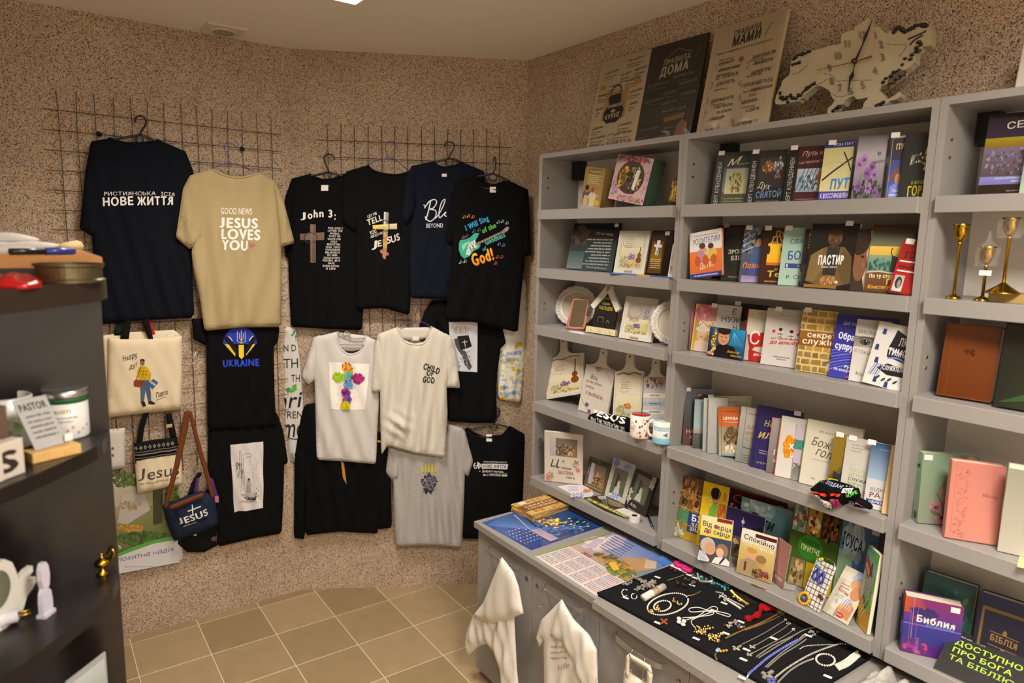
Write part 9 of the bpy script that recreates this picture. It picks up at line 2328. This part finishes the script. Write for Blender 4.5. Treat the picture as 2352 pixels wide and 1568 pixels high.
# middle shelf things
ZD = DS[1]
c = at_shelf((178,1008), ZD) + Vector((-.012,.03,0))
T = thing('candle_jar', c, 'small glass candle jar with a green rim and printed white label', 'candle jar'); R_ = .034; H_ = .075
b = MB(); b.lathe([(R_*.94,0),(R_,.004),(R_, H_),(R_*.9, H_)], c,32); b.obj('jar', solid('#d0cec8',.3), T, smooth=True)
b = MB(); b.lathe([(R_+.0008, H_-.009),(R_+.0012, H_-.001),(R_+.0008, H_)], c,32); b.obj('green_rim', solid('#1f5a2e',.5), T, smooth=True)
b = MB(); b.lathe([(R_+.0025, H_),(R_+.0035, H_+.003),(R_+.0025, H_+.012),(R_, H_+.014),(R_*.85, H_+.012)], c,32); b.obj('lid', mat('lid_metal', '#b8b6b0',.25,.9), T, smooth=True)
cv = Cv(); cv.text('ДЯКУЙТЕ',(.1,.68),(.62,.7),.09, '#a8843a',.02); cv.scrib(.1,.7,.56,.05, '#8a8a88',1); cv.scrib(.2,.6,.46,.05, '#8a8a88',2)
for k in range(9): cv.flower(.06+.11*k,.16+.08*(k % 3),.05,['#c08aa0', '#c8a83a', '#7a94b8', '#a8c070'][k % 4], '#a88040',5,.6)
e = (CAM-c); e.z = 0; e.normalize(); g = Z.cross(e)
cv.build('label_print', lambda x, y, q_: c + (e*math.cos(x*2.2-1.1)+g*math.sin(x*2.2-1.1))*(R_+.0005+q_) + Z*(y*H_*.9+.002), M_COVER, T, maxlen=.06)
# acrylic sign on wood stand
T = thing('desk_sign', at_shelf((130,1060), ZD), 'clear acrylic PASTOR sign in a light wooden stand', 'sign')
q0 = at_shelf((76,1066), ZD); q1 = at_shelf((188,1040), ZD); u_ = (q1-q0).normalized(); v_ = Z.cross(u_); L = (q1-q0).length
fs = Frame(q0, u_, Z,-v_ if (-v_).dot(CAM-q0) > 0 else v_)
b = MB(); b.bbox(fs,0, L,0,.016,-.035,0.0,.001); b.obj('wood_base', mat('pine', '#c0995a',.5, var=.1, scale=60), T)
f3 = Frame(fs.pt(.012,.016,-.018),(u_*.93+Z*.05-fs.n*.0).normalized(),(Z*.96-fs.n*.25-u_*.22), fs.n)
b = MB(); b.fbox(f3,0, L*.66,0,.085,-.003,0); b.obj('acrylic', mat('frosted_acrylic', '#a8a8a6',.15, alpha=.85), T)
cv = Cv(); cv.text('PASTOR',(.004,.066),(L*.63,.066),.012, '#2c2c2e',.05)
for k in range(5): cv.scrib(.008, L*.6,.054-.009*k,.004, '#4a4a4e', k)
cv.build('lettering', lambda x, y, q_: f3.pt(x*.95, y,.0005+q_), M_COVER, T)
b = MB(); pt = f3.pt(L*.6,.004,.004); b.box(pt, u_*.012, Z*.012, fs.n*.001); b.obj('price_tag', M_TAGP, T)
# white mug
c = at_shelf((52,1030), ZD) + Vector((-.02,.02,0))
T = thing('mug', c, 'plain white mug behind the acrylic sign', 'mug'); R_ = .040
b = MB(); b.lathe([(R_*.9,.001),(R_,.008),(R_,.088),(R_-.003,.09),(R_-.004,.088),(R_-.004,.01),(.002,.008)], c,32); b.obj('body', solid('#c4c0b8',.2, 'glazed_ceramic'), T, smooth=True)
cv = Cv(); cv.blobs(.5,.4,.25,.2,['#7a9a5a', '#8aa86a', '#a8b88a'],20,.03,.08,3); e = (CAM-c); e.z = 0; e.normalize(); g = Z.cross(e)
b = MB(); b.tube(curve_pts([c-X*R_+Z*.07, c-X*(R_+.022)+Z*.06, c-X*(R_+.022)+Z*.03, c-X*R_+Z*.02],4),.005,8); b.obj('handle', solid('#c4c0b8',.2, 'glazed_ceramic'), T, smooth=True)
cv.build('leaf_decal', lambda x, y, q_: c + (e*math.cos(x*2.2-1.1)+g*math.sin(x*2.2-1.1))*(R_+.0005+q_) + Z*(y*.085+.002), M_GLOSS, T, maxlen=.06)
# letter blocks
def block(px, w_, h_, t_, label, s_, bg, fg, yaw, z=ZD, lift=0):
    q = at_shelf(px, z); q.z += lift
    u2 = Vector((math.cos(yaw), math.sin(yaw),0)); n2 = Vector((math.sin(yaw),-math.cos(yaw),0))
    f4 = Frame(q, u2, Z, n2); T = thing('letter_block', q, label, 'letter block', 'letter blocks on the corner shelf')
    b = MB(); b.bbox(f4,-w_,0,0, h_,-t_,0,.0015); b.obj('block', solid(bg,.5), T)
    cv = Cv(); cv.text(s_,(-w_*.88, h_*.2),(-w_*.12, h_*.22), h_*.58, fg,.06); cv.build('letter', lambda x, y, q_: f4.pt(x, y,.0004+q_), M_COVER, T)
block((60,1085),.05,.055,.02, 'white block with a dark letter S at the shelf front', 'S', '#b8aea2', '#2a1f1a',.75)
block((12,1104),.05,.055,.02, 'white block with a dark letter M at the left edge', 'M', '#b8aea2', '#2a1f1a',.75)
block((28,1072),.06,.098,.015, 'brown block with a cream letter e behind the white blocks', 'е', '#5a463a', '#c8beb0',.75, ZD)
# lower shelf things
ZD = DS[2]
c = at_shelf((236,1318), ZD)
T = thing('oil_lamp_ornament', c, 'tiny brass oil lamp ornament on the lower shelf', 'ornament')
b = MB(); b.lathe([(.011,0),(.012,.003),(.005,.008),(.004,.013)], c,16); b.obj('foot', M_GOLD, T, smooth=True)
b = MB(); b.lathe([(.004,.012),(.012,.018),(.0145,.024),(.011,.030),(.004,.034),(.002,.037),(.0035,.040),(.0008,.043)], c,18); b.obj('bowl', M_GOLD, T, smooth=True)
rt = Vector((.8,-.55,0)).normalized()
b = MB(); b.tube(curve_pts([c+Z*.022-rt*.008, c+Z*.020-rt*.020, c+Z*.024-rt*.033],4),[.007]*4+[.005]*4+[.0035],8); b.obj('spout', M_GOLD, T, smooth=True)
b = MB(); b.tube(curve_pts([c+Z*.022+rt*.010, c+Z*.034+rt*.020, c+Z*.045+rt*.024, c+Z*.05+rt*.018, c+Z*.036+rt*.012],4),.0022,6); b.obj('handle', M_GOLD, T, smooth=True)
fz = None
def cutout(pts, base_px, yaw, t_, label, cat, m, z=ZD, holes=None):
    """free-standing cut-out: outline in centimetres above its base"""
    q = at_shelf(base_px, z); u2 = Vector((math.cos(yaw), math.sin(yaw),0)); n2 = Vector((math.sin(yaw),-math.cos(yaw),0)); f4 = Frame(q, u2, Z, n2)
    T = thing('cutout_ornament', q, label, cat, 'white cut-out ornaments on the corner shelf')
    b = MB(); b.prism(f4,[(a*.01, bb*.01) for a, bb in pts],-t_,0); b.obj('figure', m, T); return T, f4
M_WPLY = mat('white_painted_plywood', '#bdb9b0',.6, var=.05)
T, f4 = cutout([(-1.2,0),(1.2,0),(1.3,2.2),(1.1,4.0),(.5,4.6),(.9,5.4),(1.1,7.0),(.9,8.6),(.4,9.4),(-.4,9.4),(-.9,8.4),(-1.0,6.6),(-.6,5.0),(-1.0,4.2),(-1.2,2.6)],(112,1412),.95,.008, 'narrow white praying figure cut-out on the lower shelf', 'ornament', mat('lilac_white_plastic', '#b8b4c0',.5))
b = MB(); b.prism(f4,[(-.013,-.0001),(.013,0),(.013,.006),(-.013,.006)],-.012,.004); b.obj('base', MATS['lilac_white_plastic'], T)
T, f4 = cutout([(-9,0),(-1.5,0),(-.6,1.2),(.4,3.0),(1.6,3.6),(2.4,4.4),(2.4,5.4),(1.2,5.2),(.6,4.8),(.9,6.0),(2.0,6.6),(2.0,7.6),(.6,7.4),(-1.0,6.6),(-1.4,8.4),(-2.0,10.2),(-3.4,11.4),(-5.2,11.0),(-6.6,10.2),(-9,10.4)],(62,1408),.85,.010, 'white carved picture stand at the left edge of the lower shelf', 'ornament', M_WPLY)
cv = Cv(); cv.ell(-.055,.07,.028,.033, '#5a5a48',20); cv.build('picture', lambda x, y, q_: f4.pt(x, y,.0005+q_), M_GLOSS, T)
a = at_shelf((-30,1450), ZD); e = at_shelf((42,1430), ZD)
T = thing('power_plug', a, 'white electrical plug with metal pins on the lower shelf', 'plug')
b = MB(); dv = (e-a).normalized(); b.tube([a+Z*.014, a.lerp(e,.55)+Z*.014, a.lerp(e,.6)+Z*.014, e+Z*.014],[.014,.014,.011,.011],12); b.obj('body', solid('#bcb8c0',.4), T, smooth=True)
sd = Z.cross(dv)
for s_ in (-1,1):
    b = MB(); b.tube([e+Z*.014+sd*(.006*s_), e+Z*.014+dv*.018+sd*(.006*s_)],.0022,8); b.obj('pin', M_BRASS, T, smooth=True)
ZD = DS[3]
q0 = at_shelf((185,1600), ZD); 
T = thing('picture_card', at_shelf((215,1640), ZD), 'small landscape picture card standing on the lowest visible shelf', 'picture')
u2 = Vector((.72,.7,0)).normalized(); n2 = Vector((.7,-.72,0)); f4 = Frame(on_plane(250,1600, Vector((.06,1.36,0)), n2)+Z*0, u2, Z, n2)
bt = ZD+.001-f4.o.z; tp = on_plane(248,1492, f4.o, n2).z-f4.o.z
b = MB(); b.fbox(f4,-.09,0, bt, tp,-.003,0); b.obj('card', solid('#8f9090',.5), T)
cv = Cv(); cv.rect(-.085, bt+.01,-.005, tp-.01, '#5a6a3a', '#a8acb0',1,3); cv.build('print', lambda x, y, q_: f4.pt(x, y,.0005+q_), M_COVER, T)
import OpenImageIO as oiio, numpy as np, sys
b=oiio.ImageBuf(sys.argv[1] if len(sys.argv)>1 else '/workdir/render_main.png');a=b.get_pixels(oiio.UINT8).astype(float)[...,:3];k=1024/2352
for n,(x0,y0,x1,y1) in dict(lipB2=(1780,660,1820,680),ceil=(880,50,920,70),wallmid=(640,340,720,380),walltopL=(260,130,340,170),floor=(780,1440,820,1460),whiteT=(760,1000,800,1020),wallR=(2200,120,2280,160),walllow=(600,1290,680,1330),lipC5=(2100,1520,2120,1530),lipA1=(1350,482,1380,492),door=(1180,1480,1200,1520),tan=(500,640,560,680),blk=(1080,660,1120,690),tote=(260,880,290,910),wallL=(60,420,100,460)).items():
    p=a[int(y0*k):max(int(y1*k),int(y0*k)+1),int(x0*k):max(int(x1*k),int(x0*k)+1)].reshape(-1,3).mean(0);print(n,np.round(p).astype(int))

COL.objects.unlink(_to); bpy.data.objects.remove(_to); bpy.data.curves.remove(_tc)
